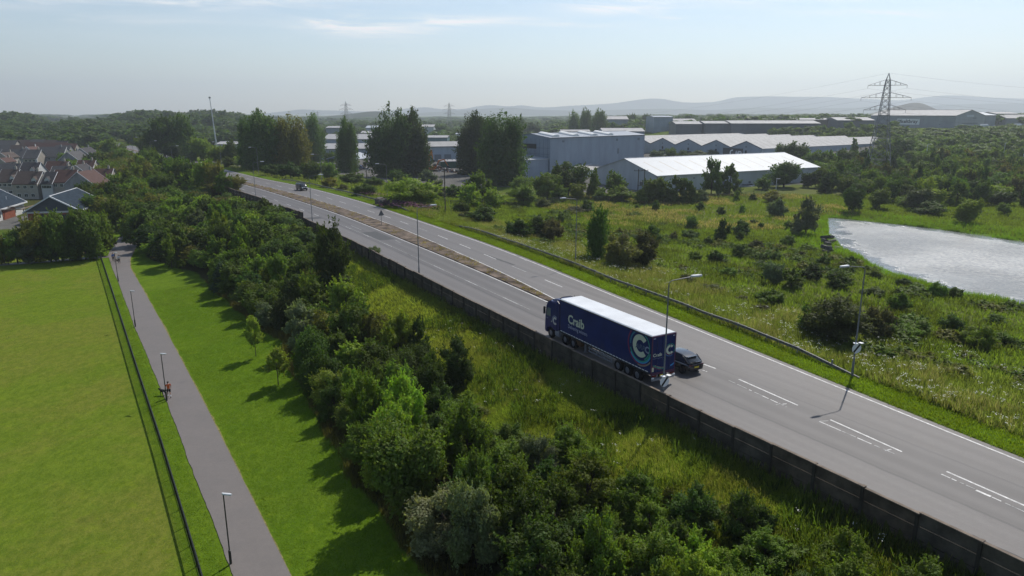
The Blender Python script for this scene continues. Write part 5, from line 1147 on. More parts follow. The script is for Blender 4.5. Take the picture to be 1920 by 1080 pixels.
def simple_car(loc, rz, paint, label, group, k=1.0, vanlike=False):
    r = empty('parked_van' if vanlike else 'parked_car', loc, rz, label, 'van' if vanlike else 'car', group); r.scale = (k, k, k)
    if vanlike:
        MB().loft([ring(*s, sq=5) for s in [(-2.5, .9, .4, 2.2), (-2.4, .98, .35, 2.3), (1.0, .98, .35, 2.25), (1.9, .95, .35, 1.3), (2.5, .8, .4, .9)]]).build('body', paint, r, smooth=True)
        MB().loft([cabin(*s) for s in ((.95, .96, .86, 1.3, 2.1), (1.75, .93, .88, 1.25, 1.4))]).build('windscreen', GLASS, r)
    else:
        MB().loft([ring(*s) for s in [(-2.1, .75, .4, .85), (-2.0, .86, .3, .95), (0, .9, .25, .95), (1.6, .86, .28, .85), (2.1, .7, .35, .7)]]).build('body', paint, r, smooth=True)
        MB().loft([cabin(*s) for s in ((-1.9, .75, .68, .9, .98), (-1.2, .76, .6, .9, 1.4), (.2, .76, .6, .9, 1.43), (1.0, .75, .68, .88, .95))]).build('windows', GLASS, r); MB().box((-.5, 0, 1.44), (1.3, 1.1, .03)).build('roof', paint, r)
    for x in (-1.3, 1.3):
        for s in (-1, 1): MB().disc((x, s*.82, .32), .32, .2, 'y', 12).build('wheel', BLACK, r)
    return r
for i, (px, py, z, pi, v, lab) in enumerate([(1392, 349, -5, 1, 1, 'white van beside the white warehouse'), (1399, 352, -5, 0, 0, 'silver car nearest the white warehouse corner'), (1406, 351, -5, 1, 0, 'white car beside the white warehouse, right of the van'), (1645, 337, -5, 0, 0, 'silver car under the big pylon'), (1655, 334, -5, 1, 0, 'white car right under the big pylon'), (1690, 336, -5, 1, 1, 'white van in the trees right of the pylon'), (1215, 303, -5, 1, 1, 'white van at the foot of the tall hall corner'), (1222, 304, -5, 0, 0, 'silver car by the tall hall corner'), (1232, 303, -5, 1, 0, 'white car by the gabled shed'),
                                            (1210, 242, 5, 1, 1, 'far white van in the yard behind the striped roofs'), (1240, 241, 5, 1, 0, 'far white car in the yard, middle'), (1262, 244, 5, 0, 0, 'far silver car at the end of the yard'), (1847, 236, 9, 1, 1, 'white van by the signed warehouse gable'), (1867, 236, 9, 1, 0, 'white car right of the signed warehouse'), (1909, 238, 9, 1, 1, 'white lorry body at the right edge of the far yard')]):
    q = plane(px, py, z) if z < 0 else atY(px, py, 540 if px < 1500 else 585); simple_car((float(q[0]), float(q[1]), float(H(q[0], q[1])) if z > 0 else -5.05), rs.uniform(-.4, .4), PC[pi], lab, 'vehicles parked in the industrial yards', 1.0 if z < 0 else 1.4, bool(v))

# ------------------------------------------------------------------ houses
def tiled(name, col):
    m = bpy.data.materials.new(name); m.use_nodes = True; nt = m.node_tree; b = nt.nodes['Principled BSDF']
    t = nn(nt, 'ShaderNodeTexCoord'); P = t.outputs['Object']; w = nn(nt, 'ShaderNodeTexWave', wave_type='BANDS', bands_direction='Z', wave_profile='SAW'); w.inputs['Scale'].default_value = 1.4; nt.links.new(P, w.inputs['Vector'])
    n = ramp(nt, noise(nt, P, 1.2, 6, .7), .25, .75); c = mixc(nt, n, tuple(x*.78 for x in col), tuple(x*1.2 for x in col)); c = mixc(nt, mth(nt, 'MULTIPLY', w.outputs['Fac'], .3), c, tuple(x*.6 for x in col))
    nt.links.new(c, b.inputs['Base Color']); b.inputs['Roughness'].default_value = .75; b.inputs['Specular IOR Level'].default_value = .1; return m
T_BROWN = tiled('brown_tiles', (.085, .066, .058)); T_GREY = tiled('grey_tiles', (.085, .083, .084)); T_RED = tiled('red_tiles', (.092, .054, .046)); T_DARK = tiled('dark_tiles', (.055, .052, .055)); T_SLATE = mat('slate_blue_roof', (.030, .042, .056), .95, .03, nscale=1.2, namt=.25)
REND = mat('cream_render', (.34, .31, .265), .85, .2, nscale=.6, namt=.10); RENDG = mat('grey_render', (.27, .265, .26), .85, .2, nscale=.5, namt=.15); RENDW = mat('white_render', (.52, .52, .50), .85, .2, nscale=.6, namt=.07); BRICK = mat('red_brick', (.22, .07, .04), .85, .2, nscale=3, namt=.2)
def window(r, x, y, z, w, h, nx=0, ny=-1):
    fr_ = MB(); dx, dy = (1, 0) if ny else (0, 1)
    fr_.box((x+nx*.03, y+ny*.03, z), (w if dx else .08, .08 if dx else w, h)); f = fr_.build('window', TRIM, r)
    p_ = MB()
    for s in (-1, 1): p_.box((x+nx*.08+dx*s*w*.235, y+ny*.08+dy*s*w*.235, z), ((w*.40 if dx else .02), (.02 if dx else w*.40), h*.84))
    p_.build('pane', GLASS, f)
def house(pxl, pxr, y_ridge, Y, W, kind, wm, rm, label, yaw=0., detail=1, eh=None, z0=None, chim=True, dorm=()):
    """S: roof slope faces the camera; G: gable faces it"""
    a, b_ = atY(pxl, y_ridge, Y), atY(pxr, y_ridge, Y); wd = float(b_[0]-a[0]); zg = float(H((a[0]+b_[0])/2, Y)) if z0 is None else z0
    if kind == 'S':
        L, D = wd, W; r = empty('house', (float(a[0]), Y, zg), yaw, label, 'house', 'houses of the estate at left'); zr = float(atY(pxl, y_ridge, Y+W/2)[2])-zg
    else:
        L, D = W, wd; r = empty('house', (float(b_[0]), Y, zg), yaw+math.pi/2, label, 'house', 'houses of the estate at left'); zr = float(atY(pxl, y_ridge, Y)[2])-zg
    h_ = max(zr-D/2*.86, 2.2) if eh is None else eh
    b = MB(); b.add([(0, 0, -.6), (L, 0, -.6), (L, D, -.6), (0, D, -.6), (0, 0, h_), (L, 0, h_), (L, D, h_), (0, D, h_), (0, D/2, zr), (L, D/2, zr)], [(0, 1, 5, 4), (2, 3, 7, 6), (1, 2, 6, 9, 5), (3, 0, 4, 8, 7)]); b.build('wall', wm, r)
    sl = (zr-h_)/(D/2); o = .35; b = MB()
    for s in (0, 1):
        Yf = (lambda y: y) if s == 0 else (lambda y: D-y)
        b.add([(-.2, Yf(-o), h_-o*sl+.02), (L+.2, Yf(-o), h_-o*sl+.02), (L+.2, D/2, zr+.02), (-.2, D/2, zr+.02), (-.2, Yf(-o), h_-o*sl+.18), (L+.2, Yf(-o), h_-o*sl+.18), (L+.2, D/2, zr+.18), (-.2, D/2, zr+.18)], [(0, 1, 2, 3), (7, 6, 5, 4), (0, 4, 5, 1), (1, 5, 6, 2), (3, 7, 4, 0)])
    ro = b.build('roof', rm, r)
    vb = MB()
    for x in (-.22, L+.22):
        for s in (0, 1): vb.tube([(x, -o if s == 0 else D+o, h_-o*sl+.1), (x, D/2, zr+.1)], .09, 4)
    vb.build('bargeboard', TRIM if detail else rm, ro)
    if chim and detail: MB().box((L*.8, D/2, zr+.5), (.6, .5, 1.3)).tube([(L*.8, D/2, zr+1.1), (L*.8, D/2, zr+1.5)], .12, 6).build('chimney', wm, ro)
    if detail:
        if kind == 'S':
            for f in (.22, .5, .78):
                if L > 4: window(r, L*f, 0, 1.3, 1.2, 1.2)
                if h_ > 4: window(r, L*f, 0, h_-1.1, 1.1, 1.1)
            for d in dorm:
                x = L*d; t = MB(); t.add([(x-.8, .6, h_-.2), (x+.8, .6, h_-.2), (x+.8, .6, h_+1.3), (x, .6, h_+2.2), (x-.8, .6, h_+1.3), (x-.8, 3.6, h_-.2), (x+.8, 3.6, h_-.2), (x+.8, 3.6, h_+1.3), (x, 3.6, h_+2.2), (x-.8, 3.6, h_+1.3)], [(0, 1, 2, 3, 4), (1, 6, 7, 2), (5, 0, 4, 9)]); dr = t.build('dormer', RENDW, r)
                MB().add([(x-1.0, .4, h_+1.15), (x, .4, h_+2.3), (x, 3.8, h_+2.3), (x-1.0, 3.8, h_+1.15), (x+1.0, .4, h_+1.15), (x+1.0, 3.8, h_+1.15)], [(0, 1, 2, 3), (1, 4, 5, 2)]).build('dormer_roof', rm, dr, fix=False); window(dr, x, .6, h_+.5, 1.0, 1.1)
        else:
            window(r, 0, D*.5, h_*.72, 1.1, 1.2, -1, 0)
            for f in (.25, .6): window(r, L*f, 0, 1.3, 1.2, 1.2); window(r, L*f, 0, h_-1.0, 1.1, 1.1)
    return r
HS = [
 (19, 64, 322, 236, 8.5, 'S', REND, T_BROWN, 'cream house with brown tiled roof and bay, front row beside the grey gable', .05, 1, None, -6, True, (.85,)),
 (91, 131, 319, 238, 8.5, 'S', REND, T_RED, 'cream house with red brown roof, front row centre', .06, 1, None, -6, True, ()),
 (73, 93, 323, 237, 8.0, 'S', RENDW, T_DARK, 'dark roofed house wing with white dormer in the front row', .06, 1, None, -6, False, (.5,)),
 (120, 172, 323, 226, 11, 'G', RENDG, T_RED, 'house with plain grey gable, nearest behind the slate roofed hall', .10, 1, None, -6, True),
 (160, 200, 317, 250, 8.5, 'S', REND, T_RED, 'red roofed house at the right end of the front row', .12, 1, None, -6, True, ()),
 (-12, 20, 318, 246, 9, 'S', REND, T_BROWN, 'wide brown roofed house at the left frame edge', .03, 1, None, -6, True, (.9,)),
 (31, 62, 305, 262, 8.5, 'S', RENDW, T_DARK, 'dark roofed house with bright white gable end', .10, 1, None, -6, True, (.75,)),
 (-14, 30, 307, 266, 9, 'S', REND, T_GREY, 'pale grey roofed house at left edge, second row', .05, 1, None, -6),
 (88, 122, 312, 268, 8, 'S', REND, T_GREY, 'grey roofed house behind the red brown front roof', .05, 1, None, -6),
 (78, 117, 303, 282, 8, 'S', REND, T_RED, 'low red roofed house in the second row', .04, 1, None, -6),
 (128, 156, 310, 262, 9, 'G', REND, T_DARK, 'dark roofed gabled house behind the grey gable', .15, 1, None, -6),
 (137, 168, 301, 285, 8.5, 'S', REND, T_RED, 'red roofed house behind the right end of the front row', .1, 1, None, -6),
 (64, 112, 276, 352, 10, 'S', RENDG, T_GREY, 'long grey roofed terrace in the third row', .1, 1, None, -5.5),
 (110, 144, 285, 330, 12, 'G', RENDG, T_GREY, 'grey house with broad plain gable in the third row', .12, 1, None, -5.8),
 (134, 169, 278, 345, 12, 'G', RENDG, T_DARK, 'grey house with pale gable at the right end of third row', .16, 1, None, -5.8),
 (-6, 40, 280, 360, 9, 'S', RENDG, T_GREY, 'grey roofed houses pair at left, third row', .04, 1, None, -5.5),
 (38, 64, 276, 372, 10, 'G', RENDW, T_RED, 'pink roofed house with white gable in the third row', .1, 1, None, -5.5),
 (40, 66, 281, 345, 9, 'S', REND, T_GREY, 'small grey roofed house above the green hedge', .05, 1, None, -5.5),
 (-8, 12, 287, 322, 9, 'G', REND, T_BROWN, 'brown gabled house at the left edge above the roofs', .1, 1, None, -5.8),
 (-8, 8, 297, 300, 8, 'G', REND, T_RED, 'red gabled house cut by the left frame edge', .1, 1, None, -6),
 (38, 66, 267, 430, 10, 'S', REND, T_RED, 'red roof on the left of the back row', .05, 0), (64, 92, 268, 425, 10, 'S', REND, T_RED, 'red roof in the middle of the back row', .08, 0), (92, 116, 267.5, 425, 10, 'S', REND, T_RED, 'red roof right of the middle in the back row', .08, 0), (115, 135, 269.5, 418, 10, 'S', REND, T_RED, 'red roof at the right end of back row', .1, 0),
 (-10, 22, 263.5, 450, 10, 'S', REND, T_GREY, 'grey roof at the left end of the farthest row', .04, 0), (22, 50, 262.5, 455, 10, 'S', REND, T_BROWN, 'brown roof in the farthest row, left', .05, 0), (50, 76, 262, 455, 10, 'S', REND, T_GREY, 'grey roof in the farthest row, centre', .06, 0), (76, 98, 263, 450, 10, 'S', REND, T_BROWN, 'brown roof in the farthest row, right', .08, 0), (98, 117, 264.5, 448, 10, 'S', REND, T_DARK, 'dark roof at the right end of the farthest row', .09, 0),
 (-10, 14, 272, 395, 9, 'S', REND, T_GREY, 'grey roof at the left edge behind the third row', .05, 0), (12, 38, 272.5, 395, 9, 'S', RENDG, T_BROWN, 'brown roof behind the third row, left', .05, 0), (96, 122, 273, 385, 10, 'S', RENDG, T_GREY, 'grey roof behind the long grey terrace', .1, 0)]
for hargs in HS: house(*hargs)
# two slate roofed community halls
def hall(P_er, P_el, Lh, label):
    d = np.array(P_er[:2])-np.array(P_el[:2]); D = float(np.hypot(*d)); ang = math.atan2(d[1], d[0])
    r = empty('community_hall', (float(P_er[0]), float(P_er[1]), -6.05), ang+math.pi/2, label, 'community hall'); h_, zr = 3.5, 7.0
    CLS = MATS.get('slate_cladding') or mat('slate_cladding', (.055, .066, .082), .6, .3, nscale=.8, namt=.12)
    b = MB(); b.add([(0, 0, 0), (Lh, 0, 0), (Lh, D, 0), (0, D, 0), (0, 0, h_), (Lh, 0, h_), (Lh, D, h_), (0, D, h_)], [(0, 1, 5, 4), (1, 2, 6, 5), (2, 3, 7, 6), (3, 0, 4, 7)]); b.build('wall', RENDW, r)
    MB().add([(-.02, -.4, h_-.25), (-.02, D+.4, h_-.25), (-.02, D/2, zr-.05), (.1, -.4, h_-.25), (.1, D+.4, h_-.25), (.1, D/2, zr-.05)], [(0, 2, 1), (3, 4, 5), (0, 1, 4, 3), (1, 2, 5, 4), (2, 0, 3, 5)]).build('gable_cladding', CLS, r)
    MB().box((-.08, D/2, 1.4), (.12, D-.4, 2.8)).build('brick_band', BRICK, r)
    MB().box((-.16, D*.28, 1.5), (.1, 3.2, 1.7)).build('window', OPEN, r); MB().box((-.16, D*.72, 1.4), (.1, 2.2, 2.4)).build('door', OPEN, r)
    sl = (zr-h_)/(D/2); o = .7; b = MB(); t = MB()
    for s in (0, 1):
        Yf = (lambda y: y) if s == 0 else (lambda y: D-y)
        b.add([(-.5, Yf(-o), h_-o*sl), (Lh+.5, Yf(-o), h_-o*sl), (Lh+.5, D/2, zr), (-.5, D/2, zr), (-.5, Yf(-o), h_-o*sl+.2), (Lh+.5, Yf(-o), h_-o*sl+.2), (Lh+.5, D/2, zr+.2), (-.5, D/2, zr+.2)], [(0, 1, 2, 3), (7, 6, 5, 4), (0, 4, 5, 1), (1, 5, 6, 2), (3, 7, 4, 0)])
        for x in (-.52, Lh+.52): t.add([(x-.08, Yf(-o), h_-o*sl-.05), (x-.08, D/2, zr-.05), (x-.08, D/2, zr+.28), (x-.08, Yf(-o), h_-o*sl+.28), (x+.28*(1 if x < 0 else -1), Yf(-o), h_-o*sl-.05), (x+.28*(1 if x < 0 else -1), D/2, zr-.05), (x+.28*(1 if x < 0 else -1), D/2, zr+.28), (x+.28*(1 if x < 0 else -1), Yf(-o), h_-o*sl+.28)], [(0, 1, 2, 3), (7, 6, 5, 4), (3, 2, 6, 7), (0, 4, 5, 1), (0, 3, 7, 4)])
        t.box((Lh/2, Yf(-o-.05), h_-o*sl+.06), (Lh+1, .14, .4))
    t.box((Lh/2, D/2, zr+.22), (Lh+1, .3, .1)); ro = b.build('roof', T_SLATE, r); t.build('white_verge', TRIM, ro)
    MB().tube([(Lh*.75, 2.2, h_+1.2), (Lh*.75, 2.2, h_+1.9)], .12, 6).tube([(Lh*.7, 1.8, h_+1), (Lh*.7, 1.8, h_+1.5)], .1, 6).build('roof_vent', TRIM, ro)
    for x in (4, 9, 14): MB().box((x, -.04, 1.6), (1.3, .1, 1.3)).build('window', OPEN, r)
    return r
Pe = plane(145, 392.5, -2.5); hall(Pe, (Pe[0]-11.4, Pe[1]-3.0), 21, 'low hall with slate blue roof edged in white beside the hedge')
Pe2 = (Pe[0]-21.5, Pe[1]-1.5); r2 = hall(Pe2, (Pe2[0]-11.4, Pe2[1]-3.0), 21, 'second slate roofed hall cut by the left frame edge')
b = MB(); b.box((8, -3.5, 3.3), (.25, 7, .25)); b.box((2, -3.5, 3.3), (.25, 7, .25)); b.box((5, -6.6, 3.45), (9, .25, .2))
for x in (2, 8): b.box((x, -6.6, 1.6), (.2, .2, 3.4))
b.build('timber_pergola', mat('pergola_wood', (.22, .17, .12), .8, .2), r2); MB().box((10, -.08, 1.3), (8, .12, 2.6)).build('brick_band', BRICK, r2)
# ------------------------------------------------------------------ stones by the pond
STONE = mat('dark_stone', (.085, .078, .07), .85, .3, nscale=1.2, namt=.3, bump=.6, bscale=4)
def rock(x, y, z, s, seed, label, grp):
    bm = bmesh.new(); bmesh.ops.create_cube(bm, size=1); bmesh.ops.bevel(bm, geom=bm.edges[:], offset=.12, segments=2, affect='EDGES')
    rg = random.Random(seed)
    for v in bm.verts: v.co = Vector((v.co.x*s[0]+rg.uniform(-.08, .08), v.co.y*s[1]+rg.uniform(-.08, .08), v.co.z*s[2]+rg.uniform(-.06, .06)))
    me = bpy.data.meshes.new('rock'); bm.to_mesh(me); bm.free(); me.materials.append(STONE); o = bpy.data.objects.new('rock', me); C.objects.link(o)
    o.location = (x, y, z); o.rotation_euler = (rg.uniform(-.2, .2), rg.uniform(-.2, .2), rg.uniform(0, 3)); tag(o, label, 'rock', grp)
for i in range(20):
    q = plane(1545+rs.uniform(-8, 24), 474+rs.uniform(-14, 6), WATER_Z); rock(float(q[0]), float(q[1]), max(WATER_Z, float(H(q[0], q[1])))+.15+rs.uniform(0, .8)*(i % 2), (rs.uniform(.9, 2.0), rs.uniform(.6, 1.4), rs.uniform(.4, .8)), i, 'dark flat stone in the tumbled pile at the pond shore', 'stones piled at the pond shore')
q = plane(1549, 462, WATER_Z); rock(float(q[0]), float(q[1]), max(WATER_Z, float(H(q[0], q[1])))+1.3, (2.6, 1.5, .6), 99, 'large flat slab on top of the pond shore stone pile', None)
for i, (px, py) in enumerate([(712, 382), (720, 385), (728, 384), (738, 386), (745, 383), (752, 386)]):
    q = hit(px, py); rock(float(q[0]), float(q[1]), float(q[2])+.7, (2.4, 1.6, 1.6), 40+i, 'dark lump in the low ruined wall under the big round bush', 'lumps of ruined wall by the big bush')
# ------------------------------------------------------------------ hills
def hill_mat(name, col): return mat(name, col, .95, .05, nscale=.004, namt=.35)
def ridge(name, pts, Y, depth_, zb, m, label, nz=.03, seed=0):
    px = np.arange(pts[0][0], pts[-1][0]+1, 4.0); py = np.interp(px, [p[0] for p in pts], [p[1] for p in pts])
    k = np.ones(7)/7; py = np.convolve(np.pad(py, 3, mode='edge'), k, 'valid'); top = np.array([atY(a, b_, Y) for a, b_ in zip(px, py)])
    nv = 22; t = np.linspace(-1, 1, nv); V = []
    vn = VN(seed+20)
    for j, tt in enumerate(t):
        f = (1-abs(tt))**1.25 if tt < 0 else (1-tt)**.9
        yy = Y+tt*depth_; x = top[:, 0]*(yy/Y)
        z = zb+(top[:, 2]-zb)*f*(1+nz*(f < .98)*(vn(x, x*0+yy, 260)-.5)*6*(1-f))
        V.append(np.stack([x, np.full_like(x, yy), z], 1))
    n = len(px); V = np.concatenate(V); i, j = np.meshgrid(np.arange(n-1), np.arange(nv-1)); F = np.stack([j*n+i, j*n+i+1, (j+1)*n+i+1, (j+1)*n+i], -1).reshape(-1, 4)
    tag(npmesh(name, V, F, m, smooth=True), label, 'hills', kind='structure')
HM = hill_mat('hill_moor', (.05, .06, .035))
ridge('hills', [(440, 216), (500, 212), (530, 209), (565, 204), (590, 206), (640, 207), (690, 209), (740, 206), (770, 202), (800, 200), (830, 205), (870, 204), (900, 197.5), (925, 195.5), (945, 199), (965, 198), (980, 195.5), (1000, 200), (1030, 201), (1060, 198), (1100, 196), (1150, 193), (1180, 188), (1205, 184.5), (1230, 182.5), (1250, 185), (1275, 190.5), (1300, 191.5), (1345, 190), (1362, 184), (1385, 180), (1450, 179), (1500, 180), (1550, 180), (1620, 184), (1690, 187), (1730, 181), (1765, 177.5), (1800, 177), (1850, 181), (1900, 183), (1960, 184), (2100, 190), (2300, 205)], 8200, 500, 5, HM, 'pale blue range of hills along the horizon', seed=1)
ridge('near_hills', [(700, 215), (780, 212), (840, 208), (880, 205), (930, 202), (960, 201), (1000, 205), (1080, 207), (1160, 205), (1250, 203), (1330, 206), (1420, 201), (1500, 203), (1580, 202), (1640, 200), (1700, 203), (1760, 196), (1820, 194), (1900, 193), (2000, 196), (2200, 206)], 6300, 420, 5, HM, 'lower hazy foothills in front of the blue hills', seed=4)
ridge('wooded_hill', [(600, 219), (650, 214), (690, 208.5), (705, 207.5), (725, 210), (745, 215), (790, 219)], 2700, 160, 0, hill_mat('wooded_hill', (.032, .045, .018)), 'low wooded hill behind the far pylon', seed=7)
ridge('spoil_heap', [(1630, 214), (1655, 205), (1680, 199), (1700, 193), (1716, 190), (1732, 192), (1750, 202), (1765, 208), (1775, 213)], 2500, 120, 5, hill_mat('spoil_grey', (.14, .13, .105)), 'grey brown spoil heap behind the signed warehouse', seed=9)
# ------------------------------------------------------------------ vegetation
def unit(v): return v/np.maximum(np.linalg.norm(v, axis=-1, keepdims=True), 1e-9)
def crown_blobs(kind, g):
    B = []
    if kind == 'round':
        for _ in range(24):
            d = unit(g.normal(size=3)); q = g.random()**.35; B.append((d[0]*.33*q, d[1]*.33*q, .50+d[2]*.33*q, g.uniform(.12, .22)))
    elif kind == 'bush':
        for _ in range(26):
            d = unit(g.normal(size=3)); q = g.random()**.35; B.append((d[0]*.37*q, d[1]*.37*q, .40+d[2]*.36*q*(1 if d[2] > 0 else .8), g.uniform(.10, .18)))
    elif kind == 'ragged':
        for _ in range(40):
            a = g.uniform(0, 6.283); t = g.random(); rad = (.36*math.sqrt(max(0, 1-(1.15*(t-.35)/.75)**2)) if t > .35 else .36)*g.random()**.4; B.append((math.cos(a)*rad, math.sin(a)*rad, .12+t*.76, g.uniform(.09, .16)*(1.05-.3*t)))
    elif kind == 'cone':
        for _ in range(44):
            a = g.uniform(0, 6.283); t = g.random()**1.2; rad = (.36*(1-t)**.85+.02)*g.random()**.35; B.append((math.cos(a)*rad, math.sin(a)*rad, .10+t*.86, .05+.12*(1-t)))
    elif kind == 'poplar':
        for k in range(9):
            a = k*2.4+g.uniform(-.3, .3); off = g.uniform(.10, .30) if k else 0; tp = g.uniform(.55, .93) if k else .97; z0 = .05 if k < 5 else g.uniform(.1, .45)
            for t in np.linspace(.05, 1, 11):
                z = z0+(tp-z0)*t; o = off*(.45+.75*math.sin(math.pi*min(1, .25+t*.6))); r = .175*(1-t)**.5*(.6+min(1, t*4)*.5)+.045
                B.append((math.cos(a)*o+g.normal()*.05, math.sin(a)*o+g.normal()*.05, z, r*g.uniform(.7, 1.2)))
    elif kind == 'pine':
        for k in range(8):
            t = k/7; z = .2+.72*t; R = .40*(1-t)**.8+.04; n = 8 if t < .7 else 4
            for j in range(n): a = j*6.283/n+g.uniform(-.3, .3); q = R*g.uniform(.5, 1); B.append((math.cos(a)*q, math.sin(a)*q, z+g.uniform(-.03, .05), g.uniform(.05, .11)))
    elif kind == 'airy':
        for _ in range(22):
            a = g.uniform(0, 6.283); t = g.random(); rad = (.34*math.sin(math.pi*min(1, .15+t*.85))+.03)*g.random()**.5; B.append((math.cos(a)*rad, math.sin(a)*rad, .38+t*.56, g.uniform(.07, .13)))
    return np.array(B)
def leaves(kind, n, s, seed, twigs=70):
    g = np.random.default_rng(seed); B = crown_blobs(kind, g); w = B[:, 3]**1.8; idx = g.choice(len(B), n, p=w/w.sum()); b = B[idx]
    d = unit(g.normal(size=(n, 3))); q = 1-.55*g.random((n, 1))**1.6
    p = b[:, :3]+d*b[:, 3:]*q*np.array([1, 1, .85 if kind != 'poplar' else 1.5])
    nb = unit(g.normal(size=(len(B), 1)))*0+g.random((len(B), 1)); lv = .45*nb[idx, 0]+.55*g.random(n)
    nor = unit(d*1.15+np.array([0, 0, .40])+g.normal(size=(n, 3))*.40)
    # twigs standing out of the outline
    tw = max(0, twigs); 
    if tw:
        c0 = np.array([0, 0, .5]); k = g.choice(len(B), tw, p=w/w.sum()); td = unit(B[k, :3]-c0+g.normal(size=(tw, 3))*.18+np.array([0, 0, .16])); m = 12
        st = B[k, :3]+td*B[k, 3:]*.75; ln = g.uniform(.05, .15, (tw, 1)); t = np.repeat(np.linspace(0, 1, m)[None], tw, 0)
        tp = (st[:, None]+td[:, None]*ln[:, None]*t[..., None]+g.normal(size=(tw, m, 3))*.012*(1.2-t[..., None])).reshape(-1, 3)
        p = np.vstack([p, tp]); nor = np.vstack([nor, unit(g.normal(size=(tw*m, 3))+np.array([0, 0, .4]))]); lv = np.concatenate([lv, g.random(tw*m)]); n = len(p)
    p[:, 2] = np.maximum(p[:, 2], .015)
    a = unit(np.cross(nor, g.normal(size=(n, 3)))); bt = np.cross(nor, a); sz = s*g.uniform(.6, 1.35, (n, 1))
    V = np.stack([p-a*sz*.5, p+bt*sz*.30+nor*sz*.08, p+a*sz*.5, p-bt*sz*.30+nor*sz*.08], 1).reshape(-1, 3)
    F = np.arange(n*4).reshape(-1, 4); return V, F, np.repeat(lv, 4), B
def trunk_mb(B, g, r=.022, top=.6):
    b = MB(); b.tube([(0, 0, -.02), (.004, 0, top*.45), (0, .006, top), (0, 0, top+.22)], [r*1.15, r*.85, r*.5, r*.15], 7)
    for k in range(7):
        e = B[g.integers(len(B))]; z0 = g.uniform(.18, top); b.tube([(0, 0, z0), (e[0]*.5, e[1]*.5, z0*.5+e[2]*.5), (e[0], e[1], max(e[2], z0+.05))], [r*.5, r*.3, r*.1], 5)
    return b
LEVEL = {'ug': (620, .12, 40), 'hi': (9500, .050, 120), 'mid': (4600, .066, 90), 'lo': (900, .14, 8), 'xl': (15000, .037, 180)}
PROTO = {}
def proto(kind, lev, seed):
    key = (kind, lev, seed)
    if key not in PROTO:
        n, s, tw = LEVEL[lev]; 
        if kind == 'poplar': s *= .85; n = int(n*2.0)
        if kind == 'airy': n = int(n*.5)
        V, F, lv, B = leaves(kind, n, s, abs(hash(kind)) % 1 + seed*17+sum(map(ord, kind+lev)), tw)
        me = npmesh('crown', V, F, LEAF, attrs={'lv': ('FLOAT', lv)}, link=False)
        t = trunk_mb(B, np.random.default_rng(seed+5), .022 if kind != 'airy' else .014); o = t.build('trunk', BARK, None, smooth=True); tm = o.data; bpy.data.objects.remove(o)
        PROTO[key] = (me, tm, V, F, lv)
    return PROTO[key]
COL = {'dark': (.066, .112, .020), 'mid': (.104, .160, .024), 'bright': (.155, .220, .026), 'olive': (.140, .150, .032), 'greygreen': (.138, .172, .088), 'bluegreen': (.080, .128, .086), 'brown': (.104, .108, .038), 'lime': (.195, .245, .034), 'yellow': (.22, .215, .035), 'deep': (.048, .086, .019)}
rv = random.Random(21)
def plant(name, cat, kind, lev, pos, W, Hh, col, label, group=None, parts=True, sink=.1, seeds=3):
    crown, trunk = proto(kind, lev, rv.randrange(seeds))[:2]; c = COL[col] if isinstance(col, str) else col
    j = rv.uniform(.70, 1.42); jc = tuple(x*j*rv.uniform(.92, 1.08) for x in c)+(1,); rz = rv.uniform(0, 6.283); sc = (W, W*rv.uniform(.9, 1.1), Hh)
    loc = (float(pos[0]), float(pos[1]), float(pos[2])-sink)
    if parts:
        r = empty(name, loc, rz, label, cat, group, sc)
        o = bpy.data.objects.new('crown' if 'tree' in name or name == 'sapling' else 'foliage', crown); C.objects.link(o); o.parent = r; o.color = jc
        o2 = bpy.data.objects.new('trunk' if 'tree' in name or name == 'sapling' else 'stem', trunk); C.objects.link(o2); o2.parent = r; return r
    o = bpy.data.objects.new(name, crown); C.objects.link(o); o.location = loc; o.rotation_euler = (0, 0, rz); o.scale = sc; o.color = jc; return tag(o, label, cat, group)
PLACED = []
def bypx(name, cat, kind, col, px, top, base, w, label, group=None, lev=None, grow=1.0):
    q = hit(px, base); dpt = depth(q); W = w*dpt/FPX*1.12; Hh = max((base-top)*dpt/FPX/cP*1.02, .5)*grow
    if lev is None: lev = 'hi' if w > 55 else 'mid' if w > 20 else 'lo'
    q = q+np.array([0, W*.32, 0])  # the pixel marks the front of the foot
    q[2] = float(H(q[0], q[1])); PLACED.append((q[0], q[1], W*.5))
    return plant(name, cat, kind, lev, q, W, Hh, col, label, group, parts=(w > 14))
# --- plantation between lawn and embankment
def poisson(n_try, sampler, dist, existing=()):
    pts = list(existing); out = []; n0 = len(pts)
    for _ in range(n_try):
        x, y = sampler(); r = dist(x, y)
        if all((x-p[0])**2+(y-p[1])**2 > (r if len(p) < 3 else max(r*.5, p[2]))**2 for p in pts): pts.append((x, y)); out.append((x, y))
    return out
KINDS = [('ragged', 'dark', 'dark leafy young tree packed in the plantation beside the lawn'), ('round', 'mid', 'mid green rounded young tree in the plantation beside the lawn'), ('poplar', 'dark', 'dark upright young tree rising from the plantation'), ('ragged', 'mid', 'loose mid green young tree in the plantation below the road wall'),
         ('round', 'olive', 'olive brown rounded young tree in the plantation'), ('bush', 'greygreen', 'grey green willow bush in the plantation'), ('ragged', 'bright', 'brighter green young tree in the plantation'), ('round', 'deep', 'very dark rounded young tree in the plantation')]
LAWN_EDGE = lambda u, x, y: 20.3+(fbm(x, y, 14)-.5)*5+np.interp(u, [30, 45, 75, 100, 120, 160], [1.0, 0.6, -.2, 1.2, 2.0, 9])
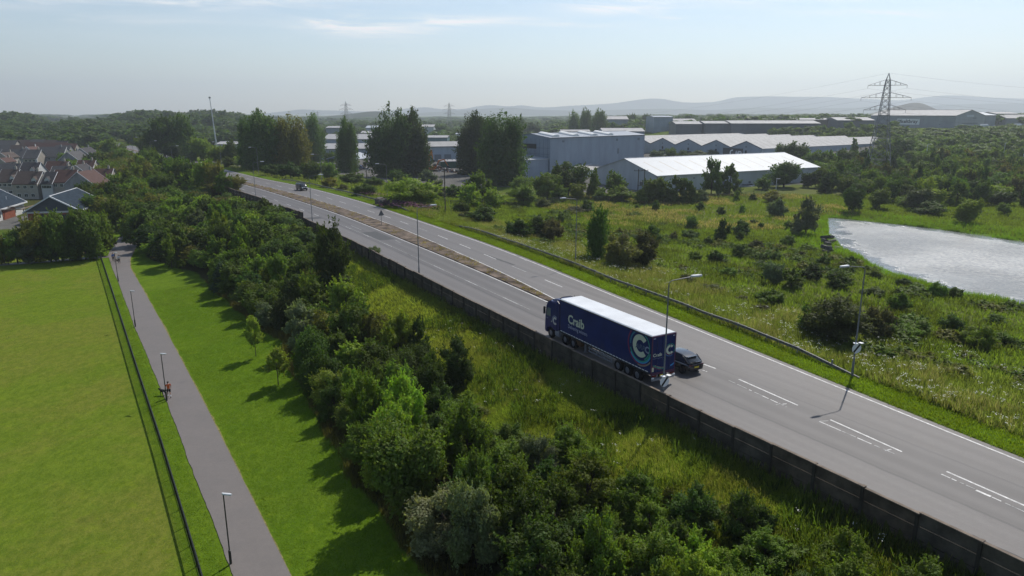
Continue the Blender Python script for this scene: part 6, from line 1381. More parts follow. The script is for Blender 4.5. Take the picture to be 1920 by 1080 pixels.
def in_plantation():
    while True:
        u = rv.uniform(15, 172); d = rv.uniform(2, 32)
        dmin = np.interp(u, [15, 20, 25, 28, 31, 38, 42, 46, 50, 60, 75, 90, 100, 112, 125, 150, 175], [3.0, 4.0, 5.2, 6.8, 9.0, 7.8, 9.2, 11.6, 11.9, 10.8, 10.6, 9.4, 8.0, 6.0, 4.4, 3.0, 2.4]); x, y = uv2xy(u, float(WALL(u))-d)
        if dmin < d < min(float(LAWN_EDGE(u, x, y))-1.2, 30.5): return float(x), float(y)
PIN = [(750, 1000, 790, 165, 'round', 'mid', 'tall broad leafy tree at the lawn edge casting the longest shadow'), (412, 555, 500, 46, 'pine', 'bluegreen', 'blue green young pine at the lawn edge of the plantation'), (560, 668, 572, 72, 'ragged', 'greygreen', 'pale grey green tree at the lawn edge, nearest the saplings'), (502, 618, 556, 66, 'bush', 'greygreen', 'silvery grey green bush at lawn edge beside the first sapling'),
       (622, 590, 428, 96, 'ragged', 'dark', 'tallest dark leafy tree of the plantation below the wall'), (855, 742, 640, 80, 'ragged', 'deep', 'dark dense upright tree standing out on the grass bank'), (785, 690, 600, 50, 'ragged', 'dark', 'slim dark upright tree at the edge of the grass bank'), (700, 668, 588, 62, 'round', 'olive', 'small olive round tree on the bank below the wall'),
       (615, 770, 690, 86, 'bush', 'lime', 'pale yellow green leafy bush at the lawn corner'), (745, 830, 690, 130, 'ragged', 'mid', 'large mid green tree in the middle of the plantation'), (720, 940, 820, 90, 'ragged', 'lime', 'pale leafy tree at the lawn edge near the bottom'), (420, 372, 336, 62, 'bush', 'olive', 'rounded olive bush before the end of the visible road')]
for px, base, top, w, k, c, lab in PIN: bypx('young_tree' if k not in ('bush',) else 'bush', 'young tree' if k != 'bush' else 'bush', k, c, px, top, base, w, lab, lev='xl' if w > 75 else 'hi')
pl = poisson(5200, in_plantation, lambda x, y: np.interp(float(xy2uv(x, y)[0]), [20, 55, 75, 110, 170], [2.05, 2.3, 2.7, 3.3, 4.3]), [p for p in PLACED])
for x, y in pl:
    u, v = xy2uv(x, y); d = float(WALL(u)-v); k = KINDS[rv.choice([0, 0, 1, 1, 1, 2, 3, 3, 3, 4, 5, 6, 6, 7])]
    if u < 58: k = KINDS[rv.choice([0, 0, 3, 3, 3, 1, 6, 6, 1, 3, 5])]
    W = float(np.interp(u, [20, 55, 75, 110, 170], [3.5, 4.0, 4.8, 5.7, 7.2]))*rv.uniform(.8, 1.25); Hh = float(np.interp(u, [20, 45, 60, 80, 110, 170], [4.0, 4.3, 4.8, 5.8, 6.6, 7.2]))*rv.uniform(.66, 1.26)
    if 24 < u < 54 and d > 14: Hh *= 1.35; W *= 1.2
    if d < 9: Hh *= .72
    if d > 19: Hh *= .85
    plant('young_tree' if k[0] != 'bush' else 'bush', 'young tree' if k[0] != 'bush' else 'bush', k[0], 'xl' if u < 62 else 'hi' if u < 120 else 'mid', (x, y, H(x, y)), W, Hh, k[1], k[2], 'plantation: '+k[2].split(' in ')[0].split(' packed')[0].split(' rising')[0])
# low brambles closing the bank edge
for x, y in poisson(900, lambda: tuple(float(q) for q in uv2xy(*(lambda u: (u, float(WALL(u))-np.interp(u, [20, 25, 31, 38, 46, 62, 75, 90, 112, 130], [3.4, 4.6, 8.4, 7.2, 11.0, 9.6, 9.6, 8.6, 5.2, 3.8])-rv.uniform(-1.2, 2.2)))(rv.uniform(22, 120)))), lambda x, y: 2.3):
    plant('bramble_bush', 'bramble', 'bush', 'mid', (x, y, H(x, y)), rv.uniform(1.4, 2.8), rv.uniform(.9, 2.0), rv.choice(['mid', 'olive', 'bright', 'dark']), 'low bramble bush at the ragged edge of the grass bank', 'brambles along the edge of the grass bank', parts=False)
# --- trees on either side of the road farther away
STRIP = [('round', 'mid', 'mid green tree in the belt between footpath and road'), ('round', 'dark', 'dark tree in the belt between footpath and road'), ('ragged', 'bright', 'brighter loose tree in the belt between footpath and road'), ('round', 'olive', 'olive tree in the belt between footpath and road')]
def in_strip():
    while True:
        u = rv.uniform(172, 470); d = rv.uniform(2.5, 32)
        x, y = uv2xy(u, float(WALL(u))-d)
        if d < np.interp(u, [172, 300, 470], [30, 34, 34]) and u < 470: return float(x), float(y)
for u in np.arange(258, 350, 4.2):
    d = rv.uniform(2.6, 5.5); x, y = (float(q_) for q_ in uv2xy(u, float(WALL(u))-d)); PLACED.append((x, y, 2.0)); k = STRIP[rv.choice([0, 0, 1, 2, 3])]
    plant('tree', 'tree', 'bush', 'mid', (x, y, H(x, y)), rv.uniform(6.4, 8.2), rv.uniform(8.8, 10.6)+(1.2 if u > 300 else 0), k[1], k[2], 'belt: '+k[2].split(' in ')[0])
for x, y in poisson(1500, in_strip, lambda x, y: np.interp(float(xy2uv(x, y)[0]), [170, 300, 470], [4.9, 6.2, 9]), [p for p in PLACED]):
    u, v = xy2uv(x, y); d = float(WALL(u)-v); k = STRIP[rv.choice([0, 0, 1, 2, 3])]; s = float(np.interp(u, [170, 300, 470], [1, 1.2, 1.5]))
    Hh = (6.8 if d > 8 else 4.6)*s*rv.uniform(.78, 1.15)
    if 185 < u < 236: Hh = min(Hh, 2.2+d*.30)
    elif 236 <= u < 335 and d < 16: Hh = rv.uniform(7.5, 10.2)
    plant('tree', 'tree', k[0], 'mid', (x, y, H(x, y)), 7.4*s*rv.uniform(.8, 1.2), Hh, k[1], k[2], 'belt: '+k[2].split(' in ')[0])
# --- listed trees: (px, top, base, width, kind, colour, label)
def many(rows, name, cat, group=None, lev=None):
    for r_ in rows:
        px, top, base, w, k, c = r_[:6]; lab = r_[6]; bypx(name, cat, k, c, px, top, base, w, lab, group, lev)
many([(485, 209, 322, 74, 'poplar', 'dark', 'broad dark poplar group leftmost of the tall trees behind the road'), (462, 222, 318, 40, 'poplar', 'deep', 'very dark poplar at the left flank of the tall group'), (540, 220, 326, 62, 'poplar', 'olive', 'olive tinted poplar between the dark group and single slim one'),
      (586, 217, 304, 46, 'poplar', 'dark', 'dark single poplar left of the slim poplar'), (649, 223, 324, 40, 'poplar', 'dark', 'slim lone poplar in front of the pale sheds'), (726, 208, 334, 78, 'poplar', 'deep', 'left half of the big double poplar'), (772, 209, 332, 70, 'poplar', 'deep', 'right half of the big double poplar'),
      (892, 215, 328, 70, 'poplar', 'dark', 'left tree of the poplar pair beside the tall hall'), (948, 218, 350, 84, 'poplar', 'dark', 'right tree of the poplar pair beside the tall hall'), (915, 228, 335, 40, 'poplar', 'deep', 'inner dark poplar between the pair by the tall hall')], 'poplar_tree', 'poplar', None, 'hi')
many([(335, 300, 356, 46, 'round', 'mid', 'tree hiding the road bend, leftmost'), (355, 301, 362, 46, 'round', 'dark', 'dark tree hiding the road bend, second from left'), (379, 299, 366, 46, 'round', 'mid', 'tree hiding the road bend, middle of the row'), (400, 304, 370, 44, 'round', 'olive', 'olive tree hiding the road bend, right of the middle'), (416, 317, 373, 36, 'bush', 'mid', 'lower bush hiding the road bend beside the olive rounded bush'), (300, 220, 296, 58, 'round', 'dark', 'large dark tree on the right of the distant road bend'), (338, 217, 296, 54, 'poplar', 'dark', 'tall dark tree right of the large one by the road bend'), (375, 256, 302, 42, 'round', 'mid', 'mid green tree below the crane boom, left'), (402, 270, 306, 40, 'round', 'bright', 'brighter tree below the crane boom, right'), (432, 262, 308, 40, 'round', 'mid', 'tree at the left foot of the poplar group'),
      (355, 282, 304, 30, 'bush', 'greygreen', 'grey green bush at the road bend'), (320, 268, 300, 40, 'round', 'deep', 'deep green tree filling between the two tall ones at the bend'), (452, 286, 314, 34, 'bush', 'bright', 'bright bush beside the road under the poplar group'), (425, 292, 314, 30, 'bush', 'mid', 'round mid green bush near the road left of the poplars'), (268, 255, 292, 34, 'round', 'mid', 'tree left of the large dark tree by the road bend'), (285, 268, 292, 26, 'bush', 'bright', 'low bright bush by the distant road')], 'tree', 'tree')
many([(580, 303, 338, 42, 'round', 'dark', 'round dark bush left of the pair behind the van'), (613, 301, 336, 40, 'round', 'mid', 'round green bush right of the pair behind the van'), (617, 331, 353, 32, 'bush', 'yellow', 'yellowish low bush just right of the van'), (640, 344, 358, 22, 'bush', 'brown', 'small brownish bush behind the barrier'), (682, 343, 368, 46, 'bush', 'dark', 'dark low bush behind the far verge'), (617, 284, 310, 28, 'round', 'mid', 'green tree between the poplars above the bushes'),
      (822, 337, 374, 28, 'ragged', 'greygreen', 'grey green slim tree behind the big round bush'), (800, 318, 345, 40, 'round', 'greygreen', 'grey green tree right of the double poplar foot'), (700, 330, 350, 40, 'bush', 'mid', 'bush at the foot of the double poplar'), (850, 345, 372, 40, 'bush', 'dark', 'dark bush right of the big round bush'), (865, 372, 402, 40, 'bush', 'mid', 'mid green bush by the stayed pole'), (900, 322, 382, 54, 'ragged', 'mid', 'loose tree in front of the poplar pair'), (540, 300, 336, 44, 'bush', 'deep', 'very dark bush under the olive poplar'), (505, 305, 330, 36, 'bush', 'dark', 'dark bush at the foot of the poplar group'),
      (745, 318, 345, 40, 'bush', 'dark', 'dark bush between the double poplar and the big round bush'), (660, 322, 345, 44, 'bush', 'mid', 'bush below the slim poplar'), (880, 345, 392, 46, 'ragged', 'bright', 'bright loose tree left of the mesh fence start'), (925, 352, 392, 40, 'bush', 'bright', 'bright green bush left on the meadow edge'), (905, 385, 420, 50, 'bush', 'dark', 'dark bush left of the meadow above the barrier'), (875, 395, 412, 30, 'bush', 'brown', 'brown low bush beside the barrier')], 'bush', 'bush')
bypx('bush', 'bush', 'bush', 'bright', 772, 325, 390, 104, 'big bright round bush beyond the road near the double poplar', lev='xl')
many([(1027, 322, 378, 58, 'round', 'mid', 'round mid green tree left of the white warehouse gable'), (1067, 301, 372, 70, 'round', 'dark', 'large dark round tree in front of the tall hall'), (1116, 317, 374, 32, 'cone', 'mid', 'pointed tree in front of the white warehouse gable'), (1155, 322, 372, 48, 'round', 'mid', 'round tree under the white warehouse gable'), (1167, 349, 380, 52, 'bush', 'bright', 'low bright tree under the white warehouse gable'), (1085, 342, 376, 38, 'round', 'bright', 'small bright tree before the large dark round tree'),
      (977, 330, 364, 44, 'round', 'mid', 'tree right of the poplar pair foot'), (982, 345, 388, 58, 'round', 'bright', 'bright loose tree right of the poplar pair, at the fence'), (1228, 331, 382, 52, 'round', 'mid', 'tree beside the power poles'), (1270, 336, 382, 46, 'ragged', 'mid', 'loose tree along the white warehouse front, left'), (1288, 340, 382, 28, 'ragged', 'dark', 'dark small tree along the white warehouse front'), (1300, 350, 383, 24, 'ragged', 'mid', 'small tree along the white warehouse front, middle'), (1337, 298, 366, 38, 'ragged', 'dark', 'tall ragged tree in front of the white warehouse'), (1372, 314, 366, 42, 'ragged', 'dark', 'lower ragged tree beside the tall one by the white warehouse'),
      (1478, 306, 355, 66, 'round', 'dark', 'round dark tree at the right end of the white warehouse'), (1520, 321, 353, 34, 'round', 'dark', 'tree right of the round dark one by the white warehouse'), (1548, 313, 354, 40, 'round', 'mid', 'second tree right of the white warehouse end'), (1578, 307, 356, 40, 'ragged', 'mid', 'third tree right of the white warehouse end'), (1602, 311, 356, 44, 'round', 'dark', 'tree left of the pylon foot'), (1434, 329, 356, 34, 'bush', 'dark', 'dark bush in front of the white warehouse parking'), (1250, 352, 382, 40, 'bush', 'mid', 'bush by the white warehouse corner'), (1205, 352, 382, 36, 'bush', 'mid', 'bush below the power poles'), (1130, 350, 378, 34, 'bush', 'mid', 'bush between the gable trees'), (1050, 345, 380, 34, 'bush', 'mid', 'bush at the foot of the large dark round tree'), (1316, 352, 382, 30, 'bush', 'greygreen', 'grey green bush at the tall ragged tree foot')], 'tree', 'tree')
many([(1235, 281, 301, 30, 'round', 'greygreen', 'round pale bush before the striped shed, leftmost of the row'), (1258, 277, 300, 26, 'round', 'mid', 'taller bush before the striped shed gables'), (1280, 282, 299, 26, 'bush', 'mid', 'bush before the striped shed, centre of the row'), (1312, 283, 297, 40, 'bush', 'greygreen', 'wide bush before the striped shed under the second gable'), (1345, 280, 295, 30, 'round', 'greygreen', 'round bush hiding the dark sign board corner'), (1490, 268, 318, 66, 'round', 'dark', 'large tree behind the far end of the white roof'), (1528, 282, 325, 48, 'round', 'mid', 'tree right of the large one behind the white roof'), (1668, 264, 300, 44, 'round', 'mid', 'tree hiding the right end of the striped roof, left'), (1700, 258, 300, 48, 'round', 'dark', 'tree hiding the right end of the striped roof, right'), (1640, 276, 304, 30, 'round', 'mid', 'tree behind the pylon legs'), (1603, 256, 296, 18, 'cone', 'dark', 'pointed conifer in front of the striped roof end'), (1560, 285, 325, 44, 'round', 'mid', 'tree between the white roof end and the pylon'), (1590, 280, 322, 40, 'round', 'mid', 'tree left of the pylon under the striped roof'), (1470, 274, 290, 20, 'cone', 'dark', 'small dark tree at the edge of the striped roof')], 'tree', 'tree')
many([(20, 432, 498, 56, 'round', 'mid', 'hedge tree at the left frame edge behind the cross path'), (62, 404, 496, 62, 'round', 'olive', 'hedge tree in front of the slate roofed hall, left'), (104, 398, 494, 60, 'round', 'mid', 'hedge tree in front of the slate roofed hall, middle'), (148, 392, 492, 66, 'round', 'dark', 'dark hedge tree in front of the hall, right of the middle'), (182, 390, 482, 50, 'round', 'mid', 'hedge tree at the corner by the path junction'), (205, 372, 440, 46, 'round', 'mid', 'tree between the hall and the footpath'), (213, 340, 402, 50, 'round', 'dark', 'tree behind the slate roofed hall beside the footpath'), (40, 445, 497, 54, 'bush', 'greygreen', 'pale leafed hedge bush at the cross path'), (85, 440, 495, 50, 'bush', 'dark', 'dark hedge bush at the cross path, left'), (125, 445, 493, 50, 'bush', 'dark', 'dark hedge bush at the cross path, centre'), (165, 440, 489, 44, 'bush', 'mid', 'hedge bush before the litter bin'), (195, 420, 470, 34, 'bush', 'greygreen', 'grey green bush at the path junction'), (0, 440, 499, 40, 'bush', 'olive', 'olive hedge bush cut by the left frame edge'),
      (205, 325, 370, 44, 'round', 'mid', 'tree behind the red roofed end house'), (218, 302, 345, 44, 'round', 'mid', 'tree above the red roofed houses beside the belt'), (190, 285, 320, 40, 'round', 'bright', 'tree right of the grey gabled house'), (178, 265, 300, 44, 'round', 'mid', 'tree at the right of the third row of houses'), (205, 262, 305, 50, 'round', 'mid', 'big tree between houses and the distant road'), (30, 290, 300, 20, 'bush', 'bright', 'bright garden hedge left among the third row'), (54, 291, 299, 26, 'bush', 'mid', 'garden hedge among the third row'), (72, 308, 316, 14, 'bush', 'bright', 'garden bush by the white gable end')], 'hedge_tree', 'hedge tree')
# meadow shrubs
SH = [(1019, 371, 392, 30, 'round', 'brown'), (1100, 372, 399, 30, 'ragged', 'dark'), (1085, 388, 400, 44, 'bush', 'brown'), (1052, 397, 421, 18, 'ragged', 'dark'), (1132, 393, 420, 20, 'ragged', 'dark'), (1231, 375, 395, 16, 'ragged', 'dark'), (1195, 380, 392, 10, 'ragged', 'mid'), (1314, 376, 394, 17, 'bush', 'dark'), (1297, 405, 431, 24, 'ragged', 'dark'), (975, 407, 448, 54, 'bush', 'deep'), (1010, 401, 448, 54, 'bush', 'dark'), (1036, 404, 454, 38, 'ragged', 'brown'), (1122, 394, 490, 50, 'poplar', 'dark'), (1168, 424, 506, 72, 'bush', 'brown'), (1212, 428, 506, 64, 'bush', 'brown'), (1225, 418, 460, 40, 'ragged', 'dark'),
      (1605, 352, 400, 38, 'round', 'dark'), (1657, 352, 394, 48, 'round', 'mid'), (1822, 372, 422, 48, 'round', 'bright'), (1890, 380, 404, 30, 'round', 'mid'), (1757, 377, 405, 62, 'bush', 'mid'), (1706, 365, 390, 38, 'bush', 'mid'), (1728, 351, 397, 48, 'round', 'greygreen'), (1383, 357, 378, 15, 'ragged', 'mid'), (1413, 362, 377, 16, 'bush', 'mid'), (1455, 357, 381, 36, 'bush', 'yellow'), (1463, 369, 408, 36, 'bush', 'greygreen'), (1518, 374, 443, 54, 'ragged', 'greygreen'), (1483, 411, 430, 20, 'bush', 'dark'), (1354, 385, 404, 18, 'bush', 'deep'), (1393, 382, 400, 14, 'bush', 'mid'), (1295, 429, 449, 34, 'bush', 'deep'), (1357, 414, 457, 32, 'ragged', 'dark'), (1392, 411, 442, 36, 'bush', 'dark'), (1415, 410, 421, 16, 'bush', 'deep'), (1428, 415, 429, 14, 'bush', 'deep'), (1390, 429, 452, 20, 'bush', 'dark'), (1392, 456, 482, 34, 'ragged', 'dark'), (1420, 449, 470, 28, 'bush', 'brown'), (1457, 471, 492, 24, 'bush', 'dark'), (1505, 470, 484, 16, 'bush', 'brown'), (1548, 478, 499, 24, 'bush', 'dark'),
      (1456, 489, 537, 40, 'ragged', 'greygreen'), (1490, 508, 547, 50, 'ragged', 'mid'), (1528, 494, 530, 48, 'bush', 'deep'), (1580, 508, 545, 54, 'bush', 'dark'), (1643, 504, 523, 28, 'ragged', 'mid'), (1701, 520, 538, 30, 'bush', 'dark'), (1761, 526, 560, 38, 'bush', 'mid'), (1795, 537, 560, 32, 'bush', 'mid'), (1696, 545, 588, 44, 'bush', 'mid'), (1645, 539, 557, 44, 'bush', 'mid'), (1455, 539, 576, 42, 'bush', 'dark'), (1725, 592, 634, 64, 'bush', 'mid'), (1793, 589, 624, 46, 'bush', 'deep'), (1845, 597, 658, 66, 'bush', 'bright'), (1873, 589, 610, 42, 'bush', 'dark'), (1890, 624, 652, 54, 'bush', 'mid'), (1345, 467, 494, 30, 'bush', 'dark'), (1390, 458, 486, 32, 'ragged', 'deep'), (1340, 533, 549, 42, 'bush', 'brown'), (1393, 553, 568, 26, 'bush', 'brown'), (1447, 544, 577, 52, 'bush', 'mid'), (1430, 572, 586, 38, 'bush', 'brown'), (1690, 590, 640, 70, 'bush', 'mid'), (1265, 432, 452, 22, 'bush', 'brown'), (1330, 440, 460, 24, 'bush', 'mid'), (1370, 500, 520, 30, 'bush', 'mid'), (1600, 478, 500, 26, 'bush', 'mid'), (1480, 440, 462, 30, 'bush', 'mid'), (1305, 470, 490, 24, 'bush', 'mid'), (1290, 515, 532, 30, 'bush', 'brown')]
WHERE = {'poplar': 'tall upright', 'ragged': 'ragged', 'round': 'rounded', 'bush': 'low spreading'}; CN = {'brown': 'brownish', 'dark': 'dark green', 'deep': 'very dark', 'mid': 'mid green', 'bright': 'bright green', 'yellow': 'yellowish', 'greygreen': 'grey green'}
def meadow_where(px, base):
    if px < 1110 and base < 460: return 'on the meadow left of the tall dark bush'
    if 1110 <= px < 1260 and base > 440: return 'on the meadow behind the far lamp post and verge'
    if px > 1590 and base < 425: return 'on the green flat beyond the pond'
    if px < 1430 and base < 410: return 'on the back meadow below the white warehouse'
    if px > 1590: return 'on the slope between the verge and the pond'
    return 'on the rough meadow before the pond'
for (px, top, base, w, k, c) in SH:
    if k == 'ragged' and w < 45: k = rv.choice(['bush', 'round', 'ragged'])
    if c == 'deep': c = rv.choice(['dark', 'dark', 'deep'])
    lab = '%s %s shrub %s' % (CN[c], WHERE[k], meadow_where(px, base)); bypx('shrub', 'shrub', k, c, px, top, base, w, lab, 'meadow shrubs: '+lab)
bypx('shrub', 'shrub', 'bush', (.112, .125, .042), 1588, 545, 655, 128, 'biggest dark hawthorn bush behind the far speed sign', lev='xl'); bypx('shrub', 'shrub', 'bush', 'brown', 1652, 556, 640, 70, 'right flank of the big dark hawthorn mass, slightly lower', lev='hi'); bypx('shrub', 'shrub', 'bush', 'dark', 1535, 560, 632, 60, 'darker left flank of the big hawthorn mass', lev='hi')
# sprouting shrub on the road side of the wall
q = plane(712, 476); u_, v_ = xy2uv(q[0], q[1]); x_, y_ = uv2xy(u_, float(WALL(u_))+.6); plant('shrub', 'shrub', 'bush', 'mid', (float(x_), float(y_), 0), 2.1, 1.7, 'greygreen', 'small pale shrub growing on the road side of the wall')
# saplings on the lawn
for px, base, top, w, lab in [(522, 722, 656, 50, 'staked young tree on the lawn, nearest of the saplings'), (480, 668, 598, 36, 'slim young tree on the lawn before the grey green bushes'), (323, 505, 450, 28, 'slim young tree on the far lawn beside the tree shadows'), (301, 466, 432, 22, 'young tree at the far end of the lawn by the branch path'), (342, 509, 488, 16, 'stunted little tree on the far lawn')]:
    q = hit(px, base); dpt = depth(q); k = dpt/FPX; Hh = (base-top)*k/cP*1.02; plant('sapling', 'young tree', 'airy', 'hi' if w > 30 else 'mid', q, w*k*1.25, Hh, 'lime' if w > 26 else 'bright', lab, 'saplings on the lawn', sink=.02)
# --- wood beyond the pond: single trees in front, one mass behind
WD = [('round', 'mid', 'mid green tree in the wood beyond the pond'), ('round', 'dark', 'dark tree in the wood beyond the pond'), ('ragged', 'olive', 'olive ragged tree in the wood beyond the pond'), ('cone', 'dark', 'dark pointed tree in the wood beyond the pond'), ('round', 'bright', 'brighter tree in the wood beyond the pond'), ('ragged', 'mid', 'loose mid green tree in the wood beyond the pond')]
def in_wood():
    while True:
        Y = rv.uniform(203, 335); px = rv.uniform(1545, 2000)
        x = (px-960)/FPX*(Y*cP+27*sP)
        if px < np.interp(Y, [203, 222, 240], [1730, 1640, 1545]): continue
        if Y < np.interp(px, [1700, 1780, 1960], [203, 206, 204]): continue
        if abs(x-pr.location.x) < 5 and abs(Y-pr.location.y) < 7: continue
        return x, Y
for x, y in poisson(3000, in_wood, lambda x, y: np.interp(y, [200, 260, 335], [5.4, 6.4, 8.0]), [p for p in PLACED]):
    k = WD[rv.choice([0, 0, 1, 1, 2, 3, 4, 5])]; s = float(np.interp(y, [200, 335], [.95, 1.35])); plant('woodland_tree', 'woodland tree', k[0], 'mid', (x, y, H(x, y)), 7.6*s*rv.uniform(.75, 1.25)*(.62 if k[0] == 'cone' else 1), 6.6*s*rv.uniform(.75, 1.3)*(1.2 if k[0] == 'cone' else 1), k[1], k[2], 'wood: '+k[2].split(' in ')[0])
def woodland(name, pts, col, label, kinds=('round', 'bush', 'ragged'), lev='lo'):
    VV, FF, LV = [], [], []; o = 0; g = np.random.default_rng(len(pts))
    for (x, y, W, Hh) in pts:
        V, F, lv = proto(kinds[int(g.integers(len(kinds)))], lev, int(g.integers(3)))[2:5]; a = g.uniform(0, 6.28); c, s = math.cos(a), math.sin(a)
        P = np.stack([(V[:, 0]*c-V[:, 1]*s)*W+x, (V[:, 0]*s+V[:, 1]*c)*W+y, V[:, 2]*Hh+float(H(x, y))-.4], 1); VV.append(P); FF.append(F+o); LV.append(np.clip(lv*.6+g.uniform(0, .4), 0, 1)); o += len(V)
    ob = npmesh(name, np.concatenate(VV), np.concatenate(FF), LEAF, attrs={'lv': ('FLOAT', np.concatenate(LV))}); ob.color = (*COL[col], 1); return tag(ob, label, 'wood', kind='stuff')
LEVEL['far'] = (260, .25, 0)
def scatter(n, ypx, rej, sp, Wf, Hf):
    out = []
    def smp():
        while True:
            Y = rv.uniform(*ypx[:2]); px = rv.uniform(*ypx[2:]); x = (px-960)/FPX*(Y*cP+25*sP)
            if not rej(px, Y, x): return x, Y
    for x, y in poisson(n, smp, sp): 
        out.append((x, y, Wf(y)*rv.uniform(.75, 1.3), Hf(y)*rv.uniform(.7, 1.3)))
    return out
sheds_poly = [np.array([(100, 360), (250, 460), (160, 590), (-10, 470)]), np.array([(300, 560), (400, 590), (470, 700), (350, 730)])]
def bad(px, Y, x): return any(float(polydist(np.array([x]), np.array([Y]), P)[0]) < 3 for P in sheds_poly)
woodland('woodland', scatter(1500, (335, 590, 1560, 2020), lambda px, Y, x: bad(px, Y, x) or (px < 1700 and Y < 440), lambda x, y: 9.5, lambda y: 12, lambda y: float(np.interp(y, [335, 450, 500, 590], [8.5, 7, 4.0, 3.2]))), 'mid', 'dense wood climbing behind the pylon to the signed warehouse', lev='mid' if False else 'lo')
woodland('woodland', scatter(500, (470, 552, 1170, 1690), lambda px, Y, x: bad(px, Y, x), lambda x, y: 9.5, lambda y: 12, lambda y: 8.2), 'mid', 'belt of trees behind the striped roofs and before the dark far sheds')
woodland('woodland', scatter(2600, (500, 1150, -160, 470), lambda px, Y, x: (abs(px-np.interp(Y, [480, 620], [225, 190])) < 16 and Y < 560) or (px < 150 and Y < 520), lambda x, y: 13+y*.007, lambda y: 21+y*.006, lambda y: 12+y*.004), 'dark', 'dark wooded hillside on the left skyline behind the houses', kinds=('round', 'bush'))
woodland('woodland', scatter(420, (470, 640, 455, 1010), lambda px, Y, x: (560 < px < 880 and Y < 560), lambda x, y: 12, lambda y: 13, lambda y: 8.5), 'mid', 'trees between the sheds behind the poplars')
woodland('woodland', scatter(1200, (650, 1250, 440, 1260), lambda px, Y, x: False, lambda x, y: 19, lambda y: 20, lambda y: 10.5), 'dark', 'wooded plain behind the sheds in the middle distance', lev='far')
woodland('woodland', scatter(900, (640, 1250, 1230, 2050), lambda px, Y, x: bad(px, Y, x), lambda x, y: 20, lambda y: 22, lambda y: 11), 'dark', 'wooded skyline behind the far sheds on the right', lev='far')
woodland('woodland', scatter(1500, (1250, 3200, -200, 2150), lambda px, Y, x: False, lambda x, y: y*.026, lambda y: y*.03, lambda y: 11), 'dark', 'farthest flat woodland under the hills', lev='far')
many([(1075, 210, 262, 24, 'poplar', 'dark', 'far poplar clump behind the tall hall, left tree'), (1098, 207, 262, 26, 'poplar', 'dark', 'far poplar clump behind the tall hall, middle tree'), (1124, 208, 262, 28, 'poplar', 'dark', 'far poplar clump behind the tall hall, right tree'), (1003, 230, 262, 36, 'round', 'dark', 'far dark round tree behind the tall hall, left of the poplar clump'), (975, 222, 262, 28, 'poplar', 'dark', 'far poplar behind the poplar pair'), (1187, 213, 240, 22, 'round', 'dark', 'far round tree beside the tall blue box shed, left'), (1213, 214, 240, 26, 'round', 'dark', 'far round tree touching the tall blue box shed'), (1060, 238, 258, 30, 'round', 'mid', 'far round tree before the poplar clump'), (830, 232, 258, 36, 'round', 'mid', 'big far round tree right of the double poplar')], 'far_tree', 'far tree', None, 'mid')
# --- tall grass, meadow grass and flowers
def tufts(name, x, y, hgt_, wid, blades, col, label, lean=.35, seed=0):
    g = np.random.default_rng(seed); n = len(x); z = np.maximum(H(x, y), .1) if name == 'reserve_weeds' else H(x, y); X = np.repeat(np.stack([x, y, z], 1), blades, 0); m = len(X); X[:, :2] += g.normal(size=(m, 2))*.10
    hh = np.repeat(hgt_, blades)*g.uniform(.6, 1.2, m); a = g.uniform(0, 6.283, m); ln = g.uniform(.1, lean, m)*hh; dx, dy = np.cos(a), np.sin(a); b = a+g.uniform(.8, 2.3, m); w = wid*g.uniform(.6, 1.4, m)
    bx, by = np.cos(b)*w/2, np.sin(b)*w/2
    p0 = np.stack([X[:, 0]-bx, X[:, 1]-by, X[:, 2]-.05], 1); p1 = np.stack([X[:, 0]+bx, X[:, 1]+by, X[:, 2]-.05], 1)
    p2 = np.stack([X[:, 0]+dx*ln+bx*.35, X[:, 1]+dy*ln+by*.35, X[:, 2]+hh], 1); p3 = np.stack([X[:, 0]+dx*ln-bx*.35, X[:, 1]+dy*ln-by*.35, X[:, 2]+hh*.96], 1)
    V = np.stack([p0, p1, p2, p3], 1).reshape(-1, 3); F = np.arange(m*4).reshape(-1, 4); lv = np.repeat(np.clip(np.repeat(fbm(x, y, 2.5, 3), blades)*.8-.1+g.uniform(-.05, .35, m), 0, 1), 4)
    ob = npmesh(name, V, F, GRASSB, attrs={'lv': ('FLOAT', lv)}); ob.color = (*col, 1); return tag(ob, label, 'grass', kind='stuff')
g = np.random.default_rng(77)
def uvrand(n, u0, u1, f): u = g.uniform(u0, u1, n); v = f(u, g.random(n)); return uv2xy(u, v)
def keep(x, y, p): k = g.random(len(x)) < p; return x[k], y[k]
# bank below the wall
x, y = uvrand(60000, 14, 62, lambda u, r: WALL(u)-.2-r*11); tufts('bank_grass', x, y, g.uniform(.14, .34, len(x)), .022, 5, (.20, .26, .045), 'tall summer grass on the bank below the wall', 1.6, seed=1)
x, y = uvrand(14000, 14, 70, lambda u, r: WALL(u)-.2-r*11); n2 = fbm(x, y, 3); x, y = x[n2 > .56], y[n2 > .56]; tufts('bank_grass', x, y, g.uniform(.35, .7, len(x)), .020, 3, (.24, .245, .085), 'straw coloured seeding grass on the bank below the wall', .5, seed=2)
x, y = uvrand(32000, 62, 150, lambda u, r: WALL(u)-.2-r*10); tufts('bank_grass', x, y, g.uniform(.2, .45, len(x)), .05, 3, (.215, .26, .045), 'farther tall grass on the bank below the wall', 1.4, seed=3)
x, y = uvrand(9000, 14, 110, lambda u, r: WALL(u)-.3-r*8); n2 = fbm(x+90, y, 4); x, y = x[n2 > .55], y[n2 > .55]; tufts('bank_weeds', x, y, g.uniform(.4, 1.0, len(x)), .07, 5, (.07, .115, .022), 'dark leafy weeds on the bank below the wall', .6, seed=4)
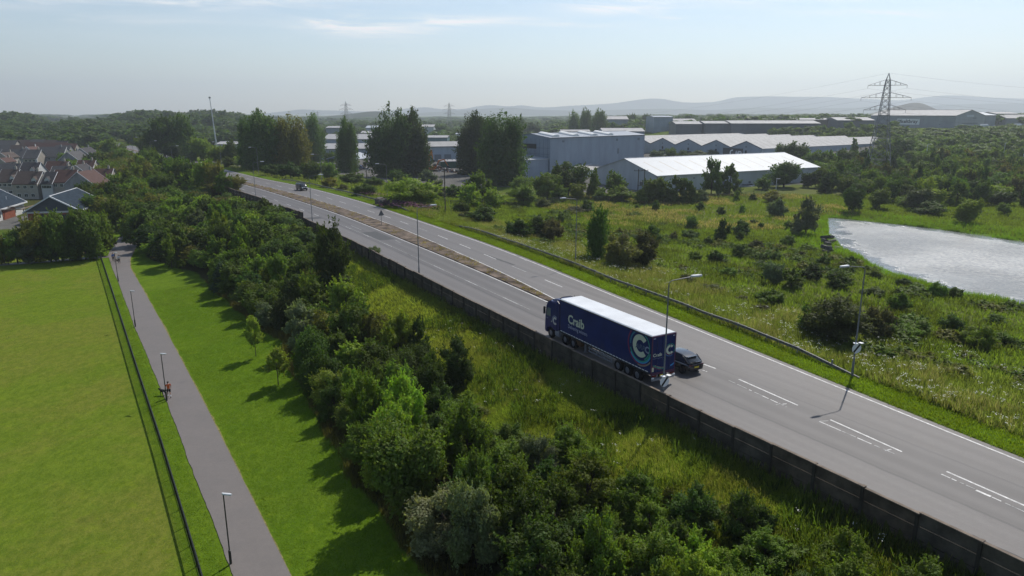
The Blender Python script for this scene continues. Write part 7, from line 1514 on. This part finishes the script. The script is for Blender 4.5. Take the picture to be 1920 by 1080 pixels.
x, y = uvrand(2600, 14, 120, lambda u, r: WALL(u)-.3-r*.9); tufts('wall_foot_weeds', x, y, g.uniform(.35, .85, len(x)), .04, 4, (.14, .18, .045), 'tall weeds along the foot of the wall', .4, seed=14)
# strip along the lawn edge
u = g.uniform(25, 125, 9000); xx, yy = uv2xy(u, WALL(u)-20); dd = LAWN_EDGE(u, xx, yy)-g.uniform(-.1, 2.6, len(u)); x, y = uv2xy(u, WALL(u)-dd); tufts('edge_grass', x, y, g.uniform(.25, .75, len(x)), .04, 4, (.12, .115, .04), 'rough grass fringe where the lawn meets the trees', .5, seed=5)
u = g.uniform(18, 125, 90000); xx, yy = uv2xy(u, WALL(u)-20); dd = LAWN_EDGE(u, xx, yy)+g.uniform(.3, 17, len(u)); x, y = uv2xy(u, WALL(u)-dd); lx = np.interp(y, PL[:, 1], PL[:, 0]); rx = np.interp(y, PR[:, 1], PR[:, 0]); k = ((x > rx+.3) | (x < lx-.3)) & (x > np.interp(y, [q_[1] for q_ in FENCE], [q_[0] for q_ in FENCE])+.1); x, y = x[k], y[k]; tufts('lawn_grass', x, y, g.uniform(.03, .075, len(x)), .035, 4, (.115, .195, .016), 'short mown grass clumps on the lawns beside the footpath', 1.5, seed=17)
x = g.uniform(-90, -8, 120000); y = g.uniform(30, 139, 120000); fxx = np.interp(y, [q_[1] for q_ in FENCE], [q_[0] for q_ in FENCE]); k = (x < fxx-.2) & (x > fxx-38) & (g.random(120000) < np.clip(70/y, 0, 1)); x, y = x[k], y[k]; tufts('field_grass', x, y, g.uniform(.02, .055, len(x)), .04, 3, (.155, .20, .026), 'short worn grass clumps on the playing field', 1.5, seed=18)
# far verge and meadow
x, y = uvrand(26000, -16, 175, lambda u, r: FAR(u)+.35+r*3.0); tufts('verge_grass', x, y, g.uniform(.08, .24, len(x)), .045, 4, (.125, .185, .016), 'short bright green grass on the far verge', .6, seed=6)
x, y = uvrand(52000, -16, 160, lambda u, r: FAR(u)+3.2+r**1.1*15); n2 = fbm(x, y, 5); tufts('meadow_grass', x, y, g.uniform(.35, .8, len(x)), .055, 3, (.15, .19, .048), 'tall flowering meadow grass behind the barrier', .9, seed=7)
k = n2 > .52; x, y = x[k], y[k]; tufts('meadow_grass', x, y, g.uniform(.5, .95, len(x)), .045, 2, (.235, .225, .12), 'pale seed heads of meadow grass behind the barrier', .5, seed=8)
x, y = uvrand(60000, -16, 190, lambda u, r: FAR(u)+16+r*52); pdist = polydist(x, y, POND); k = pdist > .6; x, y = x[k], y[k]; n2 = fbm(x, y, 8); tufts('meadow_grass', x, y, g.uniform(.25, .7, len(x)), .09, 3, (.118, .172, .026), 'green grass of the rough meadow before the pond', .9, seed=9)
k = n2 > .56; x, y = x[k], y[k]; tufts('meadow_grass', x, y, g.uniform(.4, .9, len(x)), .08, 3, (.075, .10, .022), 'darker weeds in the rough meadow', .6, seed=10)
x = g.uniform(-45, 150, 60000); y = g.uniform(150, 235, 60000); uu_, vv_ = xy2uv(x, y); k = (vv_-FAR(uu_) > 4) & (polydist(x, y, POND) > .6); x, y = x[k], y[k]; n2 = fbm(x, y, 12); tufts('back_meadow_grass', x, y, g.uniform(.3, .7, len(x)), .14, 3, (.125, .175, .026), 'grass of the back meadow before the mesh fence', seed=11)
k = ((n2 > .5) & (y > 165) & (x > 8) & (x < 95)); x, y = x[k], y[k]; tufts('back_meadow_grass', x, y, g.uniform(.4, .8, len(x)), .12, 4, (.26, .215, .125), 'pale flowering grass of the back meadow', .5, seed=12)
# thick low growth joining the shrubs of the rough meadow
ug = []
while len(ug) < 620:
    u = rv.uniform(-12, 185); e = rv.uniform(9, 66); x, y = (float(q_) for q_ in uv2xy(u, float(FAR(u))+e))
    if float(fbm(x+500, y+80, 16)) > .50 and float(polydist(np.array([x]), np.array([y]), POND)[0]) > 2: s_ = rv.uniform(1.0, 3.2); ug.append((x, y, s_*1.3, s_*rv.uniform(.35, .6)+.25))
for nm_, part_, c_ in (('low green undergrowth filling the rough meadow', ug[:330], 'mid'), ('olive bramble undergrowth in the rough meadow', ug[330:500], 'olive'), ('dark gorse undergrowth in the rough meadow', ug[500:], 'dark')): woodland('undergrowth', part_, c_, nm_, kinds=('bush',), lev='ug')
x, y = uvrand(3200, 64, 300, lambda u, r: MEDL(u)+.4+r*(MEDR(u)-MEDL(u)-.8)); n2 = fbm(x+40, y, 2.2, 3); x, y = x[n2 > .5], y[n2 > .5]; rw_ = tufts('reserve_weeds', x, y, g.uniform(.08, .28, len(x)), .05, 4, (.20, .165, .075), 'dry weeds on the central reserve', 1.2, seed=15)
x = g.uniform(-150, 0, 26000); y = g.uniform(150, 300, 26000); uu_, vv_ = xy2uv(x, y); k = (vv_-FAR(uu_) > 3.4) & (vv_-FAR(uu_) < 45); x, y = x[k], y[k]; tufts('rough_grass', x, y, g.uniform(.3, .9, len(x)), .16, 3, (.13, .17, .035), 'rough grass between the far verge and the poplars', .8, seed=16)
# reeds round the pond
Pn = resample(np.vstack([POND, POND[:1]]), 700); nrm_ = np.gradient(Pn, axis=0); nrm_ = np.stack([nrm_[:, 1], -nrm_[:, 0]], 1); nrm_ /= np.linalg.norm(nrm_, axis=1)[:, None]+1e-9
if polydist(*(Pn[:5]+nrm_[:5]).T, POND)[0] < 0: nrm_ = -nrm_
i = g.integers(0, 700, 30000); o_ = g.uniform(-.3, 1, 30000)**2*np.where(Pn[i][:, 1] > 140, 9, 3.4)-1.2; x, y = (Pn[i]+nrm_[i]*o_[:, None]+g.normal(size=(30000, 2))*.15).T
tufts('reed_bed', x, y, g.uniform(.35, 1.1, len(x)), .07, 3, (.11, .195, .018), 'bright green reeds fringing the pond', .25, seed=13)
# flowers
def flowers(name, x, y, h0, h1, s, m, label, seed=0, n=6, spread=.10):
    gg = np.random.default_rng(seed); k = len(x); z = H(x, y)+gg.uniform(h0, h1, k); P = np.repeat(np.stack([x, y, z], 1), n, 0)+gg.normal(size=(k*n, 3))*np.array([spread, spread, spread*.35]); q = s*gg.uniform(.6, 1.3, (k*n, 1)); a = gg.uniform(0, 6.28, k*n)
    e1 = np.stack([np.cos(a), np.sin(a), gg.normal(size=k*n)*.3], 1)*q; e2 = np.stack([-np.sin(a), np.cos(a), gg.normal(size=k*n)*.3], 1)*q
    V = np.stack([P-e1, P-e2, P+e1, P+e2], 1).reshape(-1, 3); tag(npmesh(name, V, np.arange(len(V)).reshape(-1, 4), m), label, 'flowers', kind='stuff')
FLW = mat('umbel_white', (.62, .62, .52), .7, .2); FLP = mat('willowherb_pink', (.30, .10, .20), .7, .2)
x, y = uvrand(4200, -14, 120, lambda u, r: FAR(u)+3.2+r**1.4*20); n2 = fbm(x+300, y, 4); k = n2 > .52; flowers('wild_flowers', x[k], y[k], .5, .95, .035, FLW, 'white umbel flowers in the meadow behind the barrier', 1)
x, y = uvrand(150, 18, 75, lambda u, r: WALL(u)-.4-r*9); n2 = fbm(x+300, y, 4); k = n2 > .5; flowers('wild_flowers', x[k], y[k], .5, 1.0, .030, FLW, 'scattered white umbels on the bank below the wall', 2, 7)
qq = [plane(px_, py_, -.3) for px_, py_ in [(745, 392), (760, 390), (775, 391), (790, 393), (805, 396), (735, 390), (700, 372), (770, 396)]]; cx_ = np.repeat([q[0] for q in qq], 70)+g.normal(size=560)*2.0; cy_ = np.repeat([q[1] for q in qq], 70)+g.normal(size=560)*2.4; flowers('willowherb', cx_, cy_, .9, 1.6, .06, FLP, 'pink willowherb in front of the big round bush', 3, 6, .14)

# ------------------------------------------------------------------ haze
hz = bpy.data.materials.new('haze_air'); hz.use_nodes = True; nt = hz.node_tree; nt.nodes.clear(); pv = nn(nt, 'ShaderNodeVolumePrincipled'); pv.inputs['Color'].default_value = (.86, .94, 1.0, 1); pv.inputs['Density'].default_value = HAZE_D = 1.85e-4; pv.inputs['Anisotropy'].default_value = .38
om = nn(nt, 'ShaderNodeOutputMaterial'); nt.links.new(pv.outputs[0], om.inputs['Volume'])
hb = MB().box((0, 0, 205), (20000, 20000, 426)).build('haze', hz); tag(hb, 'thin summer haze over the whole landscape', 'haze', kind='stuff')
hb.display_type = 'WIRE'
